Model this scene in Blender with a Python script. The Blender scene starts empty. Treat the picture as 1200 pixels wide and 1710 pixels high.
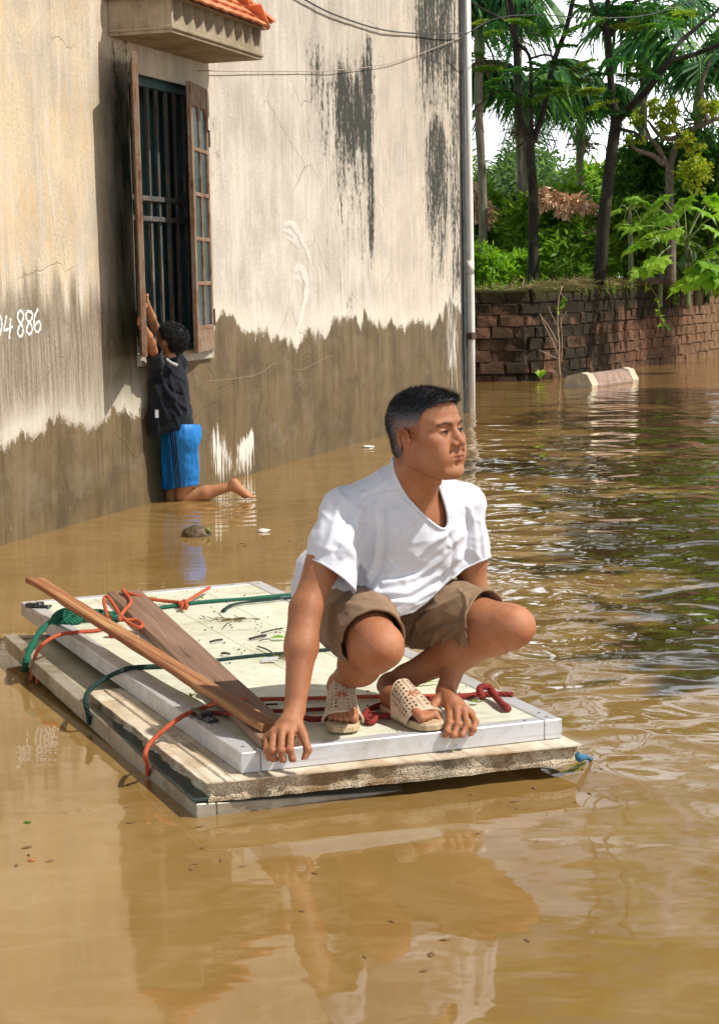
import bpy, bmesh, math, random
import numpy as np
from mathutils import Vector, Matrix, Euler
from mathutils import noise as mnoise

rng = np.random.default_rng(7)
random.seed(7)
sc = bpy.context.scene
COL = sc.collection

# ------------------------------------------------------------------ camera
FPX, CAMH, HORIZON, ROLL = 2950.0, 1.32, 477.0, math.radians(1.1)
PITCH = math.atan((855 - HORIZON) / FPX)
FW = np.array([0, math.cos(PITCH), -math.sin(PITCH)])
_r0 = np.array([1.0, 0, 0]); _u0 = np.cross(_r0, FW)
CR = math.cos(ROLL) * _r0 - math.sin(ROLL) * _u0
CU = math.sin(ROLL) * _r0 + math.cos(ROLL) * _u0
CP = np.array([0, 0, CAMH])
cam = bpy.data.cameras.new('camera')
cam_o = bpy.data.objects.new('camera', cam); COL.objects.link(cam_o)
cam.sensor_fit = 'VERTICAL'; cam.sensor_height = 36.0; cam.lens = FPX / 1710 * 36
cam.clip_start = 0.1; cam.clip_end = 600
cam_o.matrix_world = Matrix(((CR[0], CU[0], -FW[0], 0), (CR[1], CU[1], -FW[1], 0), (CR[2], CU[2], -FW[2], CAMH), (0, 0, 0, 1)))
cam.dof.use_dof = False
sc.camera = cam_o

# ------------------------------------------------------------------ light
SUN = np.array([0.600, -0.13, 0.790]); SUN /= np.linalg.norm(SUN)
w = bpy.data.worlds.new('World'); sc.world = w; w.use_nodes = True
nt = w.node_tree; nt.nodes.clear()
sky = nt.nodes.new('ShaderNodeTexSky'); sky.sky_type = 'NISHITA'; sky.sun_disc = False
sky.sun_elevation = math.asin(SUN[2]); sky.sun_rotation = math.atan2(SUN[0], SUN[1])
sky.air_density = 1.0; sky.dust_density = 1.5; sky.ozone_density = 1.0
bg = nt.nodes.new('ShaderNodeBackground'); bg.inputs['Strength'].default_value = 0.15
wo = nt.nodes.new('ShaderNodeOutputWorld')
hz_ = nt.nodes.new('ShaderNodeMixRGB'); hz_.inputs[0].default_value = .75   # bright hazy veil, whitest towards the horizon all round
_tc = nt.nodes.new('ShaderNodeTexCoord'); _sx = nt.nodes.new('ShaderNodeSeparateXYZ'); _cr = nt.nodes.new('ShaderNodeValToRGB')
nt.links.new(_tc.outputs['Generated'], _sx.inputs[0]); nt.links.new(_sx.outputs['Z'], _cr.inputs[0]); nt.links.new(_cr.outputs[0], hz_.inputs[2])
for e_, (p_, c_) in zip([_cr.color_ramp.elements[0], _cr.color_ramp.elements[1], _cr.color_ramp.elements.new(.38), _cr.color_ramp.elements.new(.18)], ((.0, (20, 20.3, 20.6, 1)), (1.0, (1.0, 1.4, 2.0, 1)), (.38, (5.0, 5.4, 5.9, 1)), (.18, (15.5, 15.9, 16.4, 1)))): e_.position = p_; e_.color = c_
nt.links.new(sky.outputs[0], hz_.inputs[1]); nt.links.new(hz_.outputs[0], bg.inputs[0]); nt.links.new(bg.outputs[0], wo.inputs[0])
sun = bpy.data.lights.new('sun', 'SUN'); sun.energy = 5.0; sun.angle = math.radians(0.6); sun.color = (1.0, 0.95, 0.885)
sun_o = bpy.data.objects.new('sun', sun); COL.objects.link(sun_o)
sun_o.rotation_euler = Vector(SUN).to_track_quat('Z', 'Y').to_euler(); sun_o.location = (6, -2, 12)
sc.view_settings.view_transform = 'Standard'; sc.view_settings.look = 'None'
sc.view_settings.gamma = 1.0; sc.view_settings.use_curve_mapping = False
sc.view_settings.exposure = 0.10
sc.cycles.max_bounces = 6; sc.cycles.transparent_max_bounces = 8

# ------------------------------------------------------------------ placing helpers (photo pixel -> point of the place)
def ray(x, y): return FW + CR * (x - 600) / FPX - CU * (y - 855) / FPX
def atz(x, y, z): d = ray(x, y); return CP + d * (z - CAMH) / d[2]
def atY(x, y, Y): d = ray(x, y); return CP + d * Y / d[1]

# ------------------------------------------------------------------ object helpers
def tag(o, label=None, category=None, group=None, kind=None):
    if label: o['label'] = label
    if category: o['category'] = category
    if group: o['group'] = group
    if kind: o['kind'] = kind
    return o

def empty(name, loc=(0, 0, 0), rz=0.0, label=None, category=None, group=None, kind=None):
    o = bpy.data.objects.new(name, None); COL.objects.link(o)
    o.location = loc; o.rotation_euler = (0, 0, rz); o.empty_display_size = 0.1
    return tag(o, label, category, group, kind)

def link(name, me, parent=None, mat=None):
    if mat is not None and not me.materials:
        me.materials.append(mat)
    o = bpy.data.objects.new(name, me); COL.objects.link(o)
    if parent is not None: o.parent = parent
    return o

def rawmesh(name, V, F, smooth=False, attrs=None):
    """V (n,3) array, F (m,3|4) array or list of lists."""
    me = bpy.data.meshes.new(name)
    V = np.asarray(V, np.float32)
    if isinstance(F, np.ndarray):
        k = F.shape[1]; m = len(F)
        me.vertices.add(len(V)); me.vertices.foreach_set('co', V.ravel())
        me.loops.add(m * k); me.loops.foreach_set('vertex_index', F.astype(np.int32).ravel())
        me.polygons.add(m); me.polygons.foreach_set('loop_start', np.arange(0, m * k, k, dtype=np.int32))
        me.update(calc_edges=True); 
    else:
        me.from_pydata(V.tolist(), [], F); me.update()
    if smooth: me.polygons.foreach_set('use_smooth', np.ones(len(me.polygons), bool))
    if attrs:
        for k, v in attrs.items():
            v = np.asarray(v, np.float32)
            if v.ndim == 1:
                a = me.attributes.new(k, 'FLOAT', 'POINT'); a.data.foreach_set('value', v)
            else:
                if v.shape[1] == 3: v = np.c_[v, np.ones(len(v), np.float32)]
                a = me.attributes.new(k, 'FLOAT_COLOR', 'POINT'); a.data.foreach_set('color', v.ravel())
    return me

class MB:
    """collects simple shapes into one mesh"""
    def __init__(s): s.V = []; s.F = []; s.n = 0
    def add(s, V, F):
        V = np.asarray(V, float); s.V.append(V)
        s.F += [[i + s.n for i in f] for f in F]; s.n += len(V); return s
    def box(s, lo, hi, bev=0.0, M=None, jit=0.0):
        lo = np.array(lo, float); hi = np.array(hi, float)
        if bev <= 0:
            V = [[(lo, hi)[i][0], (lo, hi)[j][1], (lo, hi)[k][2]] for i in (0, 1) for j in (0, 1) for k in (0, 1)]
            F = [[0, 1, 3, 2], [4, 6, 7, 5], [0, 4, 5, 1], [2, 3, 7, 6], [0, 2, 6, 4], [1, 5, 7, 3]]
            V = np.array(V)
        else:
            bm = bmesh.new(); bmesh.ops.create_cube(bm, size=1.0)
            for v in bm.verts:
                v.co = Vector([(lo[i] + hi[i]) / 2 + v.co[i] * (hi[i] - lo[i]) for i in range(3)])
            bmesh.ops.bevel(bm, geom=bm.edges[:], offset=bev, segments=1, affect='EDGES')
            V = np.array([v.co[:] for v in bm.verts]); F = [[v.index for v in f.verts] for f in bm.faces]; bm.free()
        if jit: V = V + np.array([[mnoise.noise(Vector(v * 7.3)) for _ in (0,)] * 3 for v in V]) * jit
        if M is not None: V = V @ np.array(M)[:3, :3].T + np.array(M)[:3, 3]
        return s.add(V, F)
    def tube(s, pts, r, n=8, cap=True):
        pts = np.asarray(pts, float); m = len(pts)
        r = np.broadcast_to(np.asarray(r, float), (m,))
        T = np.gradient(pts, axis=0); T /= np.linalg.norm(T, axis=1)[:, None] + 1e-12
        up = np.array([0, 0, 1.0]) if abs(T[0][2]) < .9 else np.array([1.0, 0, 0])
        a = np.cross(T[0], up); a /= np.linalg.norm(a); V = []
        for i in range(m):
            a = a - T[i] * (a @ T[i]); a /= np.linalg.norm(a); b = np.cross(T[i], a)
            for k in range(n):
                t = 2 * math.pi * k / n
                V.append(pts[i] + r[i] * (math.cos(t) * a + math.sin(t) * b))
        F = [[i * n + k, i * n + (k + 1) % n, (i + 1) * n + (k + 1) % n, (i + 1) * n + k] for i in range(m - 1) for k in range(n)]
        if cap: F += [list(range(n))[::-1], [(m - 1) * n + k for k in range(n)]]
        return s.add(V, F)
    def mesh(s, name, smooth=False): return rawmesh(name, np.concatenate(s.V), s.F, smooth)
    def build(s, name, mat, parent=None, smooth=False):
        me = s.mesh(name, smooth); return link(name, me, parent, mat)

def spline(pts, n=40):
    """Catmull-Rom through pts"""
    P = np.asarray(pts, float); P = np.vstack([2 * P[0] - P[1], P, 2 * P[-1] - P[-2]])
    m = len(P) - 3; out = []
    for u in np.linspace(0, m - 1e-9, n):
        i = int(u); t = u - i; a, b, c, d = P[i:i + 4]
        out.append(.5 * ((2 * b) + (-a + c) * t + (2 * a - 5 * b + 4 * c - d) * t * t + (-a + 3 * b - 3 * c + d) * t ** 3))
    return np.array(out)

def vnoise(P, scale=1.0, seed=0.0):
    """cheap smooth value noise in numpy, about -1..1"""
    P = np.asarray(P, float) * scale + seed * 17.13 + 1000.0
    i = np.floor(P).astype(np.int64); f = P - i; f = f * f * (3 - 2 * f)
    def h(a):
        n = (a[..., 0] * 73856093) ^ (a[..., 1] * 19349663) ^ (a[..., 2] * 83492791)
        n = (n ^ (n >> 13)) * 1274126177 & 0x7fffffff
        n = (n ^ (n >> 15)) & 0xffffff
        return n / 0x7fffff - 1.0
    r = 0
    for dx in (0, 1):
        for dy in (0, 1):
            for dz in (0, 1):
                wgt = (f[..., 0] if dx else 1 - f[..., 0]) * (f[..., 1] if dy else 1 - f[..., 1]) * (f[..., 2] if dz else 1 - f[..., 2])
                r = r + wgt * h(i + np.array([dx, dy, dz]))
    return r

# ------------------------------------------------------------------ material helper
class NT:
    def __init__(s, name, rough=0.7, spec=0.5):
        s.m = bpy.data.materials.new(name); s.m.use_nodes = True
        s.t = s.m.node_tree; s.p = s.t.nodes['Principled BSDF']
        s.p.inputs['Roughness'].default_value = rough
        s.p.inputs['Specular IOR Level'].default_value = spec
    def node(s, typ, ins=None, **kw):
        n = s.t.nodes.new('ShaderNode' + typ)
        for k, v in kw.items(): setattr(n, k, v)
        for k, v in (ins or {}).items():
            i = n.inputs[k]
            if isinstance(v, bpy.types.NodeSocket): s.t.links.new(v, i)
            else:
                if isinstance(v, (tuple, list)) and len(v) == 3 and i.type == 'RGBA': v = (*v, 1)
                i.default_value = v
        return n
    def coord(s, kind='Object'): return s.node('TexCoord').outputs[kind]
    def attr(s, name, out='Fac'): return s.node('Attribute', attribute_name=name).outputs[out]
    def rnd(s): return s.node('ObjectInfo').outputs['Random']
    def map(s, vec, scale=(1, 1, 1), loc=(0, 0, 0)): return s.node('Mapping', {'Vector': vec, 'Scale': scale, 'Location': loc}).outputs[0]
    def noise(s, vec, scale=5, detail=4, rough=.55, dist=0.0, out=0):
        return s.node('TexNoise', {'Vector': vec, 'Scale': scale, 'Detail': detail, 'Roughness': rough, 'Distortion': dist}).outputs[out]
    def voro(s, vec, scale=5, feature='F1', out=0, rnd=1.0): return s.node('TexVoronoi', {'Vector': vec, 'Scale': scale, 'Randomness': rnd}, feature=feature).outputs[out]
    def ma(s, op, a, b=0.0, c=0.0, clamp=False):
        n = s.node('Math', operation=op, use_clamp=clamp)
        for i, v in enumerate((a, b, c)):
            if isinstance(v, bpy.types.NodeSocket): s.t.links.new(v, n.inputs[i])
            else: n.inputs[i].default_value = v
        return n.outputs[0]
    def rng(s, v, a, b, c=0.0, d=1.0, smooth=False):
        return s.node('MapRange', {'Value': v, 'From Min': a, 'From Max': b, 'To Min': c, 'To Max': d}, interpolation_type='SMOOTHSTEP' if smooth else 'LINEAR').outputs[0]
    def ramp(s, fac, stops, interp='LINEAR'):
        n = s.node('ValToRGB', {'Fac': fac}); cr = n.color_ramp; cr.interpolation = interp
        while len(cr.elements) < len(stops): cr.elements.new(1.0)
        for e, (p, c) in zip(cr.elements, stops): e.position = p; e.color = (*c, 1)
        return n.outputs[0]
    def mix(s, f, a, b, blend='MIX'):
        n = s.node('MixRGB', {'Fac': f, 'Color1': a, 'Color2': b}, blend_type=blend); return n.outputs[0]
    def sep(s, v): n = s.node('SeparateXYZ', {'Vector': v}); return n.outputs
    def comb(s, x, y, z): return s.node('CombineXYZ', {'X': x, 'Y': y, 'Z': z}).outputs[0]
    def bump(s, h, strength=.5, dist=.01, nrm=None):
        d = {'Height': h, 'Strength': strength, 'Distance': dist}
        if nrm is not None: d['Normal'] = nrm
        return s.node('Bump', d).outputs[0]
    def out(s, color=None, rough=None, normal=None, **kw):
        for k, v in (('Base Color', color), ('Roughness', rough), ('Normal', normal)):
            if v is None: continue
            if isinstance(v, bpy.types.NodeSocket): s.t.links.new(v, s.p.inputs[k])
            else: s.p.inputs[k].default_value = (*v, 1) if k == 'Base Color' else v
        for k, v in kw.items():
            k = k.replace('_', ' ')
            if isinstance(v, bpy.types.NodeSocket): s.t.links.new(v, s.p.inputs[k])
            else: s.p.inputs[k].default_value = v
        return s.m

def simple(name, col, rough=.7, var=.15, scale=30, bump=.2, bdist=.002, metallic=0.0, spec=.5):
    """plain procedural material: colour broken by noise plus fine relief"""
    n = NT(name, rough, spec); c = n.coord()
    f = n.noise(c, scale, 5, .6)
    lo = tuple(x * (1 - var) for x in col); hi = tuple(min(1, x * (1 + var)) for x in col)
    colr = n.ramp(f, [(.3, lo), (.7, hi)])
    return n.out(colr, rough, n.bump(n.noise(c, scale * 4, 3), bump, bdist), Metallic=metallic)
# ================================================================== WATER AND GROUND
def water_material():
    n = NT('muddy_water', .03, .5)
    pos = n.node('NewGeometry').outputs['Position']
    X, Y, Z = n.sep(pos)[0:3]
    # muddy colour drifts a little
    big = n.noise(pos, .55, 4, .6, 1.0); sm = n.noise(n.map(pos, (1, .5, 1)), 2.2, 4, .6, 1.5)
    c = n.ramp(big, [(.25, (.19, .105, .028)), (.5, (.235, .138, .040)), (.78, (.29, .18, .064))])
    c = n.mix(n.rng(sm, .5, .8, 0, .35), c, (.34, .22, .095))
    film = n.noise(n.mix(.35, n.map(pos, (.9, 1.6, 1)), n.noise(pos, 1.3, 3, .6, 0, 1), 'ADD'), 3.0, 6, .7, 1.2)
    c = n.mix(n.ma('MULTIPLY', n.rng(film, .48, .58, 0, .13), n.rng(film, .66, .58)), c, (.46, .34, .18))
    c = n.mix(n.rng(n.noise(pos, 60, 2, .5), .73, .78, 0, .5), c, (.12, .07, .03))
    # waves: calm in the near left and along the wall, rippled in the open water on the right
    right = n.rng(n.ma('ADD', X, n.ma('MULTIPLY', Y, .02)), .0, .95, 0, 1, True)
    dist = n.rng(Y, 3.5, 6.2, .16, 1, True)
    far = n.rng(Y, 12.5, 20.0, 1, .28, True)
    amp = n.ma('MULTIPLY', n.ma('MULTIPLY', right, dist), far)
    warp = n.noise(pos, 1.1, 2, .5, 0, 1)
    p2 = n.mix(.22, pos, warp, 'ADD')
    w1 = n.noise(n.map(p2, (1, .85, 1)), 2.3, 1, .35, .5)
    w2 = n.noise(n.map(p2, (1, 1.0, 1), (3, 7, 0)), 5.5, 1, .3, .5)
    w3 = n.noise(n.map(pos, (1, 1.4, 1), (9, 1, 0)), 19, 1, .4)
    patch = n.rng(n.noise(pos, .9, 2, .5), .38, .62, .35, 1)
    h1 = n.ma('MULTIPLY', w1, .052)
    h2 = n.ma('MULTIPLY', n.ma('MULTIPLY', w2, .018), patch)
    h3 = n.ma('MULTIPLY', n.ma('MULTIPLY', w3, .0007), patch)
    hh = n.ma('MULTIPLY', n.ma('ADD', n.ma('ADD', h1, h2), h3), n.ma('ADD', amp, .0))
    # slow swell everywhere, and a touch of long ripples on the left
    l1 = n.ma('MULTIPLY', n.noise(n.map(pos, (.6, 2.2, 1), (4, 4, 0)), 2.0, 2, .5, .8), .0016)
    l2 = n.ma('MULTIPLY', n.noise(n.map(pos, (.5, 2.0, 1)), 6.0, 2, .5, .5), n.rng(Y, 4.5, 9.0, .00008, .0007))
    l3 = n.ma('MULTIPLY', n.noise(n.map(pos, (.35, 2.0, 1), (2, 3, 0)), 5.0, 3, .5, .3), n.rng(Y, 9, 24, .0, .0022))
    # faint rings where the boy's leg meets the water, and a swirl in the near left corner
    def rings(cx, cy, freq, a, r0):
        d = n.ma('SQRT', n.ma('ADD', n.ma('POWER', n.ma('SUBTRACT', X, cx), 2), n.ma('POWER', n.ma('SUBTRACT', Y, cy), 2)))
        f = n.ma('MULTIPLY', n.ma('SINE', n.ma('MULTIPLY', d, freq)), n.rng(d, 0, r0, a, 0, True))
        return f
    hh = n.ma('ADD', hh, n.ma('ADD', n.ma('ADD', l1, l2), l3))
    hh = n.ma('ADD', hh, rings(-.86, 10.7, 34, .0016, 1.6))
    hh = n.ma('ADD', hh, rings(-.72, 4.35, 60, .0004, .22))
    nb = n.bump(hh, 1.0, 1.0)
    # scum and fine silt lines
    n.out(c, n.rng(sm, .3, .8, .015, .06), nb, IOR=1.45)
    return n.m

water = rawmesh('water', [[-60, -20, 0], [60, -20, 0], [60, 40, 0], [-60, 40, 0]], [[0, 1, 2, 3]])
tag(link('water', water, None, water_material()), kind='structure')
gm = NT('garden_soil', .95, .2); g_c = gm.coord()
gm.out(gm.ramp(gm.noise(g_c, 1.3, 6, .65), [(.3, (.035, .05, .015)), (.55, (.09, .09, .03)), (.75, (.13, .095, .05))]), .95, gm.bump(gm.noise(g_c, 9, 5), .8, .05))
gx, gy = np.meshgrid(np.linspace(-60, 90, 61), np.concatenate([np.linspace(0, 40, 41), np.linspace(46, 420, 24)]))
# the garden lies behind the block wall; its front edge follows the wall
# ================================================================== BLOCK WALL PATH
WP = np.array([[.55, 23.86], [2.3, 23.9], [3.07, 24.89], [4.30, 27.34], [5.434, 29.5], [6.463, 31.6], [9.2, 37.2], [12.5, 44.0]])
fy = np.interp(gx, np.r_[-60, WP[:, 0], 90], np.r_[23.9, WP[:, 1], 130.]) + .22
gz = 1.02 + .12 * vnoise(np.stack([gx, gy, gx * 0], -1), .3)
gy2 = np.maximum(gy, 0) + fy
gz = np.where(gy < .5, 1.0, gz)
i = np.arange(gx.size).reshape(gx.shape)
Fg = np.stack([i[:-1, :-1], i[:-1, 1:], i[1:, 1:], i[1:, :-1]], -1).reshape(-1, 4)
tag(link('garden_ground', rawmesh('garden_ground', np.stack([gx, gy2, gz], -1).reshape(-1, 3), Fg, True), None, gm.m), kind='structure')

# ================================================================== BUILDING (local: x along the wall, y into the house, z up)
BA = atz(0, 912, 0); BANG = math.radians(71.6)
BT = np.array([math.cos(BANG), math.sin(BANG), 0]); BN = np.array([math.sin(BANG), -math.cos(BANG), 0])
def wall_sz(x, y, off=0.0):
    """photo pixel -> (s, off, z) on the wall plane"""
    d = ray(x, y); p = CP + d * (((BA - CP) @ BN + off) / (d @ BN)); return np.array([(p - BA) @ BT, -off, p[2]])
bld = empty('house', tuple(BA), BANG, 'weathered plaster house with a barred window, tide-stained wall and a white drain pipe', 'house')
S0, S1, ZT = -4.0, 9.56, 4.7
WS0, WS1, WZ0, WZ1 = 1.76, 2.86, .93, 2.62

def wall_material():
    n = NT('stained_plaster', .9, .25)
    c = n.coord(); X, Y, Z = n.sep(c)[0:3]
    wet = n.attr('wet'); damp = n.attr('damp'); mold = n.attr('mold'); white = n.attr('white'); warm = n.attr('warm')
    # vertical streak noises
    st1 = n.noise(n.map(c, (9, 1, .9)), 1.0, 6, .62, .3)
    st2 = n.noise(n.map(c, (38, 1, 2.2)), 1.0, 5, .65)
    st3 = n.noise(n.map(c, (90, 1, 5)), 1.0, 3, .6)
    blot = n.noise(c, 2.2, 7, .62, .2)
    fine = n.noise(c, 55, 6, .75)
    grit = n.noise(c, 160, 3, .7)
    # dry plaster
    dry = n.mix(warm, (.66, .60, .53), (.66, .53, .35))
    dry = n.mix(n.rng(blot, .42, .66, 0, .75), dry, (.43, .38, .325)); dry = n.mix(n.rng(n.noise(n.map(c, (1.6, 1, .8), (2, 0, 1)), 1.6, 6, .7, .5), .5, .66, 0, .6), dry, (.40, .345, .28))
    dry = n.mix(n.rng(st2, .52, .72, 0, .6), dry, (.50, .40, .27))
    dry = n.mix(n.rng(st3, .55, .75, 0, .45), dry, (.34, .29, .22))
    dry = n.mix(n.rng(st1, .35, .5, .55, 0), dry, (.70, .64, .56))
    dry = n.mix(n.ma('MULTIPLY', n.rng(n.noise(n.map(c, (26, 1, 1.1)), 1, 6, .7), .54, .68), n.rng(X, 2.6, 4.0, .15, .75)), dry, (.30, .27, .23))
    dry = n.mix(n.rng(fine, .52, .72, 0, .65), dry, (.30, .245, .18)); dry = n.mix(n.rng(fine, .30, .46, .5, 0), dry, (.78, .71, .60)); dry = n.mix(n.rng(grit, .56, .70, 0, .5), dry, (.26, .21, .16))
    dry = n.mix(n.ma('MULTIPLY', n.rng(n.noise(n.map(c, (5, 1, 1.6)), 1, 6, .7, .5), .5, .68), n.rng(warm, .3, 1, 0, .55)), dry, (.60, .40, .18))
    # damp grey band (left)
    dsel = n.rng(n.ma('ADD', damp, n.ma('MULTIPLY', n.ma('SUBTRACT', st1, .5), .75)), -.10, .13, 0, 1, True)
    dcol = n.mix(n.rng(st2, .38, .66), (.20, .155, .10), (.40, .345, .27))
    dcol = n.mix(n.rng(blot, .5, .7, 0, .6), dcol, (.14, .105, .07)); dcol = n.mix(n.rng(fine, .52, .72, 0, .6), dcol, (.10, .08, .055)); dcol = n.mix(n.rng(fine, .28, .44, .5, 0), dcol, (.52, .46, .38))
    col = n.mix(dsel, dry, dcol)
    # wet brown below the flood line, ragged edge
    jag = n.ma('ADD', n.ma('MULTIPLY', n.ma('SUBTRACT', n.noise(n.map(c, (2.6, 1, 1.7)), 1, 6, .62, .5), .5), .62), n.ma('MULTIPLY', n.ma('SUBTRACT', n.noise(n.map(c, (6, 1, .5)), 1, 2, .5), .5), .20))
    jag2 = n.ma('MULTIPLY', n.ma('SUBTRACT', st2, .5), .14)
    wsel = n.rng(n.ma('ADD', n.ma('ADD', n.ma('ADD', wet, jag), jag2), n.ma('MULTIPLY', n.ma('SUBTRACT', fine, .5), .16)), -.022, .026, 0, 1, True)
    # old pale runs surviving in the wet zone just below the line
    wcol = n.mix(n.rng(st1, .35, .65), (.115, .076, .034), (.195, .138, .068))
    wcol = n.mix(n.rng(st2, .5, .75, 0, .5), wcol, (.27, .215, .13))
    wcol = n.mix(n.rng(wet, .25, 1.0, 0, .6), wcol, (.15, .098, .04))
    wcol = n.mix(n.rng(fine, .54, .74, 0, .65), wcol, (.05, .034, .016)); wcol = n.mix(n.rng(fine, .28, .44, .45, 0), wcol, (.28, .21, .12)); wcol = n.mix(n.rng(st3, .52, .7, 0, .4), wcol, (.07, .052, .03))
    wcol = n.mix(n.rng(n.noise(c, 2.3, 6, .65, .4), .46, .66, 0, .75), wcol, (.075, .055, .03)); wcol = n.mix(n.rng(n.noise(n.map(c, (1.4, 1, 2.4), (5, 0, 3)), 1.5, 6, .7, .2), .52, .70, 0, .38), wcol, (.25, .205, .145))
    edge = n.ma('MULTIPLY', n.rng(wet, -.28, -.02, 0, 1, True), n.rng(wet, -.02, .1, 1, 0))
    col = n.mix(n.ma('MULTIPLY', edge, n.rng(blot, .35, .6, .25, .8)), col, (.72, .66, .55))
    col = n.mix(wsel, col, wcol)
    # white lime scrapes
    wh = n.rng(n.ma('ADD', white, n.ma('ADD', n.ma('MULTIPLY', n.ma('SUBTRACT', st2, .5), 1.5), n.ma('MULTIPLY', n.ma('SUBTRACT', st3, .5), .8))), .50, .62, 0, 1, True)
    col = n.mix(wh, col, (.70, .66, .58))
    # chips of pale paint scattered in the wet band
    chip = n.rng(n.ma('ADD', n.noise(n.map(c, (13, 1, 4)), 1, 4, .7), 0), .70, .725, 0, 1)
    chip = n.ma('MULTIPLY', chip, n.rng(wet, .02, .6, .9, 0))
    col = n.mix(chip, col, (.62, .56, .46))
    # black mould running down
    mm = n.ma('ADD', mold, n.ma('ADD', n.ma('MULTIPLY', n.ma('SUBTRACT', n.noise(n.map(c, (14, 1, 2.2)), 1, 6, .7, .2), .5), 1.9), n.ma('MULTIPLY', n.ma('SUBTRACT', n.noise(n.map(c, (22, 1, 16)), 1, 6, .8), .5), 1.7)))
    haze_ = n.ma('MULTIPLY', n.rng(mm, .25, .75, 0, .55, True), n.rng(mold, .0, .3, 0, 1)); col = n.mix(haze_, col, (.17, .155, .13))
    msel = n.ma('MULTIPLY', n.rng(mm, .50, .74, 0, 1, True), n.rng(mold, .0, .25, 0, 1))
    col = n.mix(n.ma('MULTIPLY', msel, .93), col, (.035, .038, .03))
    # green algae by the shutter, its dark colour also painting in the leaf's shadow
    gsel = n.ma('MULTIPLY', n.attr('algae_shade'), n.rng(n.noise(n.map(c, (5, 1, 1.2)), 1.4, 5, .6), .25, .6, .35, 1))
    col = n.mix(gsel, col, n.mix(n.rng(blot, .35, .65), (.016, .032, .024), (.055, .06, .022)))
    # hairline cracks
    def crack(scale, off, w):
        v = n.voro(n.mix(.08, n.map(c, (1, 0, 1), off), n.noise(c, 5, 4, .6, 0, 1), 'ADD'), scale, 'DISTANCE_TO_EDGE')
        return n.rng(v, 0, w, 1, 0)
    ck = n.ma('MULTIPLY', crack(1.5, (.3, 0, .7), .006), n.rng(n.noise(c, .7, 2), .5, .6))
    col = n.mix(n.ma('MULTIPLY', ck, .35), col, (.10, .08, .06))
    spk = n.rng(n.noise(c, 75, 2, .5), .76, .8)
    col = n.mix(n.ma('MULTIPLY', spk, .6), col, (.05, .04, .03))
    h = n.ma('ADD', n.ma('MULTIPLY', fine, .5), n.ma('ADD', n.ma('MULTIPLY', grit, .3), n.ma('MULTIPLY', blot, 2.2)))
    h = n.ma('SUBTRACT', h, n.ma('ADD', n.ma('MULTIPLY', ck, 1.0), n.ma('MULTIPLY', wsel, .25)))
    rough = n.mix(wsel, (.95, .95, .95), (.72, .72, .72))
    return n.out(col, rough, n.bump(h, .7, .006))

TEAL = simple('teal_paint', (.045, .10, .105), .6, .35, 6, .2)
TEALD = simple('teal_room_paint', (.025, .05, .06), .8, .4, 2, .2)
CONC = NT('old_concrete', .92, .2); _c = CONC.coord()
_col = CONC.ramp(CONC.noise(_c, 5, 7, .65), [(.3, (.22, .175, .115)), (.55, (.36, .29, .20)), (.8, (.46, .39, .29))])
_col = CONC.mix(CONC.rng(CONC.noise(CONC.map(_c, (30, 30, 4)), 1, 4, .6), .55, .75, 0, .55), _col, (.12, .095, .06))
CONC.out(_col, .92, CONC.bump(CONC.noise(_c, 90, 5, .7), .7, .004)); CONC = CONC.m

# --- outer wall sheet with scalar fields for its stains
gs = np.unique(np.round(np.r_[np.arange(S0, S1 + .01, .035), WS0, WS1], 4)); gzz = np.unique(np.round(np.r_[np.arange(-.6, ZT + .01, .03), WZ0, WZ1], 4))
SS, ZZ = np.meshgrid(gs, gzz)
tide = np.interp(SS, [-4, -1, .06, .4, .72, 1.14, 1.73, 2.2, 2.3, 2.78, 3.3, 3.52, 4.0, 4.36, 4.7, 4.95, 5.47, 6.2, 6.76, 7.5, 8.27, 8.7, 9.0, 9.5],
                 [.50, .55, .52, .56, .62, .54, .56, .68, .88, 1.05, 1.07, .99, 1.0, .86, .93, .99, 1.07, 1.02, 1.03, .92, .94, 1.1, 1.1, 1.05])
dampH = np.interp(SS, [-4, 0, .78, 1.13, 1.5, 2.2, 2.5, 3.0], [1.35, 1.38, 1.36, 1.28, 1.2, 1.2, .5, .2])
wetA = tide - ZZ; dampA = dampH - ZZ
warmA = np.clip(np.interp(SS, [-4, 1.2, 2.4, 5, 7, 9.5], [1, .95, .25, .05, .35, .45]), 0, 1)
def gpatch(s0, s1, z0, z1, soft=.12, amp=1.0):
    soft = soft * 1.4
    a = np.clip((SS - s0) / soft + .5, 0, 1) * np.clip((s1 - SS) / soft + .5, 0, 1)
    b = np.clip((ZZ - z0) / (soft * 3) + .5, 0, 1) * np.clip((z1 + .10 * np.sin(SS * 3.1) + .05 * np.sin(SS * 9) - ZZ) / (soft * .8) + .5, 0, 1)
    return amp * a * b
mold = np.zeros_like(SS)
for a in [(4.9, 6.6, 2.4, 3.24, .4, .72), (5.5, 6.6, 2.1, 3.17, .25, .85), (6.36, 6.56, 1.5, 3.3, .12, .88), (5.2, 6.6, 1.5, 2.9, .6, .55), (5.3, 6.2, 1.15, 1.35, .25, .62),
          (7.8, 9.35, 2.9, 4.6, .35, .80), (8.1, 9.0, 1.5, 2.85, .3, .78), (8.95, 9.45, .9, 4.6, .25, .62), (8.2, 9.0, 1.25, 1.5, .2, .55), (3.5, 9, 3.9, 4.8, .8, .5),
          (7.6, 8.0, 1.9, 2.4, .4, .3), (2.72, 3.3, 1.6, 2.55, .3, .36), (.5, 1.0, 1.35, 1.85, .4, .40), (4.0, 4.8, 1.9, 2.5, .6, .25), (-3, 1.2, .9, 1.3, .5, .22), (1.5, 1.8, 2.3, 3.0, .1, .5)]:
    mold = np.maximum(mold, gpatch(*a))
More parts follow.
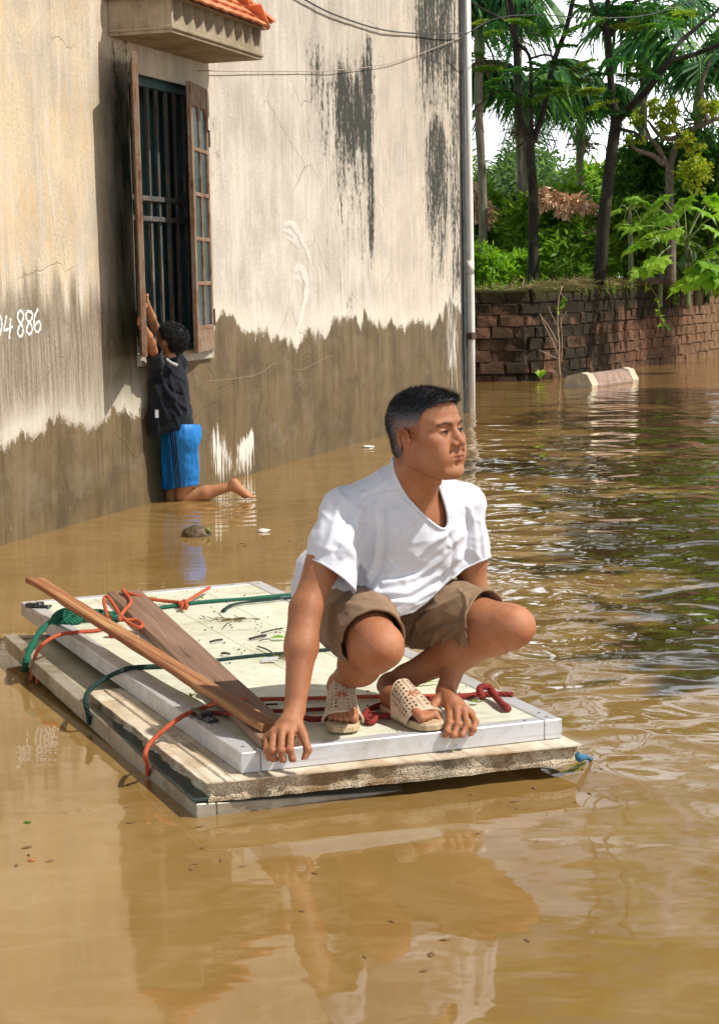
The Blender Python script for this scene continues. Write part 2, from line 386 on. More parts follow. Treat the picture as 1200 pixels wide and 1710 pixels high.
mold = np.maximum(mold, np.clip((SS - 9.33) / .08, 0, 1) * 1.0)
algae_shade = np.maximum(np.clip((SS - 1.22) / .35, 0, 1) * np.clip((1.84 - SS) / .04, 0, 1) * np.clip((ZZ - .55) / .5, 0, 1) * np.clip((2.75 - ZZ) / .25, 0, 1), gpatch(1.85, 2.4, -.2, .85, .15, .8))
white = np.zeros_like(SS)
for a in [(2.78, 3.62, -.05, .33, .18, .66), (2.85, 3.62, .0, .26, .14, .82), (3.3, 3.64, .0, .40, .12, .85), (3.35, 3.62, -.05, .42, .12, .62), (2.78, 2.95, -.05, .3, .1, .55), (8.75, 9.33, .1, 1.25, .2, .50), (8.1, 8.5, .55, 1.0, .2, .38), (4.35, 4.62, 1.0, 1.35, .1, .5), (1.15, 1.75, .55, .8, .2, .42), (.2, 1.8, .58, .72, .3, .36), (5.9, 7.2, 1.15, 1.35, .4, .36)]:
    white = np.maximum(white, gpatch(*a))
idx = np.arange(SS.size).reshape(SS.shape)
F = np.stack([idx[:-1, :-1], idx[:-1, 1:], idx[1:, 1:], idx[1:, :-1]], -1)
cs_, cz_ = (SS[:-1, :-1] + SS[1:, 1:]) / 2, (ZZ[:-1, :-1] + ZZ[1:, 1:]) / 2
hole = (cs_ > WS0) & (cs_ < WS1) & (cz_ > WZ0) & (cz_ < WZ1)
F = F[~hole].reshape(-1, 4)
yy = .006 * vnoise(np.stack([SS, SS * 0, ZZ], -1), 1.3) + .002 * vnoise(np.stack([SS, SS * 0, ZZ], -1), 6)
near = (SS > WS0 - .08) & (SS < WS1 + .08) & (ZZ > WZ0 - .08) & (ZZ < WZ1 + .08); yy[near] = 0
def wallY(s, z): q = np.stack([s, s * 0, z], -1); return .006 * vnoise(q, 1.3) + .002 * vnoise(q, 6)
WALLM = wall_material()
me = rawmesh('wall', np.stack([SS, yy, ZZ], -1).reshape(-1, 3), F, True, dict(wet=wetA.ravel(), damp=dampA.ravel(), mold=mold.ravel(), white=white.ravel(), warm=warmA.ravel(), algae_shade=algae_shade.ravel()))
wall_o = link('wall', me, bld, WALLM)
# return wall round the far corner, left end, roof slab
SP_ = simple('side_plaster', (.13, .12, .095), .9, .5, 3, .5, .01)
MB().box((S1 - .001, .0, -.6), (S1 + .0, 7, ZT)).build('side_wall', SP_, bld)
MB().box((S0, .001, -.6), (S0 + .2, 7, ZT)).build('side_wall', SP_, bld)
MB().box((S0 - .02, -.02, ZT), (S1 + .02, 7.2, ZT + .14), .01).build('roof_slab', CONC, bld)
# black weathered corner strip
MB().box((S1 - .11, -.012, -.6), (S1 + .012, .05, ZT), .004).build('corner_strip', simple('black_weathered_render', (.03, .032, .028), .9, .7, 8, .6, .01), bld)
# opening: jambs, room
D = .20
m = MB(); m.box((WS0 - .003, .002, WZ0), (WS0 + .0, D, WZ1)); m.box((WS0, .002, WZ1 - .0), (WS1, D, WZ1 + .003)); m.box((WS1, .002, WZ0), (WS1 + .003, D, WZ1))
m.build('window_jamb', TEAL, bld)
m = MB()
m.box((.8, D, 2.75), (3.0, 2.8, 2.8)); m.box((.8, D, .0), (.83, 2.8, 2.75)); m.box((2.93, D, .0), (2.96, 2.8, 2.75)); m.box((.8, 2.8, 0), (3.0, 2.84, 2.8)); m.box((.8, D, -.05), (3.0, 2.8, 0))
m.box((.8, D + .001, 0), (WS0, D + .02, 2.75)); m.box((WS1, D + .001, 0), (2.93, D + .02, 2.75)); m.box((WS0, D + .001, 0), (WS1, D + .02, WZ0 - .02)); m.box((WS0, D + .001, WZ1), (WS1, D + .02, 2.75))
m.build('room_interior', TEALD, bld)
SILL = simple('pale_lime_plaster', (.42, .37, .30), .9, .2, 12, .4, .004)
MB().box((WS0 - .02, -.028, WZ0 - .075), (WS1 + .02, D, WZ0 - .0), .006).build('window_sill', SILL, bld)

# --- weathered wood
def wood_mat(name, a, b, c_, grain=(3, 3, 60), paint=None):
    n = NT(name, .75, .3); c = n.coord()
    g = n.noise(n.map(c, grain), 1, 6, .7, .5)
    col = n.ramp(g, [(.3, a), (.5, b), (.7, c_)])
    if paint:
        col = n.mix(n.rng(n.noise(c, 9, 6, .75), .42, .56, 0, 1), col, paint)
    col = n.mix(n.rng(n.noise(c, 14, 4, .6), .6, .75, 0, .6), col, tuple(x * .3 for x in a))
    return n.out(col, .75, n.bump(g, .6, .003))
WOODL = wood_mat('weathered_shutter_wood', (.07, .032, .018), (.20, .095, .05), (.40, .25, .15), (40, 40, 3), (.26, .19, .13))
WOODD = wood_mat('dark_bar_wood', (.025, .018, .014), (.10, .075, .058), (.34, .28, .23), (50, 50, 3), (.07, .08, .075))
GLASSM = simple('grimy_pane_glass', (.035, .06, .06), .15, .4, 7, .05, .001)
IRON = simple('rusty_iron', (.07, .04, .028), .7, .4, 40, .5, .002, .3)

wf = MB()
wf.box((WS0, .06, WZ0), (WS0 + .045, .12, WZ1)); wf.box((WS1 - .045, .06, WZ0), (WS1, .12, WZ1)); wf.box((WS0 + .045, .06, WZ1 - .05), (WS1 - .045, .12, WZ1)); wf.box((WS0 + .045, .06, WZ0), (WS1 - .045, .12, WZ0 + .04))
winf = wf.build('window_frame', TEAL, bld)
for k, s in enumerate(np.linspace(WS0 + .14, WS1 - .11, 7)):
    MB().box((s - .013, .072 + .004 * (k % 2), WZ0 + .04), (s + .013, .098, WZ1 - .05), .003).build('window_bar', WOODD, winf)
for z in (1.76, 1.885):
    MB().box((WS0 + .045, .058, z - .016), (WS1 - .045, .071, z + .016), .003).build('cross_bar', WOODD, winf)
# inner casing seen through the bars
TP_ = simple('teal_post_paint', (.10, .21, .22), .6, .3, 8)
MB().box((2.58, .32, 0), (2.93, .36, 2.7)).build('inner_casing', TP_, bld)
MB().box((2.36, .5, 0), (2.42, .56, 2.7)).build('inner_post', TP_, bld)

def make_shutter(hinge, ang, width, mirror, z0, z1):
    """leaf with stiles, five rails and ten panes; local x from the hinge outwards"""
    root = MB()
    st = .045; th = .032
    root.box((0, -th / 2, z0), (st, th / 2, z1), .003); root.box((width - st, -th / 2, z0), (width, th / 2, z1), .003)
    o = root.build('shutter', WOODL, bld); o.location = (hinge[0], hinge[1], 0); o.rotation_euler = (0, 0, ang)
    hgt = z1 - z0; pan_b = z0 + .16; top = z1 - .13
    edges = np.linspace(pan_b, top, 6)
    def sub(mb, name, mat):
        c = mb.build(name, mat, o); return c
    sub(MB().box((st, -th * .42, z0), (width - st, th * .42, pan_b - .012), .003), 'bottom_panel', WOODL)
    sub(MB().box((st, -th * .42, top + .012), (width - st, th * .42, z1), .003), 'top_panel', WOODL)
    mid = width / 2
    for k in range(6):
        sub(MB().box((st, -th * .46, edges[k] - .013), (width - st, th * .46, edges[k] + .013), .003), 'rail', WOODL)
    for k in range(5):
        sub(MB().box((mid - .010, -th * .44, edges[k] + .013), (mid + .010, th * .44, edges[k + 1] - .013), .002), 'muntin', WOODL)
        for a, b in ((st, mid - .010), (mid + .010, width - st)):
            sub(MB().box((a, -.003, edges[k] + .013), (b, .003, edges[k + 1] - .013)), 'pane', GLASSM)
            if k == 4:
                for q in (0, 1):
                    x0, x1 = (a, a + .03) if q == 0 else (b, b - .03)
                    sub(MB().add([[x0, -th * .4, edges[5] - .013], [x1, -th * .4, edges[5] - .013], [x0, -th * .4, edges[5] - .09], [x0, th * .4, edges[5] - .013], [x1, th * .4, edges[5] - .013], [x0, th * .4, edges[5] - .09]], [[0, 1, 2], [3, 5, 4], [1, 4, 5, 2], [0, 2, 5, 3]]), 'arch_corner', WOODL)
    for z in (z0 + .22, z1 - .32):
        sub(MB().box((-.016, -.024, z - .055), (.012, .024, z + .055), .004), 'hinge', IRON)
    return o
# right leaf nearly closed, left leaf thrown back; local angle 180deg = towards -s
make_shutter((WS1 + .0, -.025), math.pi + math.radians(11), .50, False, WZ0 - .02, WZ1 + .0)
_v = wall_sz(226, 600); hx = WS0 - .01
ANGL = math.radians(180 + 27.2)   # opened about 153 degrees
make_shutter((hx, -.03), ANGL, .50, True, WZ0 + .0, WZ1 + .05)

# --- hood over the window
h0, h1, hd, hz = 1.516, 2.938, .40, 2.795
hood = MB()
hood.box((h0, -.30, hz + .0), (h1, 0, hz + .215)); hood.box((h0, -hd, hz), (h1, -.30, hz + .028)); hood.box((h0 - .012, -hd - .012, hz + .018), (h1 + .012, -.0, hz + .04), .004)
hood.box((h0, -hd + .001, hz + .04), (h0 + .03, -.30, hz + .215)); hood.box((h1 - .03, -hd + .001, hz + .04), (h1, -.30, hz + .215))
ns = 9; res = 18; us = np.linspace(h0, h1, ns * res + 1); zs = np.linspace(hz + .04, hz + .215, 44)
pitch = (h1 - h0) / ns; dep = np.zeros((len(zs), len(us)))
for k in range(ns):
    sc_ = h0 + (k + .5) * pitch
    u = (us - sc_) / (pitch * .47); v = np.clip((hz + .175 - zs) / .115, 0, 2)
    r2 = u[None, :] ** 2 + v[:, None] ** 2
    dep = np.maximum(dep, .085 * np.sqrt(np.clip(1 - r2, 0, 1)))
U, Zz = np.meshgrid(us, zs)
Vv = np.stack([U, -hd + dep, Zz], -1).reshape(-1, 3); ii = np.arange(U.size).reshape(U.shape)
hood.add(Vv, np.stack([ii[:-1, :-1], ii[:-1, 1:], ii[1:, 1:], ii[1:, :-1]], -1).reshape(-1, 4).tolist())
hoodo = hood.build('window_hood', CONC, bld)
TILE = NT('terracotta_roof_tile', .75, .3); _c = TILE.coord()
_col = TILE.mix(TILE.rnd(), (.58, .17, .07), (.72, .26, .12))
_col = TILE.mix(TILE.rng(TILE.noise(_c, 20, 5, .7), .5, .75, 0, .5), _col, (.30, .10, .05))
TILE.out(_col, .75, TILE.bump(TILE.noise(_c, 60, 4), .4, .002)); TILE = TILE.m
def tile_mesh():
    wd, ln, th = .148, .20, .013; m = MB(); n = 9
    pts = [(-wd / 2, ln)] + [(wd / 2 * -math.cos(math.pi * k / (n - 1)), -.030 * math.sin(math.pi * k / (n - 1))) for k in range(n)] + [(wd / 2, ln)]
    V = [(x, y, .010 * (1 - (2 * x / wd) ** 2)) for x, y in pts] + [(x, y, .010 * (1 - (2 * x / wd) ** 2) + th) for x, y in pts]
    k = len(pts)
    F = [list(range(k))[::-1], list(range(k, 2 * k))] + [[a, (a + 1) % k, (a + 1) % k + k, a + k] for a in range(k)]
    return m.add(V, F).mesh('roof_tile')
tm = tile_mesh(); tm.materials.append(TILE)
slope = math.radians(44); ez = hz + .198
for row in range(6):
    yb = row * .088
    off = (.5 if row % 2 else 0) * .152
    run = yb * math.cos(slope)
    for kx in range(-1, 12):
        s = h0 - .03 + kx * .152 + off
        if s < h0 - .06 + run * .92 or s > h1 + .06 - run * .92: continue
        o = bpy.data.objects.new('roof_tile', tm); COL.objects.link(o); o.parent = hoodo
        o.matrix_local = Matrix.Translation((s, -hd - .045 + run, ez + yb * math.sin(slope) + .012)) @ Euler((slope - .10, random.uniform(-.02, .02), random.uniform(-.03, .03))).to_matrix().to_4x4()
for side in (-1, 1):
    for row in range(5):
        run = row * .088 * math.cos(slope)
        for kx in range(0, 4):
            y = -hd + .03 + kx * .152 + (.5 if row % 2 else 0) * .152
            if y < -hd - .02 + run * .95 or y > -.02: continue
            o = bpy.data.objects.new('roof_tile', tm); COL.objects.link(o); o.parent = hoodo
            x = (h0 - .05 + run) if side < 0 else (h1 + .05 - run)
            R = Euler((slope - .10, 0, -math.pi / 2 if side < 0 else math.pi / 2)).to_matrix().to_4x4()
            o.matrix_local = Matrix.Translation((x, y, ez + row * .088 * math.sin(slope) + .012)) @ R
# hip ridge tiles
hipm = MB()
prof = [(math.cos(a) * .036, math.sin(a) * .026) for a in np.linspace(0, math.pi, 7)] + [(math.cos(a) * .027, math.sin(a) * .017) for a in np.linspace(math.pi, 0, 7)]
hipm.add([(x, 0, z) for x, z in prof] + [(x * .85, .21, z * .85) for x, z in prof], [list(range(14))[::-1], list(range(14, 28))] + [[a, (a + 1) % 14, (a + 1) % 14 + 14, a + 14] for a in range(14)])
hipme = hipm.mesh('hip_tile'); hipme.materials.append(TILE)
for side in (-1, 1):
    a = Vector((h0 - .07, -hd - .06, ez + .02)) if side < 0 else Vector((h1 + .07, -hd - .06, ez + .02))
    b = Vector((h0 + .40, 0, ez + .50)) if side < 0 else Vector((h1 - .40, 0, ez + .50))
    for k in range(4):
        p = a.lerp(b, k * .24); o = bpy.data.objects.new('hip_tile', hipme); COL.objects.link(o); o.parent = hoodo
        o.matrix_local = Matrix.Translation(p + Vector((0, 0, .02))) @ (b - a).to_track_quat('Y', 'Z').to_matrix().to_4x4()
MB().add([(h0 - .03, -hd - .03, ez + .0), (h1 + .03, -hd - .03, ez), (h1 - .40, 0, ez + .44), (h0 + .40, 0, ez + .44), (h0 - .03, 0, ez), (h1 + .03, 0, ez)], [[0, 1, 2, 3], [0, 3, 4], [1, 5, 2], [0, 4, 5, 1]]).build('roof_bed', CONC, hoodo)

# --- drain pipe at the far corner, clamp
PVC = simple('yellowed_white_pvc', (.82, .79, .72), .45, .08, 6, .1)
px0 = 9.64
MB().tube([(px0, -.03, -.5), (px0 + .01, -.035, 1.0), (px0, -.03, 2.6), (px0 - .0, -.03, 4.8)], .036, 14).build('drain_pipe', PVC, bld, True)
MB().tube([(px0, -.03, 1.42), (px0, -.03, 1.55)], .0415, 14).build('pipe_coupling', PVC, bld, True)
MB().box((S1 - .04, -.078, .75), (px0 + .05, .018, .82), .006).build('pipe_clamp', IRON, bld)
# lime-painted number on the wall, as strokes standing 2 mm proud
def stroke_mesh(lines, wpx=2.4):
    m = MB()
    for L in lines:
        P = spline([wall_sz(*q) for q in L], max(10, 6 * len(L)))
        T = np.gradient(P, axis=0); T /= np.linalg.norm(T, axis=1)[:, None]
        N = np.stack([-T[:, 2], 0 * T[:, 0], T[:, 0]], -1)
        wdt = .0072 * (1 + .35 * np.sin(np.arange(len(P)) * 1.3))[:, None]
        a = P + N * wdt; b = P - N * wdt
        for q_ in (a, b): q_[:, 1] = wallY(q_[:, 0], q_[:, 2]) - .002
        n_ = len(P); V = np.concatenate([a, b])
        m.add(V, [[k, k + 1, n_ + k + 1, n_ + k] for k in range(n_ - 1)])
    return m
digits = [
 [(-6, 534), (-2, 528), (1, 531), (2, 542), (0, 556), (-5, 562)],
 [(10, 527), (8, 540), (6, 551), (12, 550), (21, 545)], [(17, 531), (16, 548), (15, 566)],
 [(37, 521), (33, 519), (29, 527), (31, 535), (37, 545), (38, 556), (33, 562), (29, 555), (32, 545), (38, 534), (39, 525), (36, 520)],
 [(51, 521), (46, 520), (43, 528), (46, 536), (52, 543), (53, 552), (49, 558), (44, 553), (46, 543), (52, 533), (54, 525), (50, 520)],
 [(63, 515), (58, 527), (56, 542), (59, 553), (64, 553), (67, 545), (65, 537), (60, 540), (57, 546)]]
stroke_mesh(digits).build('painted_number', simple('white_brush_paint', (.78, .76, .72), .9, .08, 60), bld)
# two rough palm-shaped smears of fresh lime on the wall
def smear(pts, w_, name):
    m = MB()
    for L in pts:
        P = spline([wall_sz(*q[:2]) for q in L], 16); T = np.gradient(P, axis=0); T /= np.linalg.norm(T, axis=1)[:, None]; N = np.stack([-T[:, 2], 0 * T[:, 0], T[:, 0]], -1)
        wd = (np.sin(np.linspace(.25, 2.9, 16)) * w_ * (1 + .3 * np.sin(np.arange(16) * 1.7)))[:, None]; a = P + N * wd; b = P - N * wd; a[:, 1] = wallY(a[:, 0], a[:, 2]) - .0018; b[:, 1] = wallY(b[:, 0], b[:, 2]) - .0018; V = np.concatenate([a, b]); m.add(V, [[k, k + 1, 17 + k, 16 + k] for k in range(15)])
    m.build(name, LIME, bld)
LIME = simple('fresh_lime_smear', (.64, .60, .53), .9, .12, 40)
smear([[(472, 376), (484, 372), (496, 385), (505, 402), (514, 425), (522, 452)]], .035, 'lime_smear'); smear([[(470, 384), (484, 388), (494, 402), (500, 418)]], .022, 'lime_smear'); smear([[(476, 396), (488, 402), (496, 414)]], .016, 'lime_smear')
smear([[(490, 452), (499, 446), (508, 458), (512, 480), (508, 505), (500, 540), (492, 560)]], .05, 'lime_smear'); smear([[(486, 466), (496, 462), (503, 474)]], .02, 'lime_smear')
# thin plaster crack repaired with lighter line
crk = [(345, 637), (380, 634), (405, 630), (420, 628), (440, 620), (460, 607), (478, 614), (500, 618), (520, 610), (540, 599), (556, 594)]
P = spline([wall_sz(*q) for q in crk], 50); P[:, 1] = wallY(P[:, 0], P[:, 2])
MB().tube(P, .0022, 4).build('wall_crack', simple('crack_filler', (.26, .20, .13), .9), bld)
# overhead cables
CABLE = simple('black_cable', (.02, .02, .022), .5, .2)
P = spline([wall_sz(440, -40, .03), wall_sz(510, 0, .025), wall_sz(560, 25, .025), wall_sz(640, 50, .025), wall_sz(720, 57, .03), wall_sz(775, 55, .06)], 40)
P = np.array([BA + q[0] * BT - q[1] * BN + np.array([0, 0, q[2]]) for q in P])
tag(MB().tube(P, .0065, 6).build('cable', CABLE, None, True), 'thin black cable sagging across the top of the plaster wall to the drain pipe', 'cable')
P = spline([atY(775, 58, 17.6), atY(830, 30, 18), atY(900, 25, 19), atY(1000, 30, 20), atY(1100, 20, 22), atY(1230, -30, 24)], 30)
tag(MB().tube(P, .006, 5).build('cable', CABLE, None, True), 'thin black cable running from the drain pipe towards the trees', 'cable')
P = spline([wall_sz(330, 118, .02), wall_sz(450, 119, .02), wall_sz(550, 118, .02), wall_sz(640, 108, .02), wall_sz(700, 90, .02), wall_sz(770, 62, .03)], 30)
P = np.array([BA + q[0] * BT - q[1] * BN + np.array([0, 0, q[2]]) for q in P])
tag(MB().tube(P, .0035, 4).build('cable', simple('faded_cord', (.42, .33, .27), .8), None, True), 'faint faded cord strung along the wall beside the window hood', 'cable')
# ================================================================== BLOCK WALL
n = NT('laterite_block', .95, .15); pos = n.node('NewGeometry').outputs['Position']; PX, PY, PZ = n.sep(pos)[0:3]
f1 = n.noise(pos, 7, 6, .7); f2 = n.noise(pos, 40, 5, .75)
c = n.mix(n.rnd(), (.11, .055, .032), (.18, .092, .055))
c = n.mix(n.rng(f1, .35, .65), c, (.28, .15, .09)); c = n.mix(n.rng(f2, .55, .75, 0, .7), c, (.07, .035, .025))
# mould: thick along the top and on the dark stretch beside the first trunk
fa = n.noise(pos, 1.6, 6, .7)
top = n.rng(n.ma('ADD', PZ, n.ma('MULTIPLY', n.ma('SUBTRACT', fa, .5), 1.5)), .66, .88, 0, 1, True)
mid = n.ma('MULTIPLY', n.rng(n.ma('ABSOLUTE', n.ma('SUBTRACT', PX, 2.75)), .4, 1.6, 1, 0, True), n.rng(n.ma('ADD', fa, n.ma('MULTIPLY', n.rnd(), .22)), .44, .56, 0, 1))
far = n.rng(PX, 5.0, 6.2, 0, .85)
mm = n.ma('MULTIPLY', n.ma('MAXIMUM', top, mid), n.ma('SUBTRACT', 1.0, far))
mm = n.ma('MAXIMUM', mm, n.ma('MULTIPLY', n.rng(n.rnd(), .82, .84), n.rng(PX, 2.2, 2.9, .8, 0)))
c = n.mix(far, c, (.33, .20, .11))
c = n.mix(n.ma('MULTIPLY', mm, .9), c, n.mix(f2, (.018, .018, .012), (.05, .045, .03)))
c = n.mix(n.rng(n.ma('ADD', PZ, n.ma('MULTIPLY', f1, .2)), 1.18, 1.32, 0, .6), c, (.09, .10, .025))
BLOCK = n.out(c, .95, n.bump(n.ma('ADD', f1, f2), 1.0, .05))
MORT = NT('old_mortar', .95, .1); pos = MORT.node('NewGeometry').outputs['Position']
MORT.out(MORT.ramp(MORT.noise(pos, 3, 5, .7), [(.35, (.015, .013, .01)), (.6, (.05, .04, .03)), (.8, (.10, .085, .065))]), .95, MORT.bump(MORT.noise(pos, 50, 4), .6, .01)); MORT = MORT.m
bw = empty('block_wall', (2.3, 23.9, 0), 0, 'old reddish laterite block wall with black mould, standing in the flood before the trees', 'wall')
seg = np.linalg.norm(np.diff(WP, axis=0), axis=1); cum = np.r_[0, np.cumsum(seg)]
def along(d): return np.array([np.interp(d, cum, WP[:, 0]), np.interp(d, cum, WP[:, 1])])
blk = []
for v in range(4):
    m = MB(); bm = bmesh.new(); bmesh.ops.create_cube(bm, size=1.0)
    bmesh.ops.bevel(bm, geom=bm.edges[:], offset=.07, segments=1, affect='EDGES')
    for q in bm.verts:
        q.co = Vector((q.co.x, q.co.y, q.co.z)) + Vector((random.uniform(-.04, .04), random.uniform(-.10, .10), random.uniform(-.07, .07)))
    me = bpy.data.meshes.new('brick'); bm.to_mesh(me); bm.free(); me.materials.append(BLOCK); blk.append(me)
CH = .158; nrow = 8; count = 0
org = np.array([2.3, 23.9])
restm = MB()
for r_ in range(nrow):
    d = -.02 + (.16 if r_ % 2 else 0)
    while d < 16.5:
        L = .33 * random.uniform(.86, 1.1) if d < 2.6 else .27 * random.uniform(.82, 1.15)
        p, q = along(d), along(d + L); cpt = (p + q) / 2; ang = math.atan2(q[1] - p[1], q[0] - p[0])
        z = -.06 + (r_ + .5) * CH
        M = Matrix.Translation((cpt[0] - org[0] + random.uniform(-.006, .006), cpt[1] - org[1] + random.uniform(-.012, .006), z)) @ Matrix.Rotation(ang, 4, 'Z') @ Matrix.Diagonal((L - .009, .15 + random.uniform(-.01, .03), CH - .009, 1))
        if d < 10.2 and count < 298:
            o = bpy.data.objects.new('brick', random.choice(blk)); COL.objects.link(o); o.parent = bw; o.matrix_local = M; count += 1
        elif d >= 9.5:
            restm.box((-.5, -.5, -.5), (.5, .5, .5), 0, M)
        d += L
rst = restm.build('far_brick', BLOCK, bw); rst['kind'] = 'stuff'
m = MB(); dd = np.linspace(0, 16.6, 60)
P = np.array([along(d) for d in dd]) - org; T = np.gradient(P, axis=0); T /= np.linalg.norm(T, axis=1)[:, None]; Nn = np.stack([-T[:, 1], T[:, 0]], -1)
a = P - Nn * .052; b = P + Nn * .10; V = []; k = len(P)
for arr, z in ((a, -.3), (a, 1.19), (b, 1.19), (b, -.3)): V += [[q[0], q[1], z] for q in arr]
m.add(V, [[i, i + 1, k + i + 1, k + i] for i in range(k - 1)] + [[k + i, k + i + 1, 2 * k + i + 1, 2 * k + i] for i in range(k - 1)])
m.build('mortar_core', MORT, bw)
# coping of slabs on the near stretch, crumbled cement further on
m = MB()
for r_, (d0, d1, z0, z1) in enumerate([(0, .85, 1.185, 1.235), (.86, 1.75, 1.18, 1.225), (1.76, 2.9, 1.18, 1.24), (2.9, 4.0, 1.18, 1.215), (4.0, 5.6, 1.18, 1.22), (5.6, 7.4, 1.18, 1.225), (7.4, 9.4, 1.18, 1.21), (9.4, 12, 1.18, 1.23)]):
    p, q = along(d0), along(d1); c2 = (p + q) / 2 - org; ang = math.atan2(q[1] - p[1], q[0] - p[0]); L = np.linalg.norm(q - p)
    M = Matrix.Translation((c2[0], c2[1] - .0, 0)) @ Matrix.Rotation(ang, 4, 'Z')
    mm_ = MB().box((-L / 2, -.095, z0), (L / 2, .11, z1), .012, M)
    mm_.build('coping_slab', BLOCK, bw)

# ================================================================== FOLIAGE
def leaf_mat(name, cols, trans=.45, rough=.5):
    n = NT(name, rough, .35)
    a = n.attr('lv'); c = n.ramp(a, [(i / (len(cols) - 1), q) for i, q in enumerate(cols)])
    c = n.mix(n.rng(n.rnd(), 0, 1, 0, .25), c, tuple(x * .6 for x in cols[0]))
    out = n.t.nodes['Material Output']; tr = n.node('BsdfTranslucent'); n.t.links.new(n.mix(1.0, c, (1.3, 1.4, .6), 'MULTIPLY'), tr.inputs[0])
    n.out(c, rough)
    mx = n.node('MixShader', {0: trans}); n.t.links.new(n.p.outputs[0], mx.inputs[1]); n.t.links.new(tr.outputs[0], mx.inputs[2]); n.t.links.new(mx.outputs[0], out.inputs[0])
    return n.m
L_DARK = leaf_mat('dark_glossy_leaf', [(.02, .07, .015), (.06, .16, .025), (.12, .26, .04), (.22, .36, .06)])
L_MID = leaf_mat('mid_green_leaf', [(.07, .16, .02), (.15, .30, .03), (.25, .43, .04), (.42, .54, .08)])
L_LITE = leaf_mat('bright_green_leaf', [(.11, .25, .02), (.22, .42, .03), (.34, .54, .05), (.50, .60, .10)])
L_FEATH = leaf_mat('feathery_leaf', [(.03, .12, .04), (.06, .21, .045), (.13, .30, .04), (.34, .38, .05)], .45)
L_PALM = leaf_mat('palm_leaf', [(.02, .08, .04), (.05, .16, .055), (.11, .26, .07), (.30, .48, .12)], .4)
L_PINK = leaf_mat('flushing_pink_leaf', [(.78, .42, .26), (.88, .58, .38), (.90, .62, .40), (.74, .60, .36)], .06)
L_YEL = leaf_mat('yellowing_leaf', [(.14, .28, .02), (.30, .42, .03), (.55, .52, .05), (.65, .42, .06)])
L_FAR = leaf_mat('distant_leaf', [(.06, .13, .06), (.10, .19, .08), (.17, .27, .11), (.25, .35, .14)])
L_DRY = leaf_mat('dry_grass_blade', [(.10, .07, .03), (.20, .14, .06), (.34, .25, .12), (.14, .18, .05)], .2)
def bark(name, a, b, sc=8):
    n = NT(name, .9, .2); c = n.coord(); g = n.noise(n.map(c, (1, 1, .35)), sc, 6, .7)
    col = n.ramp(g, [(.3, a), (.7, b)]); col = n.mix(n.rng(n.noise(c, 2.5, 4), .55, .7, 0, .7), col, (.10, .12, .07))
    return n.out(col, .9, n.bump(g, .8, .03))
BARK1 = bark('dark_smooth_bark', (.012, .011, .009), (.05, .042, .032)); BARK2 = bark('grey_gnarled_bark', (.08, .065, .05), (.24, .19, .15), 14)
BARK3 = bark('pale_palm_trunk', (.10, .09, .06), (.28, .25, .18), 10)

def leaf_quads(C_, D_, Lg, W, up=None, fold=.25):
    """C_ base points, D_ unit directions; diamond leaves"""
    n_ = len(C_); R = rng.normal(size=(n_, 3)) if up is None else np.broadcast_to(up, (n_, 3)) + rng.normal(size=(n_, 3)) * .45
    S = np.cross(D_, R); S /= np.linalg.norm(S, axis=1)[:, None] + 1e-9; Nn = np.cross(S, D_)
    Lg = np.broadcast_to(Lg, (n_,))[:, None]; W = np.broadcast_to(W, (n_,))[:, None]
    m_ = C_ + D_ * Lg * .45
    V = np.stack([C_, m_ + S * W * .5 + Nn * W * fold, C_ + D_ * Lg, m_ - S * W * .5 + Nn * W * fold], 1).reshape(-1, 3)
    F = np.arange(4 * n_).reshape(-1, 4); return V, F
def unit(v): return v / (np.linalg.norm(v, axis=-1, keepdims=True) + 1e-9)
def foliage(name, parent, mat, blobs, n_, Lg, W, droop=.2, org=(0, 0, 0), hollow=.45, clump=0, lvbias=0.0):
    """leaves on clumps spread through several ellipsoid blobs"""
    org = np.array(org); vol = np.array([b[3] * b[4] * b[5] for b in blobs]) ** .7; vol /= vol.sum(); Cs = []; Ds = []; Lv = []
    for b, f in zip(blobs, vol):
        k = max(8, int(n_ * f)); nc = max(3, int(k / 22)); u = unit(rng.normal(size=(nc, 3))); r = (hollow + (1 - hollow) * rng.random((nc, 1))) ** .8 * (1 + .22 * vnoise(u * 2.1 + b[0], 1.0)[:, None] * 1.5)
        cc = np.array(b[:3]) + u * r * np.array(b[3:6]); w_ = rng.integers(0, nc, k)
        sp = np.mean(b[3:6]) * (.16 if clump == 0 else clump)
        P = cc[w_] + rng.normal(size=(k, 3)) * sp * np.array([1, 1, .6]); o_ = unit(P - np.array(b[:3]) + rng.normal(size=(k, 3)) * .6 * np.mean(b[3:6]))
        o_[:, 2] -= droop; o_ = unit(o_); Cs.append(P); Ds.append(o_)
        Lv.append(np.clip(.42 + lvbias + .25 * (rng.random(nc)[w_] - .4) + .25 * rng.normal(size=k) * .6, 0, 1))
    C_ = np.concatenate(Cs) - org; D_ = np.concatenate(Ds); k = len(C_)
    V, F = leaf_quads(C_, D_, Lg * rng.uniform(.7, 1.25, k), W * rng.uniform(.75, 1.2, k))
    return link(name, rawmesh(name, V, F, False, dict(lv=np.repeat(np.concatenate(Lv), 4))), parent, mat)
def limb(parent, name, mat, pts, r, org, n=8):
    P = spline(np.array(pts) - np.array(org), 6 * len(pts)); rr = np.interp(np.linspace(0, 1, len(P)), np.linspace(0, 1, len(r)), r)
    P = P + .12 * rr[:, None] * vnoise(np.repeat(P[:, None], 3, 1) * 1.0 + np.array([[0, 0, 0], [50, 0, 0], [0, 50, 0]])[None], 3.)
    return MB().tube(P, rr, n).build(name, mat, parent, True)
A = lambda x, y, Y: atY(x, y, Y)

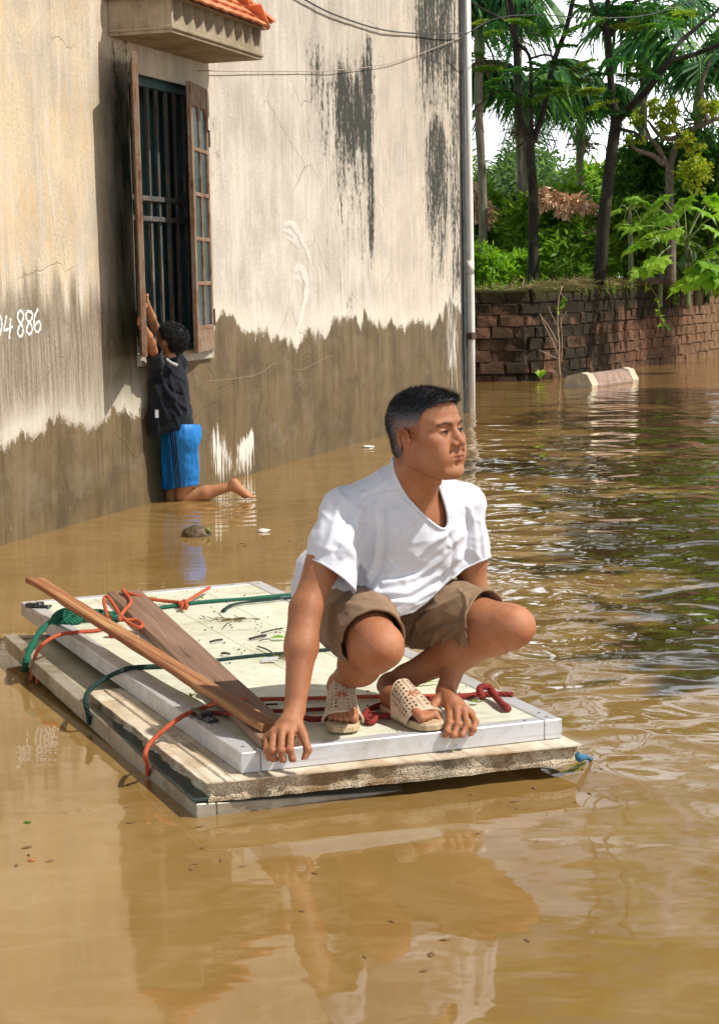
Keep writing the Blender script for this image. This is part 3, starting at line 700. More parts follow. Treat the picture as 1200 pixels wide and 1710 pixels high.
# --- two forked trees with feathery leaves just behind the wall
def feathery(parent, sprays, org):
    """flat bipinnate sprays: (base, direction, length)"""
    Cs, Ds, Lv = [], [], []
    for b, d, Ls in sprays:
        d = unit(np.array(d, float)); side = unit(np.cross(d, [0, 0, 1.])); npin = int(9 * Ls / .5) + 5; sh = rng.random()
        for t in np.linspace(.12, 1, npin):
            p0 = b + d * Ls * t - np.array([0, 0, .18 * Ls * t * t])
            for s_ in (-1, 1):
                pd = unit(d * .55 + side * s_ + rng.normal(size=3) * .12); pl = Ls * .42 * (1 - .55 * t) + .05
                q = np.linspace(.1, 1, 9)[:, None]; P = p0 + pd * pl * q - np.array([0, 0, .10]) * q * q * pl
                for s2 in (-1, 1):
                    Cs.append(P); Ds.append(unit(pd * .5 + s2 * unit(np.cross(pd, [0, 0, 1.])) + rng.normal(size=P.shape) * .18)); Lv.append(np.full(len(P), sh) + rng.normal(size=len(P)) * .12)
    C_ = np.concatenate(Cs) - np.array(org); D_ = np.concatenate(Ds); V, F = leaf_quads(C_, D_, .052, .026, np.array([0, 0, 1.]), .1)
    link('crown', rawmesh('crown', V, F, False, dict(lv=np.repeat(np.clip(np.concatenate(Lv), 0, 1), 4))), parent, L_FEATH)
def spray_cloud(centres, k, spread, Ls=(.35, .7)):
    out = []
    for c_ in centres:
        c_ = np.array(c_)
        for _ in range(k):
            b = c_ + rng.normal(size=3) * spread * np.array([1, .8, .35]); d = rng.normal(size=3) * np.array([1, 1, .25]); out.append((b, d, rng.uniform(*Ls)))
    return out
o1 = np.array([2.66, 25.6, 1.0])
t1 = empty('forked_tree', tuple(o1), 0, 'slim dark tree forking into three stems behind the moulded part of the block wall', 'tree', 'forked feathery trees behind the wall')
Y1 = 25.6
limb(t1, 'trunk', BARK1, [A(889, 500, Y1), A(890, 420, Y1), A(890, 330, Y1), A(885, 255, Y1), A(884, 225, Y1)], [.082, .075, .07, .066, .06], o1, 12)
limb(t1, 'branch', BARK1, [A(885, 240, Y1), A(866, 190, Y1), A(862, 100, Y1 - .1), A(858, 40, Y1 - .1), A(846, -20, Y1 - .1), A(830, -110, Y1), A(800, -220, Y1 - .3)], [.058, .052, .047, .045, .04, .034, .02], o1, 10)
limb(t1, 'branch', BARK1, [A(888, 240, Y1), A(886, 180, Y1), A(884, 98, Y1), A(862, 70, Y1 - .2), A(850, 38, Y1 - .3), A(843, -10, Y1 - .3), A(838, -90, Y1 - .4)] if 0 else [A(888, 240, Y1), A(886, 180, Y1), A(884, 98, Y1), A(862, 70, Y1 - .2), A(850, 38, Y1 - .3), A(843, -10, Y1 - .3), A(838, -90, Y1 - .4)], [.034, .028, .025, .023, .021, .018, .012], o1)
limb(t1, 'branch', BARK1, [A(886, 245, Y1), A(905, 190, Y1 + .1), A(922, 110, Y1 + .2), A(944, 50, Y1 + .2), A(958, -10, Y1 + .3), A(985, -110, Y1 + .2), A(990, -330, Y1), A(930, -560, Y1)], [.05, .045, .04, .036, .032, .028, .022, .012], o1, 10)
for pts, r0 in (([A(884, 98, Y1), A(915, 92, Y1 - .3), A(950, 112, Y1 - .5), A(985, 140, Y1 - .6)], .018), ([A(850, 38, Y1 - .3), A(815, 20, Y1 - .6), A(775, -2, Y1 - .8)], .02), ([A(852, 38, Y1 - .3), A(875, 18, Y1 - .4), A(905, -10, Y1 - .6)], .018),
                ([A(870, 158, Y1), A(840, 150, Y1 - .4), A(805, 170, Y1 - .6), A(778, 198, Y1 - .7)], .018), ([A(862, 90, Y1), A(830, 66, Y1 - .4), A(785, 60, Y1 - .6)], .015), ([A(925, 100, Y1), A(900, 60, Y1 - .4), A(860, 52, Y1 - .9)], .012),
                ([A(944, 50, Y1), A(985, 35, Y1 - .3), A(1040, 20, Y1 - .5)], .015)):
    limb(t1, 'branch', BARK1, pts, [r0, r0 * .8, r0 * .5], o1, 6)
cl = [A(x, y, Y1 + dy) for x, y, dy in [(812, 28, -.8), (830, 35, -.7), (800, 72, -.6), (820, 150, -.5), (850, 140, -.5), (905, 135, -.5), (930, 150, -.4), (960, 120, -.5), (975, 145, -.6), (985, 60, -.3), (1005, 95, -.4), (800, 120, -.6), (925, 40, .2), (880, -20, -.3), (805, -50, -.5), (790, -230, 0), (1000, -330, 0), (860, -420, 0), (930, -500, 0), (1010, -480, 0), (800, -520, 0), (880, -600, 0)]]
feathery(t1, spray_cloud(cl[:13], 2, .22, (.22, .48)), o1); feathery(t1, spray_cloud(cl[13:], 2, .6, (.4, .8)), o1); feathery(t1, spray_cloud([A(x, y, Y1) for x, y in ((800, -330), (880, -380), (960, -420), (840, -480), (920, -540), (1000, -390), (780, -560), (1010, -560))], 5, .8, (.6, 1.0)), o1)
o2 = np.array([3.72, 25.9, 1.05]); Y2 = 25.9
t2 = empty('forked_tree', tuple(o2), 0, 'thicker dark leaning tree with a long limb to the right, behind the block wall', 'tree', 'forked feathery trees behind the wall')
limb(t2, 'trunk', BARK1, [A(1000, 500, Y2), A(1003, 430, Y2), A(1012, 330, Y2), A(1022, 250, Y2), A(1028, 205, Y2), A(1022, 170, Y2), A(1017, 110, Y2), A(1014, 60, Y2), A(1010, 40, Y2)], [.10, .092, .088, .082, .085, .055, .050, .048, .045], o2, 14)
limb(t2, 'branch', BARK1, [A(1014, 62, Y2), A(1000, 35, Y2), A(985, 0, Y2), A(965, -80, Y2), A(955, -200, Y2)], [.04, .036, .032, .026, .016], o2)
limb(t2, 'branch', BARK1, [A(1016, 62, Y2), A(1035, 35, Y2), A(1055, 10, Y2), A(1080, -40, Y2), A(1110, -170, Y2)], [.036, .032, .03, .026, .016], o2)
limb(t2, 'branch', BARK1, [A(1012, 50, Y2), A(1014, 0, Y2), A(1020, -160, Y2), A(1060, -500, Y2)], [.04, .036, .03, .016], o2)
limb(t2, 'branch', BARK1, [A(1028, 205, Y2), A(1045, 185, Y2 - .1), A(1080, 150, Y2 - .3), A(1115, 106, Y2 - .5), A(1160, 90, Y2 - .8), A(1215, 68, Y2 - 1.1), A(1300, 30, Y2 - 1.4)], [.062, .056, .050, .040, .034, .028, .016], o2, 10)
limb(t2, 'branch', BARK1, [A(1112, 108, Y2 - .5), A(1135, 70, Y2 - .4), A(1170, 40, Y2 - .3), A(1210, 0, Y2 - .3), A(1250, -100, Y2)], [.036, .032, .028, .022, .012], o2)
limb(t2, 'branch', BARK1, [A(1030, 215, Y2), A(1060, 222, Y2 - .5), A(1075, 240, Y2 - .9)], [.03, .02, .01], o2, 6)
cl = [A(x, y, Y2 + dy) for x, y, dy in [(1040, 30, -.8), (1065, 15, -.6), (1090, 40, -.7), (1030, 120, -.6), (1060, 135, -.6), (1085, 120, -.7), (1010, 150, -.5), (1020, 175, -.5), (1140, 25, -.5), (1170, 30, -.6), (1190, 50, -.7), (1110, 20, -.4), (990, 125, -.5), (1120, -40, 0), (1190, -50, 0), (1160, -170, 0), (1240, -120, 0), (1110, -330, 0), (1200, -300, 0), (1060, -480, 0), (1140, -560, 0), (1220, -460, 0), (1000, -620, 0)]]
feathery(t2, spray_cloud(cl[:13], 2, .22, (.22, .48)), o2); feathery(t2, spray_cloud(cl[13:], 2, .6, (.4, .8)), o2); feathery(t2, spray_cloud([A(x, y, Y2) for x, y in ((1080, -250), (1150, -330), (1220, -260), (1100, -420), (1180, -470), (1040, -500), (1250, -400), (1130, -580), (1220, -560))], 5, .8, (.6, 1.0)), o2)

# --- areca palms
def frond_mesh(L_, droop, wlf, nl, leaflet, seed, hang=.6, twist=0):
    r = np.random.default_rng(seed); t = np.linspace(0, 1, 16)
    # rachis in local xz plane starting upwards
    ang = math.radians(78) - droop * t ** 1.25; dx = np.cos(ang); dz = np.sin(ang)
    P = np.stack([np.cumsum(dx), 0 * t, np.cumsum(dz)], -1) * L_ / 16; P -= P[0]
    m = MB(); m.tube(P, np.linspace(.022, .004, 16), 5); V = np.concatenate(m.V); F = [f for f in m.F]; lv = [np.full(len(V), .8)]
    Vs = [V]; nv = len(V)
    for k in range(nl):
        u = .16 + .84 * (k + .5) / nl; j = u * 15; i0 = int(j); i0 = min(i0, 14); p = P[i0] + (P[i0 + 1] - P[i0]) * (j - i0); T = unit(P[i0 + 1] - P[i0]); up = np.array([-T[2], 0, T[0]])
        ll = leaflet * (math.sin(math.pi * (.12 + .80 * u)) ** .7) * r.uniform(.8, 1.1); shade = r.random()
        for s in (-1, 1):
            d = unit(T * .62 + np.array([0, s * 1.0, 0]) + up * .25 + r.normal(size=3) * .10)
            q = [0, .35, .7, 1.0]; hg = hang * r.uniform(.7, 1.3)
            Q = [p + d * ll * a - np.array([0, 0, hg * ll * a ** 1.8]) for a in q]; wv = np.cross(d, np.array([0, 0, 1.]) + up * .3); wv = unit(np.cross(unit(Q[3] - Q[0]), unit(np.cross([0, s, 0], d) + 1e-3)) * .5 + T * .9)
            ws = [wlf * .5, wlf, wlf * .8, .002]
            vv = []
            for a_, ww in zip(Q, ws): vv += [a_ - wv * ww / 2, a_ + wv * ww / 2]
            Vs.append(np.array(vv)); F += [[nv + 2 * i, nv + 2 * i + 1, nv + 2 * i + 3, nv + 2 * i + 2] for i in range(3)]; nv += 8
            lv.append(np.clip(np.full(8, shade * .8 + r.uniform(-.15, .2)), 0, 1))
    return rawmesh('frond', np.concatenate(Vs), F, False, dict(lv=np.concatenate(lv)))
def palm(x, y, Y, label, group, nf=10, L_=2.0, seed=1, mat=L_PALM, trunk_r=.07, hang=.9, droops=(1.2, 3.0), leaflet=.62, wlf=.055, shaft=True, skirt=True, base=1.0, phase=0.0, spear=0):
    top = A(x, y, Y); org = np.array([top[0], top[1], base]); root = empty('areca_palm', tuple(org), 0, label, 'palm tree', group)
    hh = top[2] - base
    P = [(0, 0, -.1), (.03, 0, hh * .4), (-.02, 0, hh * .8), (0, 0, hh)]
    MB().tube(spline(P, 24), trunk_r * (1 + .06 * np.sin(np.arange(24) * 2.1)), 10).build('trunk', BARK3, root, True)
    if shaft: MB().tube(spline([(0, 0, hh - .02), (0, 0, hh + .3), (.01, 0, hh + .62)], 8), [trunk_r * 1.0, trunk_r * 1.35, trunk_r * 1.3, trunk_r * 1.15, trunk_r, trunk_r * .8, trunk_r * .6, trunk_r * .4], 10).build('crown_shaft', simple('green_crown_shaft', (.10, .17, .04), .5, .3), root, True)
    protos = [frond_mesh(L_ * f, dr, wlf, 30, leaflet, seed * 10 + i, hang) for i, (f, dr) in enumerate(zip((1, .95, .9, .85), np.linspace(droops[0], droops[1], 4)))]
    for q in protos: q.materials.append(mat)
    for k in range(nf):
        o = bpy.data.objects.new('frond', protos[k % 4]); COL.objects.link(o); o.parent = root
        o.location = (0, 0, hh + .45 - .05 * (k % 4)); o.rotation_euler = (0, 0, phase + k * 2.399 + random.uniform(-.2, .2)); s = random.uniform(.85, 1.1); o.scale = (s, s, s)
    if skirt:
        C_ = np.zeros((70, 3)) + [0, 0, hh - .05] + rng.normal(size=(70, 3)) * [.12, .12, .06]; D_ = unit(rng.normal(size=(70, 3)) * [1, 1, .35] - [0, 0, .3]); V, F = leaf_quads(C_, D_, .42, .03)
        link('fruit_stalk', rawmesh('fruit_stalk', V, F, False, dict(lv=np.repeat(rng.random(70) * .5, 4))), root, L_DRY)
    return root
g_ = 'areca palms in the flooded garden'
palm(877, 215, 29, 'areca palm behind the left forked tree with dry brown skirt', g_, 11, 1.5, 1, phase=.4, droops=(1.9, 3.3), hang=1.1, leaflet=.75, wlf=.08)
palm(800, 95, 28, 'areca palm drooping beside the white drain pipe', g_, 11, 2.0, 2, phase=1.0, droops=(1.6, 3.2), hang=1.1, leaflet=.8, wlf=.085)
palm(969, 232, 31, 'areca palm between the two forked trees, hanging fronds over black fruit stalks', g_, 10, 1.5, 3, droops=(2.2, 3.4), hang=1.1, leaflet=.75, wlf=.08)
palm(1075, 120, 30, 'areca palm right behind the leaning trunk', g_, 7, 1.8, 4, phase=.8, hang=.9, leaflet=.75, wlf=.075)
palm(1165, 200, 28, 'big areca palm at the right edge of the garden', g_, 9, 2.2, 5, phase=.2, droops=(1.2, 3.2), hang=1.1, leaflet=.85, wlf=.09)
palm(865, 60, 30, 'tall areca palm with an upright bright green frond', g_, 6, 1.9, 6, mat=L_MID, droops=(.3, 2.4), phase=2.1)
# low coconut palm left
palm(815, 400, 38, 'young coconut palm with pale arching fronds above the pink-tipped bush', 'coconut palms', 9, 3.0, 11, mat=L_FAR, trunk_r=.1, hang=.5, droops=(.5, 2.0), leaflet=.75, wlf=.05, shaft=False, skirt=False)

# --- gnarled pruned tree with yellow-green leaves
Yg = 26.5; og = A(1118, 470, Yg); og[2] = 1.0
tg = empty('pruned_tree', tuple(og), 0, 'gnarled pruned tree with bare twisting grey limbs and yellow-green tufts', 'tree')
limb(tg, 'trunk', BARK2, [A(1120, 480, Yg), A(1120, 380, Yg), A(1117, 320, Yg), A(1118, 270, Yg)], [.075, .068, .06, .055], og, 10)
for pts, rr in (([A(1118, 275, Yg), A(1130, 240, Yg), A(1142, 222, Yg), A(1180, 205, Yg - .3), A(1215, 190, Yg - .4)], [.05, .045, .038, .03, .02]), ([A(1116, 280, Yg), A(1100, 250, Yg), A(1085, 232, Yg - .2), A(1060, 225, Yg - .4)], [.045, .038, .03, .014]),
                ([A(1142, 224, Yg), A(1120, 232, Yg), A(1100, 225, Yg), A(1080, 200, Yg)], [.045, .04, .035, .015]), ([A(1110, 275, Yg), A(1090, 260, Yg), A(1062, 250, Yg - .3), A(1050, 238, Yg - .4)], [.045, .04, .03, .012]),
                ([A(1135, 230, Yg), A(1124, 205, Yg), A(1128, 180, Yg)], [.04, .035, .02]), ([A(1180, 205, Yg), A(1170, 150, Yg), A(1185, 100, Yg)], [.035, .03, .015]), ([A(1085, 232, Yg), A(1070, 190, Yg), A(1075, 165, Yg)], [.025, .02, .01])):
    limb(tg, 'branch', BARK2, pts, rr, og, 8)
foliage('crown', tg, L_YEL, [(*A(x, y, Yg + dy), r, r, r * .8) for x, y, r, dy in [(1110, 190, .22, -.1), (1115, 215, .18, -.2), (1150, 232, .2, -.3), (1062, 232, .12, -.4), (1190, 178, .2, -.3), (1160, 285, .3, 0), (1060, 200, .14, 0), (1090, 170, .12, 0)]], 2300, .085, .04, .5, og, .1)

# --- shrubs and bushes, each its own thing
def shrub(x, y, Y, rx, rz, mat, label, group, n_, Lg=.16, W=.055, tips=None, extra=(), name='shrub', cat='shrub'):
    c_ = A(x, y, Y); og_ = np.array([c_[0], c_[1], 1.0]); root = empty(name, tuple(og_), 0, label, cat, group)
    bl = [(c_[0], c_[1], c_[2], rx, rx * .8, rz)] + [(c_[0] + random.uniform(-.7, .7) * rx, c_[1] + random.uniform(-.4, .4) * rx, c_[2] + random.uniform(-.4, .6) * rz, rx * .5, rx * .5, rz * .5) for _ in range(4)] + list(extra)
    foliage('crown', root, mat, bl, n_, Lg, W, .25, og_, .5)
    limb(root, 'stem', BARK1, [(c_[0], c_[1], .95), (c_[0] + .05, c_[1], (c_[2] + 1) / 2), (c_[0], c_[1], c_[2] + rz * .3)], [.05, .04, .02], og_, 7)
    if tips:
        foliage('flush_leaf_tips', root, L_PINK, [(*A(tx, ty, Y - rx * 1.15), tr * 1.15, tr * .6, tr * .95) for tx, ty, tr in tips], 60 + 420 * len(tips), .10, .032, .8, og_, .1)
    return root
gs_ = 'bushes behind the block wall'
shrub(795, 400, 29.5, .75, .85, L_MID, 'dense bush with pinkish flush leaves close to the drain pipe', gs_, 5200, tips=[(788, 322, .16), (800, 345, .16), (812, 365, .13), (790, 360, .12), (818, 352, .1)])
shrub(925, 390, 28.5, .75, .72, L_MID, 'dark longan bush with salmon young leaves between the two trunks', gs_, 6500, tips=[(915, 330, .16), (945, 340, .15), (965, 338, .16), (980, 345, .12), (900, 322, .12), (985, 385, .09), (940, 352, .12)])
shrub(960, 425, 27.6, .6, .45, L_MID, 'low mid-green bush at the foot of the leaning trunk', gs_, 3600)
shrub(815, 455, 27.2, .5, .36, L_LITE, 'bright lime bush low beside the house corner', gs_, 3200, .11, .05)
shrub(868, 455, 27.4, .30, .34, L_LITE, 'small light green bush left of the first trunk', gs_, 1800, .10, .045)
shrub(840, 430, 30.5, .7, .55, L_MID, 'dark bush in the shade behind the lime bush', gs_, 3000)
shrub(925, 462, 26.3, .42, .20, L_MID, 'ragged weeds between the trunks on top of the wall', gs_, 1600, .12, .035, name='weed_clump', cat='weeds')
shrub(1075, 290, 28.6, .62, .62, L_DARK, 'dark leafy bush behind the bare twisted limbs', gs_, 3400)
shrub(1180, 300, 27.5, .6, .75, L_DARK, 'tall dark bush below the palm at the right edge', gs_, 3800)
shrub(1050, 400, 28, .75, .6, L_MID, 'mid-green bush right of the leaning trunk', gs_, 4200)
shrub(1130, 400, 28.6, .85, .55, L_DARK, 'shaded bush behind the papaya leaves', gs_, 4200, .2, .06)
shrub(1215, 420, 28.0, .7, .7, L_MID, 'leafy bush cut by the right edge', gs_, 3600)
shrub(1020, 330, 33, .8, .6, L_LITE, 'sunlit bush far behind the leaning trunk', gs_, 3200)
shrub(910, 345, 35, 1.3, .7, L_FAR, 'pale sunlit tree crown low behind the longan bush', gs_, 3800, .2, .08, name='distant_tree', cat='tree')
shrub(850, 385, 36, 1.2, .7, L_FAR, 'pale hazy tree crown beyond the coconut fronds', gs_, 3400, .2, .08, name='distant_tree', cat='tree')
shrub(875, 290, 60, 1.2, .9, L_FAR, 'small blue-green treetop far off between the palms', gs_, 2200, .24, .1, name='distant_tree', cat='tree')
shrub(935, 300, 62, 1.6, .7, L_FAR, 'low distant treetop under the hanging palm', gs_, 2200, .24, .1, name='distant_tree', cat='tree')
shrub(1150, 330, 33, 1.3, .9, L_LITE, 'bright bush glimpsed behind the pruned tree', gs_, 3600, .2, .08)
shrub(1010, 430, 31, 1.6, .5, L_LITE, 'deep green hedge mass in the middle distance', gs_, 4200)
shrub(870, 330, 44, 2.4, .55, L_FAR, 'distant tree line low on the left', gs_, 3400, .24, .1, name='distant_tree', cat='tree')
# unseen tree row off the right edge, added to shade the right-hand water
for (X_, Y_, h_, r_, lb) in tuple((x_, y_, 4.3, 1.35 if y_ > 7 else 1.15, 'broad tree added off the right edge for shade, %s' % q_) for x_, y_, q_ in ((5.7, 5.5, 'low one closest to the camera'), (5.8, 7.2, 'second of the row'), (5.8, 9.2, 'third of the row'), (6.0, 11.4, 'fourth of the row'), (6.2, 13.8, 'fifth of the row'), (6.5, 16.5, 'sixth of the row'), (7.0, 19.2, 'farthest of the row'))):
    og_ = np.array([X_, Y_, .0]); root = empty('shade_tree', tuple(og_), 0, lb, 'tree')
    limb(root, 'trunk', BARK1, [(X_, Y_, -.4), (X_ + .1, Y_, h_ * .4), (X_, Y_, h_)], [.15, .12, .06], og_, 10)
    foliage('crown', root, L_MID, [(X_ + random.uniform(-.55, .55) * r_, Y_ + random.uniform(-.8, .8) * r_, h_ + random.uniform(-.8, .6) * r_, r_ * .55, r_ * .65, r_ * .42) for _ in range(10)], 4300, .24, .1, .2, og_, .3)

# --- papaya plants with big lobed leaves
def papaya_leaf_mesh(seed):
    r = np.random.default_rng(seed); V = [(0, 0, 0)]; F = []
    nl = 7
    for k in range(nl):
        a = math.radians(-125 + 250 * k / (nl - 1)); L_ = .34 * (1 - .35 * abs(k - 3) / 3) * r.uniform(.9, 1.1)
        b = len(V)
        pts = [(.10, -.20), (.42, -.17), (.62, -.30), (.72, -.10), (1, 0), (.72, .10), (.62, .30), (.42, .17), (.10, .20)]
        ca, sa = math.cos(a), math.sin(a)
        for (u, v) in pts:
            x, y = u * L_, v * L_ * .85; z = -.32 * (u * L_) ** 2 / .34 - abs(v) * .05 + .02 * math.sin(u * 9 + k)
            V.append((x * ca - y * sa, x * sa + y * ca, z))
        for u in (.45, .7): 
            x = u * L_; V.append((x * ca, x * sa, -.32 * x * x / .34 + .012))
        m1, m2 = b + 9, b + 10
        F += [[0, b, b + 1, m1], [0, m1, b + 7, b + 8], [m1, b + 1, b + 2, m2], [m1, m2, b + 6, b + 7], [m2, b + 2, b + 3], [m2, b + 5, b + 6], [m2, b + 3, b + 4, b + 5]]
    me = rawmesh('leaf', V, F, False, dict(lv=np.full(len(V), r.uniform(.25, .8)))); return me
def papaya(x, y, Y, label, leaves, scale=1.0, fruit=False, mat=L_LITE):
    top = A(x, y, Y); og_ = np.array([top[0], top[1], 1.0]); root = empty('papaya_plant', tuple(og_), 0, label, 'papaya plant', 'papaya plants behind the wall')
    MB().tube(spline([(0, 0, -.1), (.02, 0, (top[2] - 1) * .5), (0, 0, top[2] - 1)], 12), np.linspace(.05, .035, 12), 8).build('stem', simple('papaya_stem', (.13, .16, .06), .7), root, True)
    mes = [papaya_leaf_mesh(s) for s in range(4)]; 
    for q in mes: q.materials.append(mat)
    for k, (lx, ly, ly_) in enumerate(leaves):
        e = A(lx, ly, Y + ly_) - og_; s = np.array([0, 0, top[2] - 1.05 + .1 * random.random()])
        mid = (s + e) / 2 + [0, 0, .08]
        st = MB().tube(spline([s, mid, e], 10), np.linspace(.009, .006, 10), 5).build('petiole', simple('papaya_petiole', (.28, .34, .12), .6) if k == 0 and label.startswith('papaya plant with') else PETI, root, True)
        o = bpy.data.objects.new('leaf', mes[k % 4]); COL.objects.link(o); o.parent = root; d = e - s; az = math.atan2(d[1], d[0])
        sc_ = scale * random.uniform(.8, 1.1); tilt = random.uniform(.2, .75)
        o.matrix_local = Matrix.Translation(e) @ Matrix.Rotation(az, 4, 'Z') @ Matrix.Rotation(tilt, 4, 'Y') @ Matrix.Rotation(random.uniform(-.4, .4), 4, 'X') @ Matrix.Scale(sc_, 4)
    if fruit:
        fm = simple('unripe_papaya_skin', (.06, .13, .035), .5)
        for k in range(6):
            P = np.array([(0, 0, .0), (0, 0, -.05), (0, 0, -.11), (0, 0, -.17), (0, 0, -.2)]); a = k * 1.9
            o = MB().tube(P, [.012, .045, .055, .035, .008], 10).build('fruit', fm, root, True)
            o.location = (.08 * math.cos(a), .08 * math.sin(a) - .03, top[2] - 1.12 - .06 * (k % 3))
PETI = simple('papaya_petiole', (.28, .34, .12), .6)
papaya(1146, 402, 25.6, 'papaya plant with green fruit at the right of the wall', [(1085, 390, -.3), (1060, 378, -.2), (1112, 360, -.4), (1170, 350, -.2), (1205, 355, -.1), (1195, 385, -.5), (1185, 440, -.8), (1205, 455, -.8), (1095, 432, -.6), (1075, 450, -.5), (1105, 330, .2), (1140, 335, .1), (1160, 455, -.6), (1090, 345, .2), (1060, 410, -.2), (1190, 330, .3), (1120, 385, -.4)], 1.05, True)
papaya(1050, 350, 27, 'smaller papaya plant right of the leaning trunk', [(1030, 350, 0), (1055, 330, -.2), (1080, 340, -.1), (1070, 370, -.3), (1040, 375, -.2), (1100, 360, -.1)], .8)
papaya(1205, 445, 25.2, 'low papaya plant at the very right edge above the wall', [(1180, 425, 0), (1215, 420, -.2), (1165, 445, -.1), (1190, 465, -.3), (1225, 450, -.2), (1150, 470, -.2), (1205, 480, -.3)], 1.1)
papaya(1100, 330, 27.6, 'broad papaya plant in front of the pruned tree foot', [(1060, 340, 0), (1080, 360, -.3), (1115, 350, -.3), (1140, 365, -.2), (1050, 365, -.2), (1095, 385, -.4), (1130, 395, -.4), (1150, 345, 0), (1070, 400, -.4)], 1.1)
papaya(1175, 280, 29, 'tall papaya plant under the right palm', [(1150, 262, 0), (1165, 290, -.2), (1195, 270, -.1), (1180, 300, -.3), (1150, 300, -.2), (1205, 300, -.1), (1140, 285, 0)], .9, mat=L_YEL)
papaya(985, 325, 32, 'papaya plant with pale leaves seen between the trunks', [(965, 312, 0), (985, 300, -.2), (1005, 312, -.1), (960, 330, -.2), (1000, 335, -.1), (940, 318, 0)], .95)

# --- dry creeper and grass on the wall top
C_ = []; 
for _ in range(3000):
    d = random.uniform(.5, 10) if random.random() < .3 else random.gauss(3.2, 1.0); p = along(d); C_.append([p[0] + random.gauss(0, .08), p[1] + random.uniform(-.05, .5), 1.22 + abs(random.gauss(0, .035)) + (.05 if 2.5 < d < 5.4 else 0) * random.random()])
C_ = np.array(C_); D_ = unit(rng.normal(size=(len(C_), 3)) * [1, .8, .22] + [0, 0, .05]); V, F = leaf_quads(C_, D_, rng.uniform(.10, .30, len(C_)), .010)
tag(link('dry_grass', rawmesh('dry_grass', V, F, False, dict(lv=np.repeat(rng.random(len(C_)), 4))), None, L_DRY), 'tangle of dry creeper stems and grass lying along the wall top', 'dry grass', kind='stuff')
C_ = np.array([[*along(random.uniform(0, 9)), 0] for _ in range(1500)]); C_[:, 0] += rng.normal(size=len(C_)) * .15; C_[:, 1] += rng.uniform(.15, 1.1, len(C_)); C_[:, 2] = 1.12
D_ = unit(rng.normal(size=(len(C_), 3)) * [.5, .5, .2] + [0, 0, 1]); V, F = leaf_quads(C_, D_, rng.uniform(.10, .30, len(C_)), .03)
tag(link('weeds', rawmesh('weeds', V, F, False, dict(lv=np.repeat(rng.random(len(C_)), 4))), None, L_MID), 'green weeds sprouting behind the wall top', 'weeds', kind='stuff')
def vine(px_, Y, name, label, k=20, mat=L_MID):
    P = spline([A(x, y, Y) for x, y in px_], 20); o = P[0]; root = empty(name, tuple(o), 0, label, 'vine', 'creepers hanging over the wall')
    MB().tube(P - o, .006, 5).build('stem', simple('vine_stem', (.2, .17, .08), .8), root)
    C_ = P[rng.integers(0, 20, k)] - o + rng.normal(size=(k, 3)) * .02; D_ = unit(rng.normal(size=(k, 3)) - [0, .5, .6]); V, F = leaf_quads(C_, D_, .11, .06)
    link('leaf_cluster', rawmesh('leaf_cluster', V, F, False, dict(lv=np.repeat(rng.random(k), 4))), root, mat)['kind'] = 'stuff'
vine([(1085, 478), (1097, 500), (1100, 525), (1110, 545)], 27.2, 'creeper', 'thin leafy creeper hanging down the reddish stretch of the wall', 14)
vine([(1118, 478), (1128, 490), (1134, 505)], 28.2, 'creeper', 'short leafy creeper tip right of the long one', 18)
vine([(935, 488), (940, 500), (930, 512), (936, 520)], 24.3, 'creeper', 'few green leaves over the mouldy blocks', 10)

# bare sapling and small rosette plant before the wall
TW = simple('pale_dry_twig', (.42, .31, .2), .85, .2)
Ys = 24.05; s0 = A(935, 634, Ys); sp_ = empty('bare_sapling', tuple(s0), 0, 'bare pale sapling rising from the water before the mouldy wall', 'sapling')
for pts, r in (([(935, 634), (932, 600), (933, 575), (930, 545), (932, 500), (938, 478)], .014), ([(934, 600), (922, 570), (905, 535), (897, 508)], .009), ([(932, 575), (915, 545), (893, 515), (884, 500)], .008), ([(932, 600), (915, 592), (893, 580), (882, 568)], .007),
               ([(934, 610), (938, 590), (937, 550), (935, 530)], .007), ([(931, 560), (937, 535), (945, 520)], .006), ([(930, 545), (918, 520), (915, 510)], .006), ([(935, 625), (922, 618), (914, 620)], .006)):
    MB().tube(spline([A(x, y, Ys - .02) for x, y in pts], 14) - s0, np.linspace(r, r * .5, 14), 5).build('branch', TW, sp_, True)
p0 = A(902, 632, 23.9); rp = empty('rosette_plant', tuple(p0), 0, 'small green rosette plant poking out of the water at the wall foot', 'plant')
for k in range(16):
    a = k * 2.4; d = np.array([math.cos(a), math.sin(a) * .8, .75 + .3 * random.random()]); L_ = random.uniform(.13, .22); d = unit(d); s = unit(np.cross(d, [0, 0, 1.]))
    P = [np.zeros(3), d * L_ * .55 + [0, 0, .015], d * L_ - [0, 0, .03]]
    V = [P[0] - s * .006, P[0] + s * .006, P[1] + s * .02, P[1] - s * .02, P[2]]
    link('leaf', rawmesh('leaf', np.array(V), [[0, 1, 2, 3], [3, 2, 4]], False, dict(lv=np.full(5, .5 + .5 * random.random()))), rp, L_LITE)
# short black pipe ends and sticks on the wall top
for (x, y, Y, L_, r, lb, mt) in ((1090, 478, 27.2, .42, .065, 'hollow dark log lying on the wall top', BARK2), (992, 484, 25.2, .20, .03, 'short black stick on the wall top below the leaning trunk', BARK1)):
    c_ = A(x, y, Y); c_[2] = 1.25 + r
    m = MB(); m.tube([c_ + [-L_ / 2, .12, 0], c_, c_ + [L_ / 2, -.12, .01]], r, 12, False); m.tube([c_ + [L_ / 2, -.12, .01], c_, c_ + [-L_ / 2, .12, 0]], r * .72, 12, False)
    o = m.build('log', mt, None, True); tag(o, lb, 'log')
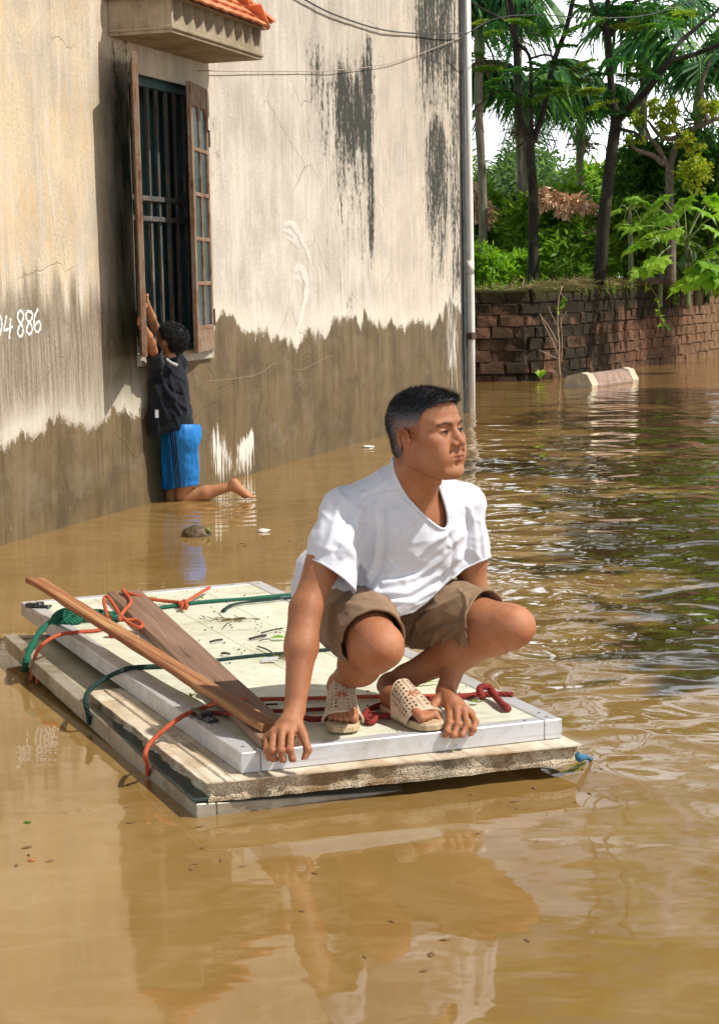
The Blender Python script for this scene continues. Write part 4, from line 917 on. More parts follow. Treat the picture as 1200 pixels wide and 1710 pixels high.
# ================================================================== RAFT OF OLD DOOR PANELS
RZ = .145
UC = [atz(402, 1258, RZ), atz(938, 1200, RZ), atz(435, 970, RZ), atz(35, 1005, RZ)]      # near-left, near-right, far-right, far-left
def quad_map(Cn):
    def Q(a, b, dz=0.0):
        """a metres from the left edge, b metres from the near edge"""
        W_ = np.linalg.norm(Cn[1] - Cn[0]); L_ = np.linalg.norm(Cn[3] - Cn[0]); u, v = a / W_, b / L_
        p = (1 - u) * (1 - v) * Cn[0] + u * (1 - v) * Cn[1] + u * v * Cn[2] + (1 - u) * v * Cn[3]
        return p + np.array([0, 0, dz])
    return Q, np.linalg.norm(Cn[1] - Cn[0]), np.linalg.norm(Cn[3] - Cn[0])
def qbox(Q, org, a0, a1, b0, b1, z0, z1, bev=0.0, na=1, nb=1):
    m = MB(); m.box((0, 0, 0), (1, 1, 1)) if bev == 0 else m.box((a0, b0, z0), (a1, b1, z1), bev)
    V = np.concatenate(m.V)
    if bev == 0: V = V * [a1 - a0, b1 - b0, z1 - z0] + [a0, b0, z0]
    m.V = [np.array([Q(a, b, z) - org for a, b, z in V])]; return m
def alu(name, base, dirt):
    n = NT(name, .38, .5); c = n.coord(); d = n.noise(c, 6, 6, .7); s = n.noise(n.map(c, (60, 60, 60)), 1, 4, .7)
    col = n.mix(n.rng(d, .42, .62), base, dirt); col = n.mix(n.rng(s, .6, .78, 0, .6), col, tuple(x * .35 for x in dirt))
    col = n.mix(n.rng(n.noise(n.map(c, (3, 3, 80)), 1, 3), .6, .7, 0, .25), col, (.2, .17, .12))
    return n.out(col, n.rng(d, .3, .7, .3, .6), n.bump(s, .12, .001), Metallic=.35)
ALU = alu('dull_aluminium', (.62, .62, .64), (.48, .46, .42)); ALU2 = alu('muddy_aluminium', (.40, .36, .29), (.25, .20, .13))
n = NT('cream_door_panel', .42, .5); c = n.coord(); d = n.noise(c, 4, 7, .7, .5); s = n.noise(c, 30, 6, .75)
col = n.mix(n.rng(d, .42, .68, 0, .8), (.70, .72, .58), (.50, .47, .32)); col = n.mix(n.rng(s, .55, .72, 0, .6), col, (.25, .2, .12)); col = n.mix(n.rng(n.noise(n.map(c, (.8, 2.2, 1)), 3.2, 6, .7, 1.0), .56, .72, 0, .6), col, (.30, .23, .12))
sc2 = n.voro(n.mix(.3, n.map(c, (1, 6, 1)), n.noise(c, 3, 3, .5, 0, 1), 'ADD'), 7, 'DISTANCE_TO_EDGE')
col = n.mix(n.ma('MULTIPLY', n.rng(sc2, 0, .012, .5, 0), n.rng(n.noise(c, 1.7), .5, .6)), col, (.16, .13, .09))
PANEL = n.out(col, n.rng(d, .3, .7, .25, .55), n.bump(s, .15, .002))
n = NT('silted_door_panel', .5, .5); c = n.coord(); d = n.noise(c, 5, 6, .7)
PANEL2 = n.out(n.ramp(d, [(.3, (.26, .22, .12)), (.5, (.36, .33, .22)), (.7, (.47, .45, .34))]), .4, n.bump(d, .2, .004))
raft = empty('door_panel_raft', tuple(UC[0] * [1, 1, 0]), 0, 'raft of stacked old door panels and torn foam boards lashed together under the squatting man', 'raft')
RO = UC[0] * np.array([1, 1, 0])
Q1, W1, L1 = quad_map([p * np.array([1, 1, 0]) for p in UC])
ZU = RZ; TH = .054; RW = .052
for (a0, a1, b0, b1) in ((0, RW, 0, L1), (W1 - RW, W1, 0, L1), (RW + .0015, W1 - RW - .0015, L1 - RW, L1)):
    qbox(Q1, RO, a0, a1, b0, b1, ZU - TH, ZU, .0025).build('frame_rail', ALU, raft)
qbox(Q1, RO, RW + .0015, W1 - RW - .0015, 0, RW * .8, ZU - TH, ZU, .0025).build('frame_rail', ALU, raft)
nb_ = 4; aw = (W1 - 2 * RW) / nb_
for k in range(nb_):
    qbox(Q1, RO, RW + k * aw + .001, RW + (k + 1) * aw - .0008, RW * .8 + .001, L1 - RW - .001, ZU - TH + .004, ZU - .003, .0012).build('panel_board', PANEL, raft)
RIV = simple('steel_rivet', (.35, .35, .36), .35, .2, 50, .1, .001, .8)
for a, b in [(RW * .5, .06), (RW * .5, .32), (RW * .5, .62), (RW * .5, 1.2), (RW * .5, 1.75), (RW * .5, L1 - .06), (W1 - RW * .5, .08), (W1 - RW * .5, .10 + .9), (W1 - .10, .02), (W1 - .03, .03), (W1 - RW * .5, L1 - .05), (W1 - .12, L1 - .025), (RW * .6, .46)]:
    p = Q1(a, b, ZU) - RO; MB().tube([p, p + [0, 0, .0015], p + [0, 0, .0025]], [.0055, .005, .002], 10).build('rivet', RIV, raft)
# lower panel, nearly awash and tipped up at the far end
LC = [atz(328, 1343, .036), None, None, atz(8, 1061, .088)]
acr = (UC[1] - UC[0]) / np.linalg.norm(UC[1] - UC[0]); dl = LC[3] - LC[0]; dlh = dl * [1, 1, 0]; perp = np.array([dlh[1], -dlh[0], 0]) / np.linalg.norm(dlh)
acr2 = perp * .6 + acr * .4; acr2 /= np.linalg.norm(acr2)
LC[1] = LC[0] + acr2 * .97 + [0, 0, -.062]; LC[2] = LC[3] + acr2 * .97 + [0, 0, -.07]
Q2, W2, L2 = quad_map(LC)
for (a0, a1, b0, b1) in ((0, RW, 0, L2), (W2 - RW, W2, 0, L2), (RW + .001, W2 - RW - .001, 0, RW), (RW + .001, W2 - RW - .001, L2 - RW, L2)):
    qbox(Q2, RO, a0, a1, b0, b1, -.055, 0, .0025).build('lower_frame_rail', ALU2, raft)
qbox(Q2, RO, RW + .001, W2 - RW - .001, RW + .001, L2 - RW - .001, -.05, -.006, 0).build('lower_panel_board', PANEL2, raft)
# torn foam-core boards between them
FOAM = NT('wet_foam_core', .95, .2); c = FOAM.coord(); v = FOAM.voro(c, 230); d = FOAM.noise(c, 9, 6, .7)
col = FOAM.mix(FOAM.rng(d, .42, .62), (.70, .60, .44), (.28, .18, .09)); col = FOAM.mix(FOAM.rng(v, .35, .7, 0, .6), col, (.14, .09, .045))
col = FOAM.mix(FOAM.rng(FOAM.noise(c, 3, 4), .52, .66, 0, .85), col, (.05, .035, .02))
FOAM.out(col, .95, FOAM.bump(v, .8, .004)); FOAM = FOAM.m
SKIN = NT('stained_cream_laminate', .5, .4); c = SKIN.coord(); d = SKIN.noise(SKIN.map(c, (2, 2, 2)), 2.5, 6, .7, .6)
g = SKIN.noise(SKIN.node('VectorRotate', {'Vector': c, 'Angle': -.38}, rotation_type='Z_AXIS').outputs[0], 1, 1)
gv = SKIN.map(SKIN.node('VectorRotate', {'Vector': c, 'Angle': -.36}, rotation_type='Z_AXIS').outputs[0], (26, 1.6, 1)); g = SKIN.noise(gv, 1, 6, .7, .3)
col = SKIN.mix(SKIN.rng(d, .4, .62), (.70, .63, .49), (.44, .32, .19)); col = SKIN.mix(SKIN.rng(g, .5, .72, 0, .7), col, (.22, .13, .06))
SKIN.out(col, .5, SKIN.bump(g, .25, .003)); SKIN = SKIN.m
FZ = .090
FC = [atz(343, 1308, FZ), atz(972, 1243, FZ), None, atz(122, 1137, FZ)]
FC[2] = FC[3] + (FC[1] - FC[0]); Q3, W3, L3 = quad_map([p * np.array([1, 1, 0]) for p in FC])
def torn_slab(nameS, nameF, Q, a0, a1, b0, b1, z0, z1, seed, rag=.012):
    t = np.linspace(0, 1, 60)
    ed = [(a0 + (a1 - a0) * t, np.full(60, b0)), (np.full(30, a1), b0 + (b1 - b0) * t[::2]), (a1 + (a0 - a1) * t[::2], np.full(30, b1)), (np.full(60, a0), b1 + (b0 - b1) * t)]
    A_ = np.concatenate([e[0] for e in ed]); B_ = np.concatenate([e[1] for e in ed]); k = len(A_); ca, cb = (a0 + a1) / 2, (b0 + b1) / 2
    nn = np.stack([np.sign(ca - A_) * (np.abs(A_ - ca) > (a1 - a0) / 2 - .01), np.sign(cb - B_) * (np.abs(B_ - cb) > (b1 - b0) / 2 - .01)], -1)
    def ring(z, amp, fr, s, inset=0):
        w_ = vnoise(np.stack([A_ * fr, B_ * fr, A_ * 0 + z * 9], -1), 1, s) * amp + vnoise(np.stack([A_ * fr * 4, B_ * fr * 4, A_ * 0 + z * 40], -1), 1, s + 3) * amp * .5 + inset
        return np.array([Q(a + n_[0] * max(0, w), b + n_[1] * max(0, w), z) - RO for a, b, n_, w in zip(A_, B_, nn, w_)])
    top = [ring(z1, rag * .5, 9, seed), ring(z1 - .004, rag * .5, 9, seed)]
    m = MB(); V = np.concatenate(top + [top[0].mean(0)[None]]); m.add(V, [[i, (i + 1) % k, k + (i + 1) % k, k + i][::-1] for i in range(k)] + [[i, (i + 1) % k, 2 * k] for i in range(k)])
    m.build(nameS, SKIN, raft)
    rings = [ring(z, rag, 12, seed + 1, rag * .7 + (.004 if 0 < i < 5 else 0)) for i, z in enumerate(np.linspace(z1 - .0045, z0, 7))]
    m = MB(); m.add(np.concatenate(rings), [[j * k + i, j * k + (i + 1) % k, (j + 1) * k + (i + 1) % k, (j + 1) * k + i][::-1] for j in range(6) for i in range(k)]); m.build(nameF, FOAM, raft)
torn_slab('laminate_skin', 'foam_core', Q3, 0, W3, 0, 1.15, .036, FZ, 2)
# moulded ridge along the left edge of the laminate
P = np.array([Q3(.055, b, FZ + .001) - RO for b in np.linspace(.0, 1.13, 20)]); MB().tube(P, .006, 6).build('laminate_ridge', SKIN, raft, True)
P = np.array([Q3(.078, b, FZ + .000) - RO for b in np.linspace(.0, 1.13, 20)]); MB().tube(P, .003, 6).build('laminate_ridge', SKIN, raft, True)
TS = simple('dark_teal_sheet', (.02, .05, .05), .35, .3, 12, .2)
Q4, W4, L4 = quad_map([atz(322, 1335, .048), atz(322, 1335, .048) + acr * .9, atz(150, 1185, .056) + acr * .9, atz(150, 1185, .056)])
qbox(Q4, RO, 0, .5, 0, L4, -.008, 0, .001).build('teal_sheet', TS, raft)
# black latches screwed to the left rail
BLK = simple('black_plastic_latch', (.018, .018, .02), .35, .2, 30, .1)
def latch(a, b, L_, rot=0.0):
    c0 = Q1(a, b, ZU) - RO; d = unit(Q1(a, b - .2) - Q1(a, b)); d = np.array([d[0] * math.cos(rot) - d[1] * math.sin(rot), d[0] * math.sin(rot) + d[1] * math.cos(rot), 0]); ang = math.atan2(d[1], d[0])
    M = Matrix.Translation(c0) @ Matrix.Rotation(ang, 4, 'Z')
    m = MB(); m.box((-L_ / 2, -.014, 0), (L_ * .1, .014, .016), .004, M); m.box((L_ * .06, -.017, 0), (L_ / 2, .017, .009), .004, M); m.box((-.012, -.02, .0), (.018, .02, .02), .005, M)
    o = m.build('latch', BLK, raft)
    for x in (L_ * .22, L_ * .4): MB().tube([M @ Vector((x, 0, .0085)), M @ Vector((x, 0, .0105))], .0045, 8).build('latch_screw', RIV, o)
latch(.035, .40, .13, .12); latch(.03, 2.33, .10, .9)

# ---- planks lying on the raft
def grainwood(name, a, b, c_, sc=9):
    n = NT(name, .7, .3); c = n.coord(); g = n.noise(n.map(c, (1.2, sc * 4, sc * 4)), 1, 7, .7, .8)
    col = n.ramp(g, [(.28, a), (.5, b), (.72, c_)]); col = n.mix(n.rng(n.noise(n.map(c, (3, 40, 40)), 1, 4, .6), .6, .75, 0, .8), col, tuple(x * .35 for x in a))
    return n.out(col, .7, n.bump(g, .6, .003))
GREYW = grainwood('weathered_board_wood', (.12, .062, .038), (.23, .135, .088), (.32, .21, .145)); ORW = grainwood('split_red_wood', (.15, .05, .02), (.30, .115, .045), (.52, .31, .13))
def plank(name, p0, p1, wd, th, mat, label, taper=1.0, rag=.0, roll=0.0, nseg=24):
    """box-like board from p0 (near end, underside centre) to p1; local x along it"""
    p0, p1 = np.array(p0), np.array(p1); L_ = np.linalg.norm(p1 - p0); d = (p1 - p0) / L_; M = Matrix.Translation(p0) @ Vector(d).to_track_quat('X', 'Z').to_matrix().to_4x4() @ Matrix.Rotation(roll, 4, 'X')
    V = []; F = []
    for i in range(nseg + 1):
        x = L_ * i / nseg; w_ = wd * (1 + (taper - 1) * i / nseg); j1 = rag * (vnoise(np.array([[x * 9, 0, 0]]))[0]); j2 = rag * (vnoise(np.array([[x * 11, 5, 0]]))[0])
        e = .003
        V += [(x, -w_ / 2 + j1 + e, 0), (x, -w_ / 2 + j1, e), (x, -w_ / 2 + j1 * .5, th - e), (x, -w_ / 2 + j1 * .5 + e, th), (x, w_ / 2 + j2 * .5 - e, th), (x, w_ / 2 + j2 * .5, th - e), (x, w_ / 2 + j2, e), (x, w_ / 2 + j2 - e, 0)]
    for i in range(nseg): F += [[i * 8 + k, i * 8 + (k + 1) % 8, (i + 1) * 8 + (k + 1) % 8, (i + 1) * 8 + k][::-1] for k in range(8)]
    F += [list(range(8)), [nseg * 8 + k for k in range(8)][::-1]]
    o = link(name, rawmesh(name, V, F), None, mat); o.matrix_world = M; tag(o, label, 'plank', 'planks laid on the raft'); return o
pA = (atz(437, 1253, ZU) + atz(503, 1246, ZU)) / 2; pB = (atz(172, 1000, ZU) + atz(243, 996, ZU)) / 2
plank('plank', pA + [0, 0, .001], pB + [0, 0, .001], .108, .026, GREYW, 'wide weathered grey-brown board lying slanted across the raft, under the red plank', 1.2, .003)
pC = atz(452, 1222, .172); pD = atY(58, 973, 6.55)
plank('plank', pC, pD, .062, .020, ORW, 'narrow split reddish plank with yellow edge, its far end jutting past the raft corner', 1.0, .006, math.radians(6))

# ---- ropes and straps
def ropemat(name, a, b, sc=120, rough=.75):
    n = NT(name, rough, .3); c = n.coord(); v = n.node('TexWave', {'Vector': c, 'Scale': sc, 'Distortion': 1.5}, bands_direction='DIAGONAL').outputs[1]
    return n.out(n.mix(v, a, b), rough, n.bump(v, .8, .003))
ROR = ropemat('orange_cord', (.42, .07, .03), (.75, .17, .07)); RRED = ropemat('red_black_strap', (.09, .012, .012), (.42, .05, .035), 60); RG = ropemat('green_strap', (.006, .07, .04), (.012, .16, .09), 40); RDG = ropemat('dark_green_strap', (.008, .025, .02), (.015, .05, .04), 50)
def rope(px_, z, r, mat, name, label, n_=60, org=None, twist=True):
    """px_: list of (x, y[, dz]) in photo pixels laid on height z"""
    P = [atz(q[0], q[1], z + (q[2] if len(q) > 2 else 0)) for q in px_]; P = spline(P, n_)
    m = MB(); m.tube(P, r, 8)
    o = m.build(name, mat, None, True); tag(o, label, name.replace('_', ' '), 'cords and straps lashing the raft'); return o
def flat_strap(px_, z, wd, th, mat, name, label, n_=40):
    P = [atz(q[0], q[1], z + (q[2] if len(q) > 2 else 0)) for q in px_]; P = spline(P, n_); T = unit(np.gradient(P, axis=0)); V = []; F = []
    for i, (p, t) in enumerate(zip(P, T)):
        up = np.array([0, 0, 1.0]); s = np.cross(t, up); s = s / (np.linalg.norm(s) + 1e-6); u_ = np.cross(s, t); w_ = wd * (1 + .2 * math.sin(i * .9)) / 2
        V += [p - s * w_ - u_ * 0, p - s * w_ * .6 + u_ * th, p + s * w_ * .6 + u_ * th, p + s * w_, p - u_ * th * .3]
    k = len(P); F = [[i * 5 + a, i * 5 + (a + 1) % 5, (i + 1) * 5 + (a + 1) % 5, (i + 1) * 5 + a] for i in range(k - 1) for a in range(5)] + [[0, 1, 2, 3, 4][::-1], [(k - 1) * 5 + a for a in range(5)]]
    o = link(name, rawmesh(name, V, F, True), None, mat); tag(o, label, name.replace('_', ' '), 'cords and straps lashing the raft'); return o
z_ = ZU + .004
flat_strap([(150, 1027, .01), (190, 1024), (250, 1018), (300, 1011), (350, 1005), (420, 1000), (490, 993), (560, 985)], z_ - .003, .030, .007, RG, 'strap', 'dark green cloth strap stretched across the back of the raft')
flat_strap([(372, 1021), (385, 1012), (410, 1007), (450, 1003), (490, 998)], z_ - .001, .016, .006, RDG, 'strap', 'loose dark green strap end beside the long green strap')
# green strap down over the corner with knot
flat_strap([(108, 1028, .022), (90, 1036, .018), (70, 1052, .006), (52, 1082, -.03), (43, 1108, -.07), (42, 1122, -.125)], ZU, .026, .007, RG, 'strap', 'green strap pulled down over the lower panel at the far left corner')
m = MB(); kc = atz(112, 1031, ZU + .02)
for k in range(5):
    t = np.linspace(0, 2 * math.pi, 26); a = k * .63; P = np.stack([.034 * np.cos(t) + .02 * np.cos(a), .026 * np.sin(t) * math.cos(a), .019 * np.sin(t + a) + .004], -1); m.tube(kc + P, .0105, 7, False)
m.tube(spline([kc, kc + [.06, .01, -.004], kc + [.10, .03, .0], kc + [.155, .035, -.012], kc + [.19, .02, -.018]], 16), [.016] * 6 + [.024] * 5 + [.016] * 3 + [.008] * 2, 8)
tag(m.build('strap_knot', RG, None, True), 'bulky knot of green strap on the far left of the raft', 'knot')
rope([(150, 1208, -.13), (147, 1190, -.09), (143, 1168, -.052), (152, 1150, -.048), (178, 1132, -.03), (203, 1120, 0), (222, 1115), (280, 1112)], ZU + .005, .008, RDG, 'cord', 'dark green cord bent over the left rail and foam board')
rope([(352, 1104), (400, 1098), (440, 1094), (490, 1090), (560, 1084)], ZU + .002, .0065, RDG, 'cord', 'dark cord crossing the middle of the cream panel')
rope([(52, 1136, -.145), (55, 1118, -.11), (60, 1094, -.055), (74, 1074, -.008), (100, 1060, .002), (135, 1055), (165, 1052), (180, 1042, .012), (184, 1030, .02)], ZU + .005, .0065, ROR, 'cord', 'orange cord hanging over the left edge beside the green strap')
rope([(63, 1140, -.14), (62, 1128, -.125), (57, 1117, -.11)], ZU + .005, .0055, ROR, 'cord', 'frayed second end of the orange cord dipping in the water')
rope([(180, 1030, .03), (176, 1015, .05), (174, 1000, .06), (180, 997, .065), (190, 1010, .055), (202, 1028, .045), (215, 1040, .035), (232, 1048, .03), (238, 1043, .03), (228, 1036, .03), (212, 1035, .035), (200, 1034, .04), (206, 1022, .045), (218, 1008, .035), (216, 998, .03), (207, 988, .035), (206, 985, .035), (216, 991, .03), (250, 1000, .015), (280, 1004, .008), (305, 1007, .012), (308, 1012, .01)], ZU + .004, .0068, ROR, 'cord', 'orange cord looped loosely over the two planks', 160)
rope([(300, 1009, .014), (308, 1003, .02), (312, 1010, .022), (310, 1016, .008), (304, 1012, .016), (312, 1004, .022), (325, 996, .02), (338, 988, .02), (350, 981, .02)], ZU + .002, .0065, ROR, 'cord', 'orange cord tied round the green strap with its end sticking up', 70)
m = MB(); kc = atz(192, 1056, ZU + .014)
for k in range(5):
    t = np.linspace(0, 2 * math.pi, 22); a = k * .9; m.tube(kc + np.stack([.018 * np.cos(t) * math.cos(a), .016 * np.sin(t), .014 * np.sin(t + a)], -1), .0055, 6, False)
for e in ((.05, .0, -.012), (.062, -.01, -.012), (.045, -.014, -.012)): m.tube(spline([kc, kc + np.array(e) * .6 + [0, 0, .004], kc + e], 8), .004, 5)
tag(m.build('cord_knot', RRED, None, True), 'small red cord knot beside the narrow plank', 'knot')
rope([(247, 1294, -.14), (246, 1278, -.10), (243, 1258, -.056), (252, 1240, -.05), (275, 1218, -.02), (300, 1199, .001), (318, 1190, .004), (345, 1180, .006), (372, 1170, .035), (395, 1168, .034), (430, 1168, .006), (480, 1167), (535, 1166), (600, 1164), (680, 1163), (740, 1162), (800, 1160)], ZU + .005, .0068, ROR, 'cord', 'orange-red cord from the left edge over the latch and behind the man', 140)
rope([(318, 1188, .004), (345, 1190), (368, 1191, .002), (400, 1192, .022), (440, 1188, .006), (480, 1187), (540, 1184), (600, 1180)], ZU + .004, .006, RRED, 'cord', 'red cord running below the orange-red one towards the sandals', 80)
rope([(505, 1197), (520, 1201), (545, 1200), (575, 1197), (605, 1197), (625, 1196), (650, 1195), (668, 1190), (655, 1182), (632, 1180), (612, 1188), (628, 1197), (618, 1206), (608, 1196), (622, 1182), (640, 1176)], ZU + .008, .0085, RRED, 'strap', 'crumpled red and black webbing between the two sandals', 120)
rope([(700, 1168), (740, 1166), (775, 1163), (800, 1159), (830, 1159), (856, 1160)], ZU + .006, .008, RRED, 'strap', 'red webbing strap running right from the left sandal')
rope([(806, 1166, .0), (800, 1152, .02), (808, 1146, .028), (818, 1150, .02), (826, 1162, .008), (838, 1176, .003), (848, 1184)], ZU + .008, .0105, RRED, 'strap', 'knotted end of the red webbing near the right raft corner', 50)

# ---- litter on the raft
TWG = simple('wet_dark_twig', (.025, .018, .012), .7, .3)
def small(name, pts, r, mat, label, cat, grp):
    tag(MB().tube(spline(pts, 10), r, 5).build(name, mat, None, True), label, cat, grp)
gt = 'dark twigs scattered on the cream panel'
for x0, y0, x1, y1, r, lb in ((436, 1057, 472, 1049, .0028, 'long straight dark twig nearest the back rail'), (416, 1067, 444, 1061, .0045, 'short thick dark twig in the middle of the cream panel'), (350, 1072, 371, 1068, .0038, 'dark twig lying nearest the wide board'),
                              (430, 1079, 454, 1089, .0026, 'thin twig slanting down to the dark cord'), (370, 1091, 384, 1092, .0038, 'stubby dark twig just above the dark cord'), (432, 1070, 452, 1067, .0018, 'hair-thin twig beside the green leaf'), (372, 1049, 381, 1040, .0016, 'curved thread-like twig below the dry fern'), (440, 1178, 463, 1176, .003, 'dark twig between the two red cords')):
    small('twig', [atz(x0, y0, z_), atz((x0 + x1) / 2, (y0 + y1) / 2 - 1, z_ + .004), atz(x1, y1, z_)], r, TWG, lb, 'twig', gt)
C_ = np.array([atz(random.uniform(330, 480), random.uniform(1030, 1110), z_) for _ in range(34)] + [atz(random.uniform(560, 860), random.uniform(1120, 1190), z_) for _ in range(16)] + [atz(random.uniform(250, 440), random.uniform(985, 1120), z_) for _ in range(20)])
m = MB()
for p in C_: s = random.uniform(.0015, .004); m.tube([p, p + [s * 2, s, .0005]], s * .6, 5)
tag(m.build('bark_crumb', TWG), 'dark crumbs of bark and silt sprinkled over the cream panel', 'crumbs', kind='stuff')
def leaf_on(x, y, L_, W_, az, mat, label, z=z_, cup=.2):
    p = atz(x, y, z + .002); d = np.array([math.cos(az), math.sin(az), 0]); s = np.array([-d[1], d[0], 0]); t = np.linspace(0, 1, 7); V = []
    for a in t: w_ = W_ * math.sin(math.pi * min(.97, max(.02, a)) ** .8) / 2; V += [p + d * L_ * a + s * w_ + [0, 0, w_ * cup + .004 * math.sin(a * 5)], p + d * L_ * a + [0, 0, .001], p + d * L_ * a - s * w_ + [0, 0, w_ * cup + .003]]
    F = []
    for i in range(6): F += [[3 * i, 3 * i + 1, 3 * i + 4, 3 * i + 3], [3 * i + 1, 3 * i + 2, 3 * i + 5, 3 * i + 4]]
    me = rawmesh('leaf', V, F, True, dict(lv=np.full(21, .5))); tag(link('fallen_leaf', me, None, mat), label, 'leaf', 'fallen leaves on the raft')
leaf_on(452, 1066, .07, .035, .1, L_MID, 'small green leaf near the straight twigs on the cream panel'); leaf_on(787, 1173, .03, .022, .4, L_MID, 'tiny green leaf below the red strap on the right'); leaf_on(688, 1143, .11, .016, .35, L_LITE, 'narrow green blade behind the left heel'); leaf_on(250, 1000, .04, .02, 1, L_LITE, 'yellow-green leaf by the slanted board near the back'); leaf_on(338, 1000, .03, .02, 2, L_MID, 'dark green leaf beside the knotted orange cord end')
leaf_on(318, 1166, .05, .016, 1.4, L_YEL, 'bent yellow-brown leaf between the left rail and the planks', cup=1.0)
def tuft(x, y, n_, sx, label):
    p = atz(x, y, z_); C2 = p + rng.normal(size=(n_, 3)) * [sx, .012, .003]; C2[:, 2] = np.maximum(C2[:, 2], z_); D2 = unit(rng.normal(size=(n_, 3)) * [1, .35, .12]); V, F = leaf_quads(C2, D2, .035, .004)
    tag(link('dry_fern', rawmesh('dry_fern', V, F, False, dict(lv=np.repeat(rng.random(n_), 4))), None, L_DRY), label, 'dry fern', 'dry plant bits on the raft')
tuft(385, 1034, 70, .045, 'dry brown fern frond on the far part of the cream panel'); tuft(472, 1098, 50, .03, 'dry straw caught along the dark cord')
o = MB().add([(0, 0, 0), (.05, .004, .004), (.052, .02, .012), (.004, .018, .01), (.03, .03, .002)], [[0, 1, 2, 3], [3, 2, 4]]).build('foil_scrap', simple('grey_plastic_film', (.5, .5, .5), .3), None)
o.location = atz(437, 1105, z_); tag(o, 'crumpled pale plastic scrap below the dark cord', 'scrap')
# blue rag end at the right foam corner
tag(MB().tube(spline([atz(960, 1261, .05), atz(968, 1266, .040), atz(976, 1264, .028), atz(986, 1268, .004)], 10), [.010, .014, .009, .012, .008, .010, .007, .008, .006, .006], 7).build('blue_rag', simple('blue_cloth_rag', (.03, .14, .25), .8, .3), None, True), 'end of a blue rag poking from the right end of the foam board', 'rag')

# ---- floating ridge-shaped block, husk, foam scrap in the flood
pa, pb = atz(982, 648, 0), atz(1060, 637, 0); d = unit(pb - pa); L_ = np.linalg.norm(pb - pa); s = np.array([-d[1], d[0], 0])
rb = empty('ridge_block', tuple(pa), math.atan2(d[1], d[0]), 'ridge-shaped masonry piece with pale ends floating before the reddish wall', 'block')
prof = [(-.02, -.12), (-.05, .02), (0.02, .15), (.10, .175), (.30, .13), (.38, -.10)]
def ridge(x0, x1, grow, nm, mt):
    m = MB(); k = len(prof); V = [(x0, y, z + grow) for y, z in prof] + [(x1, y, z + grow) for y, z in prof]; m.add(V, [list(range(k))[::-1], list(range(k, 2 * k))] + [[i, (i + 1) % k, (i + 1) % k + k, i + k] for i in range(k)]); return m.build(nm, mt, rb)
PALE = simple('pale_chalky_end', (.55, .46, .33), .9, .25, 12, .5, .01); BRN = simple('muddy_pink_face', (.30, .20, .15), .9, .3, 10, .5, .01)
ridge(.19, L_ - .19, 0, 'middle_face', BRN); ridge(0, .188, .014, 'end_cap', PALE); ridge(L_ - .188, L_, .014, 'end_cap', PALE)
hp = atz(329, 895, 0); hk = empty('coconut_husk', tuple(hp), 0, 'brown coconut husk floating in front of the kneeling boy', 'husk')
HUSK = simple('wet_husk', (.10, .065, .03), .55, .5, 14, .8, .01)
bm = bmesh.new(); bmesh.ops.create_icosphere(bm, subdivisions=4, radius=1.0)
for v in bm.verts: r = 1 + .10 * mnoise.noise(v.co * 2.2) + .05 * mnoise.noise(v.co * 7); v.co = Vector((v.co.x * .082 * r, v.co.y * .06 * r, v.co.z * .055 * r + .004))
me = bpy.data.meshes.new('shell'); bm.to_mesh(me); bm.free(); me.polygons.foreach_set('use_smooth', np.ones(len(me.polygons), bool)); link('shell', me, hk, HUSK)
MB().tube([(.04, -.02, .045), (.06, -.03, .038), (.078, -.03, .02)], [.004, .014, .006], 6).build('husk_tuft', simple('green_husk_tip', (.16, .17, .03), .6), hk, True)
def scrap(x, y, w_, mat, name, label, cat, h=.012):
    bm = bmesh.new(); bmesh.ops.create_icosphere(bm, subdivisions=3, radius=1.0)
    for v in bm.verts: r = 1 + .35 * mnoise.noise(v.co * 1.9 + Vector((x, y, 0))); v.co = Vector((v.co.x * w_ * r, v.co.y * w_ * .8 * r, v.co.z * h * r + h * .4))
    me = bpy.data.meshes.new(name); bm.to_mesh(me); bm.free(); me.polygons.foreach_set('use_smooth', np.ones(len(me.polygons), bool)); o = link(name, me, None, mat); o.location = atz(x, y, 0); tag(o, label, cat)
scrap(440, 888, .035, simple('white_foam_scrap', (.6, .57, .5), .8), 'foam_scrap', 'white foam scrap floating right of the coconut husk', 'foam scrap')
scrap(614, 747, .05, simple('white_foam_bit', (.7, .68, .62), .8), 'foam_scrap', 'tiny white foam bit by the far base of the plaster wall', 'foam scrap')
scrap(53, 1437, .009, simple('orange_leaf_bit', (.35, .14, .04), .7), 'leaf_bit', 'tiny orange leaf bit floating in the near left water', 'leaf bit', .003)
scrap(46, 1374, .009, L_LITE, 'leaf_bit', 'tiny green leaf bit floating in the near left swirl', 'leaf bit', .003)
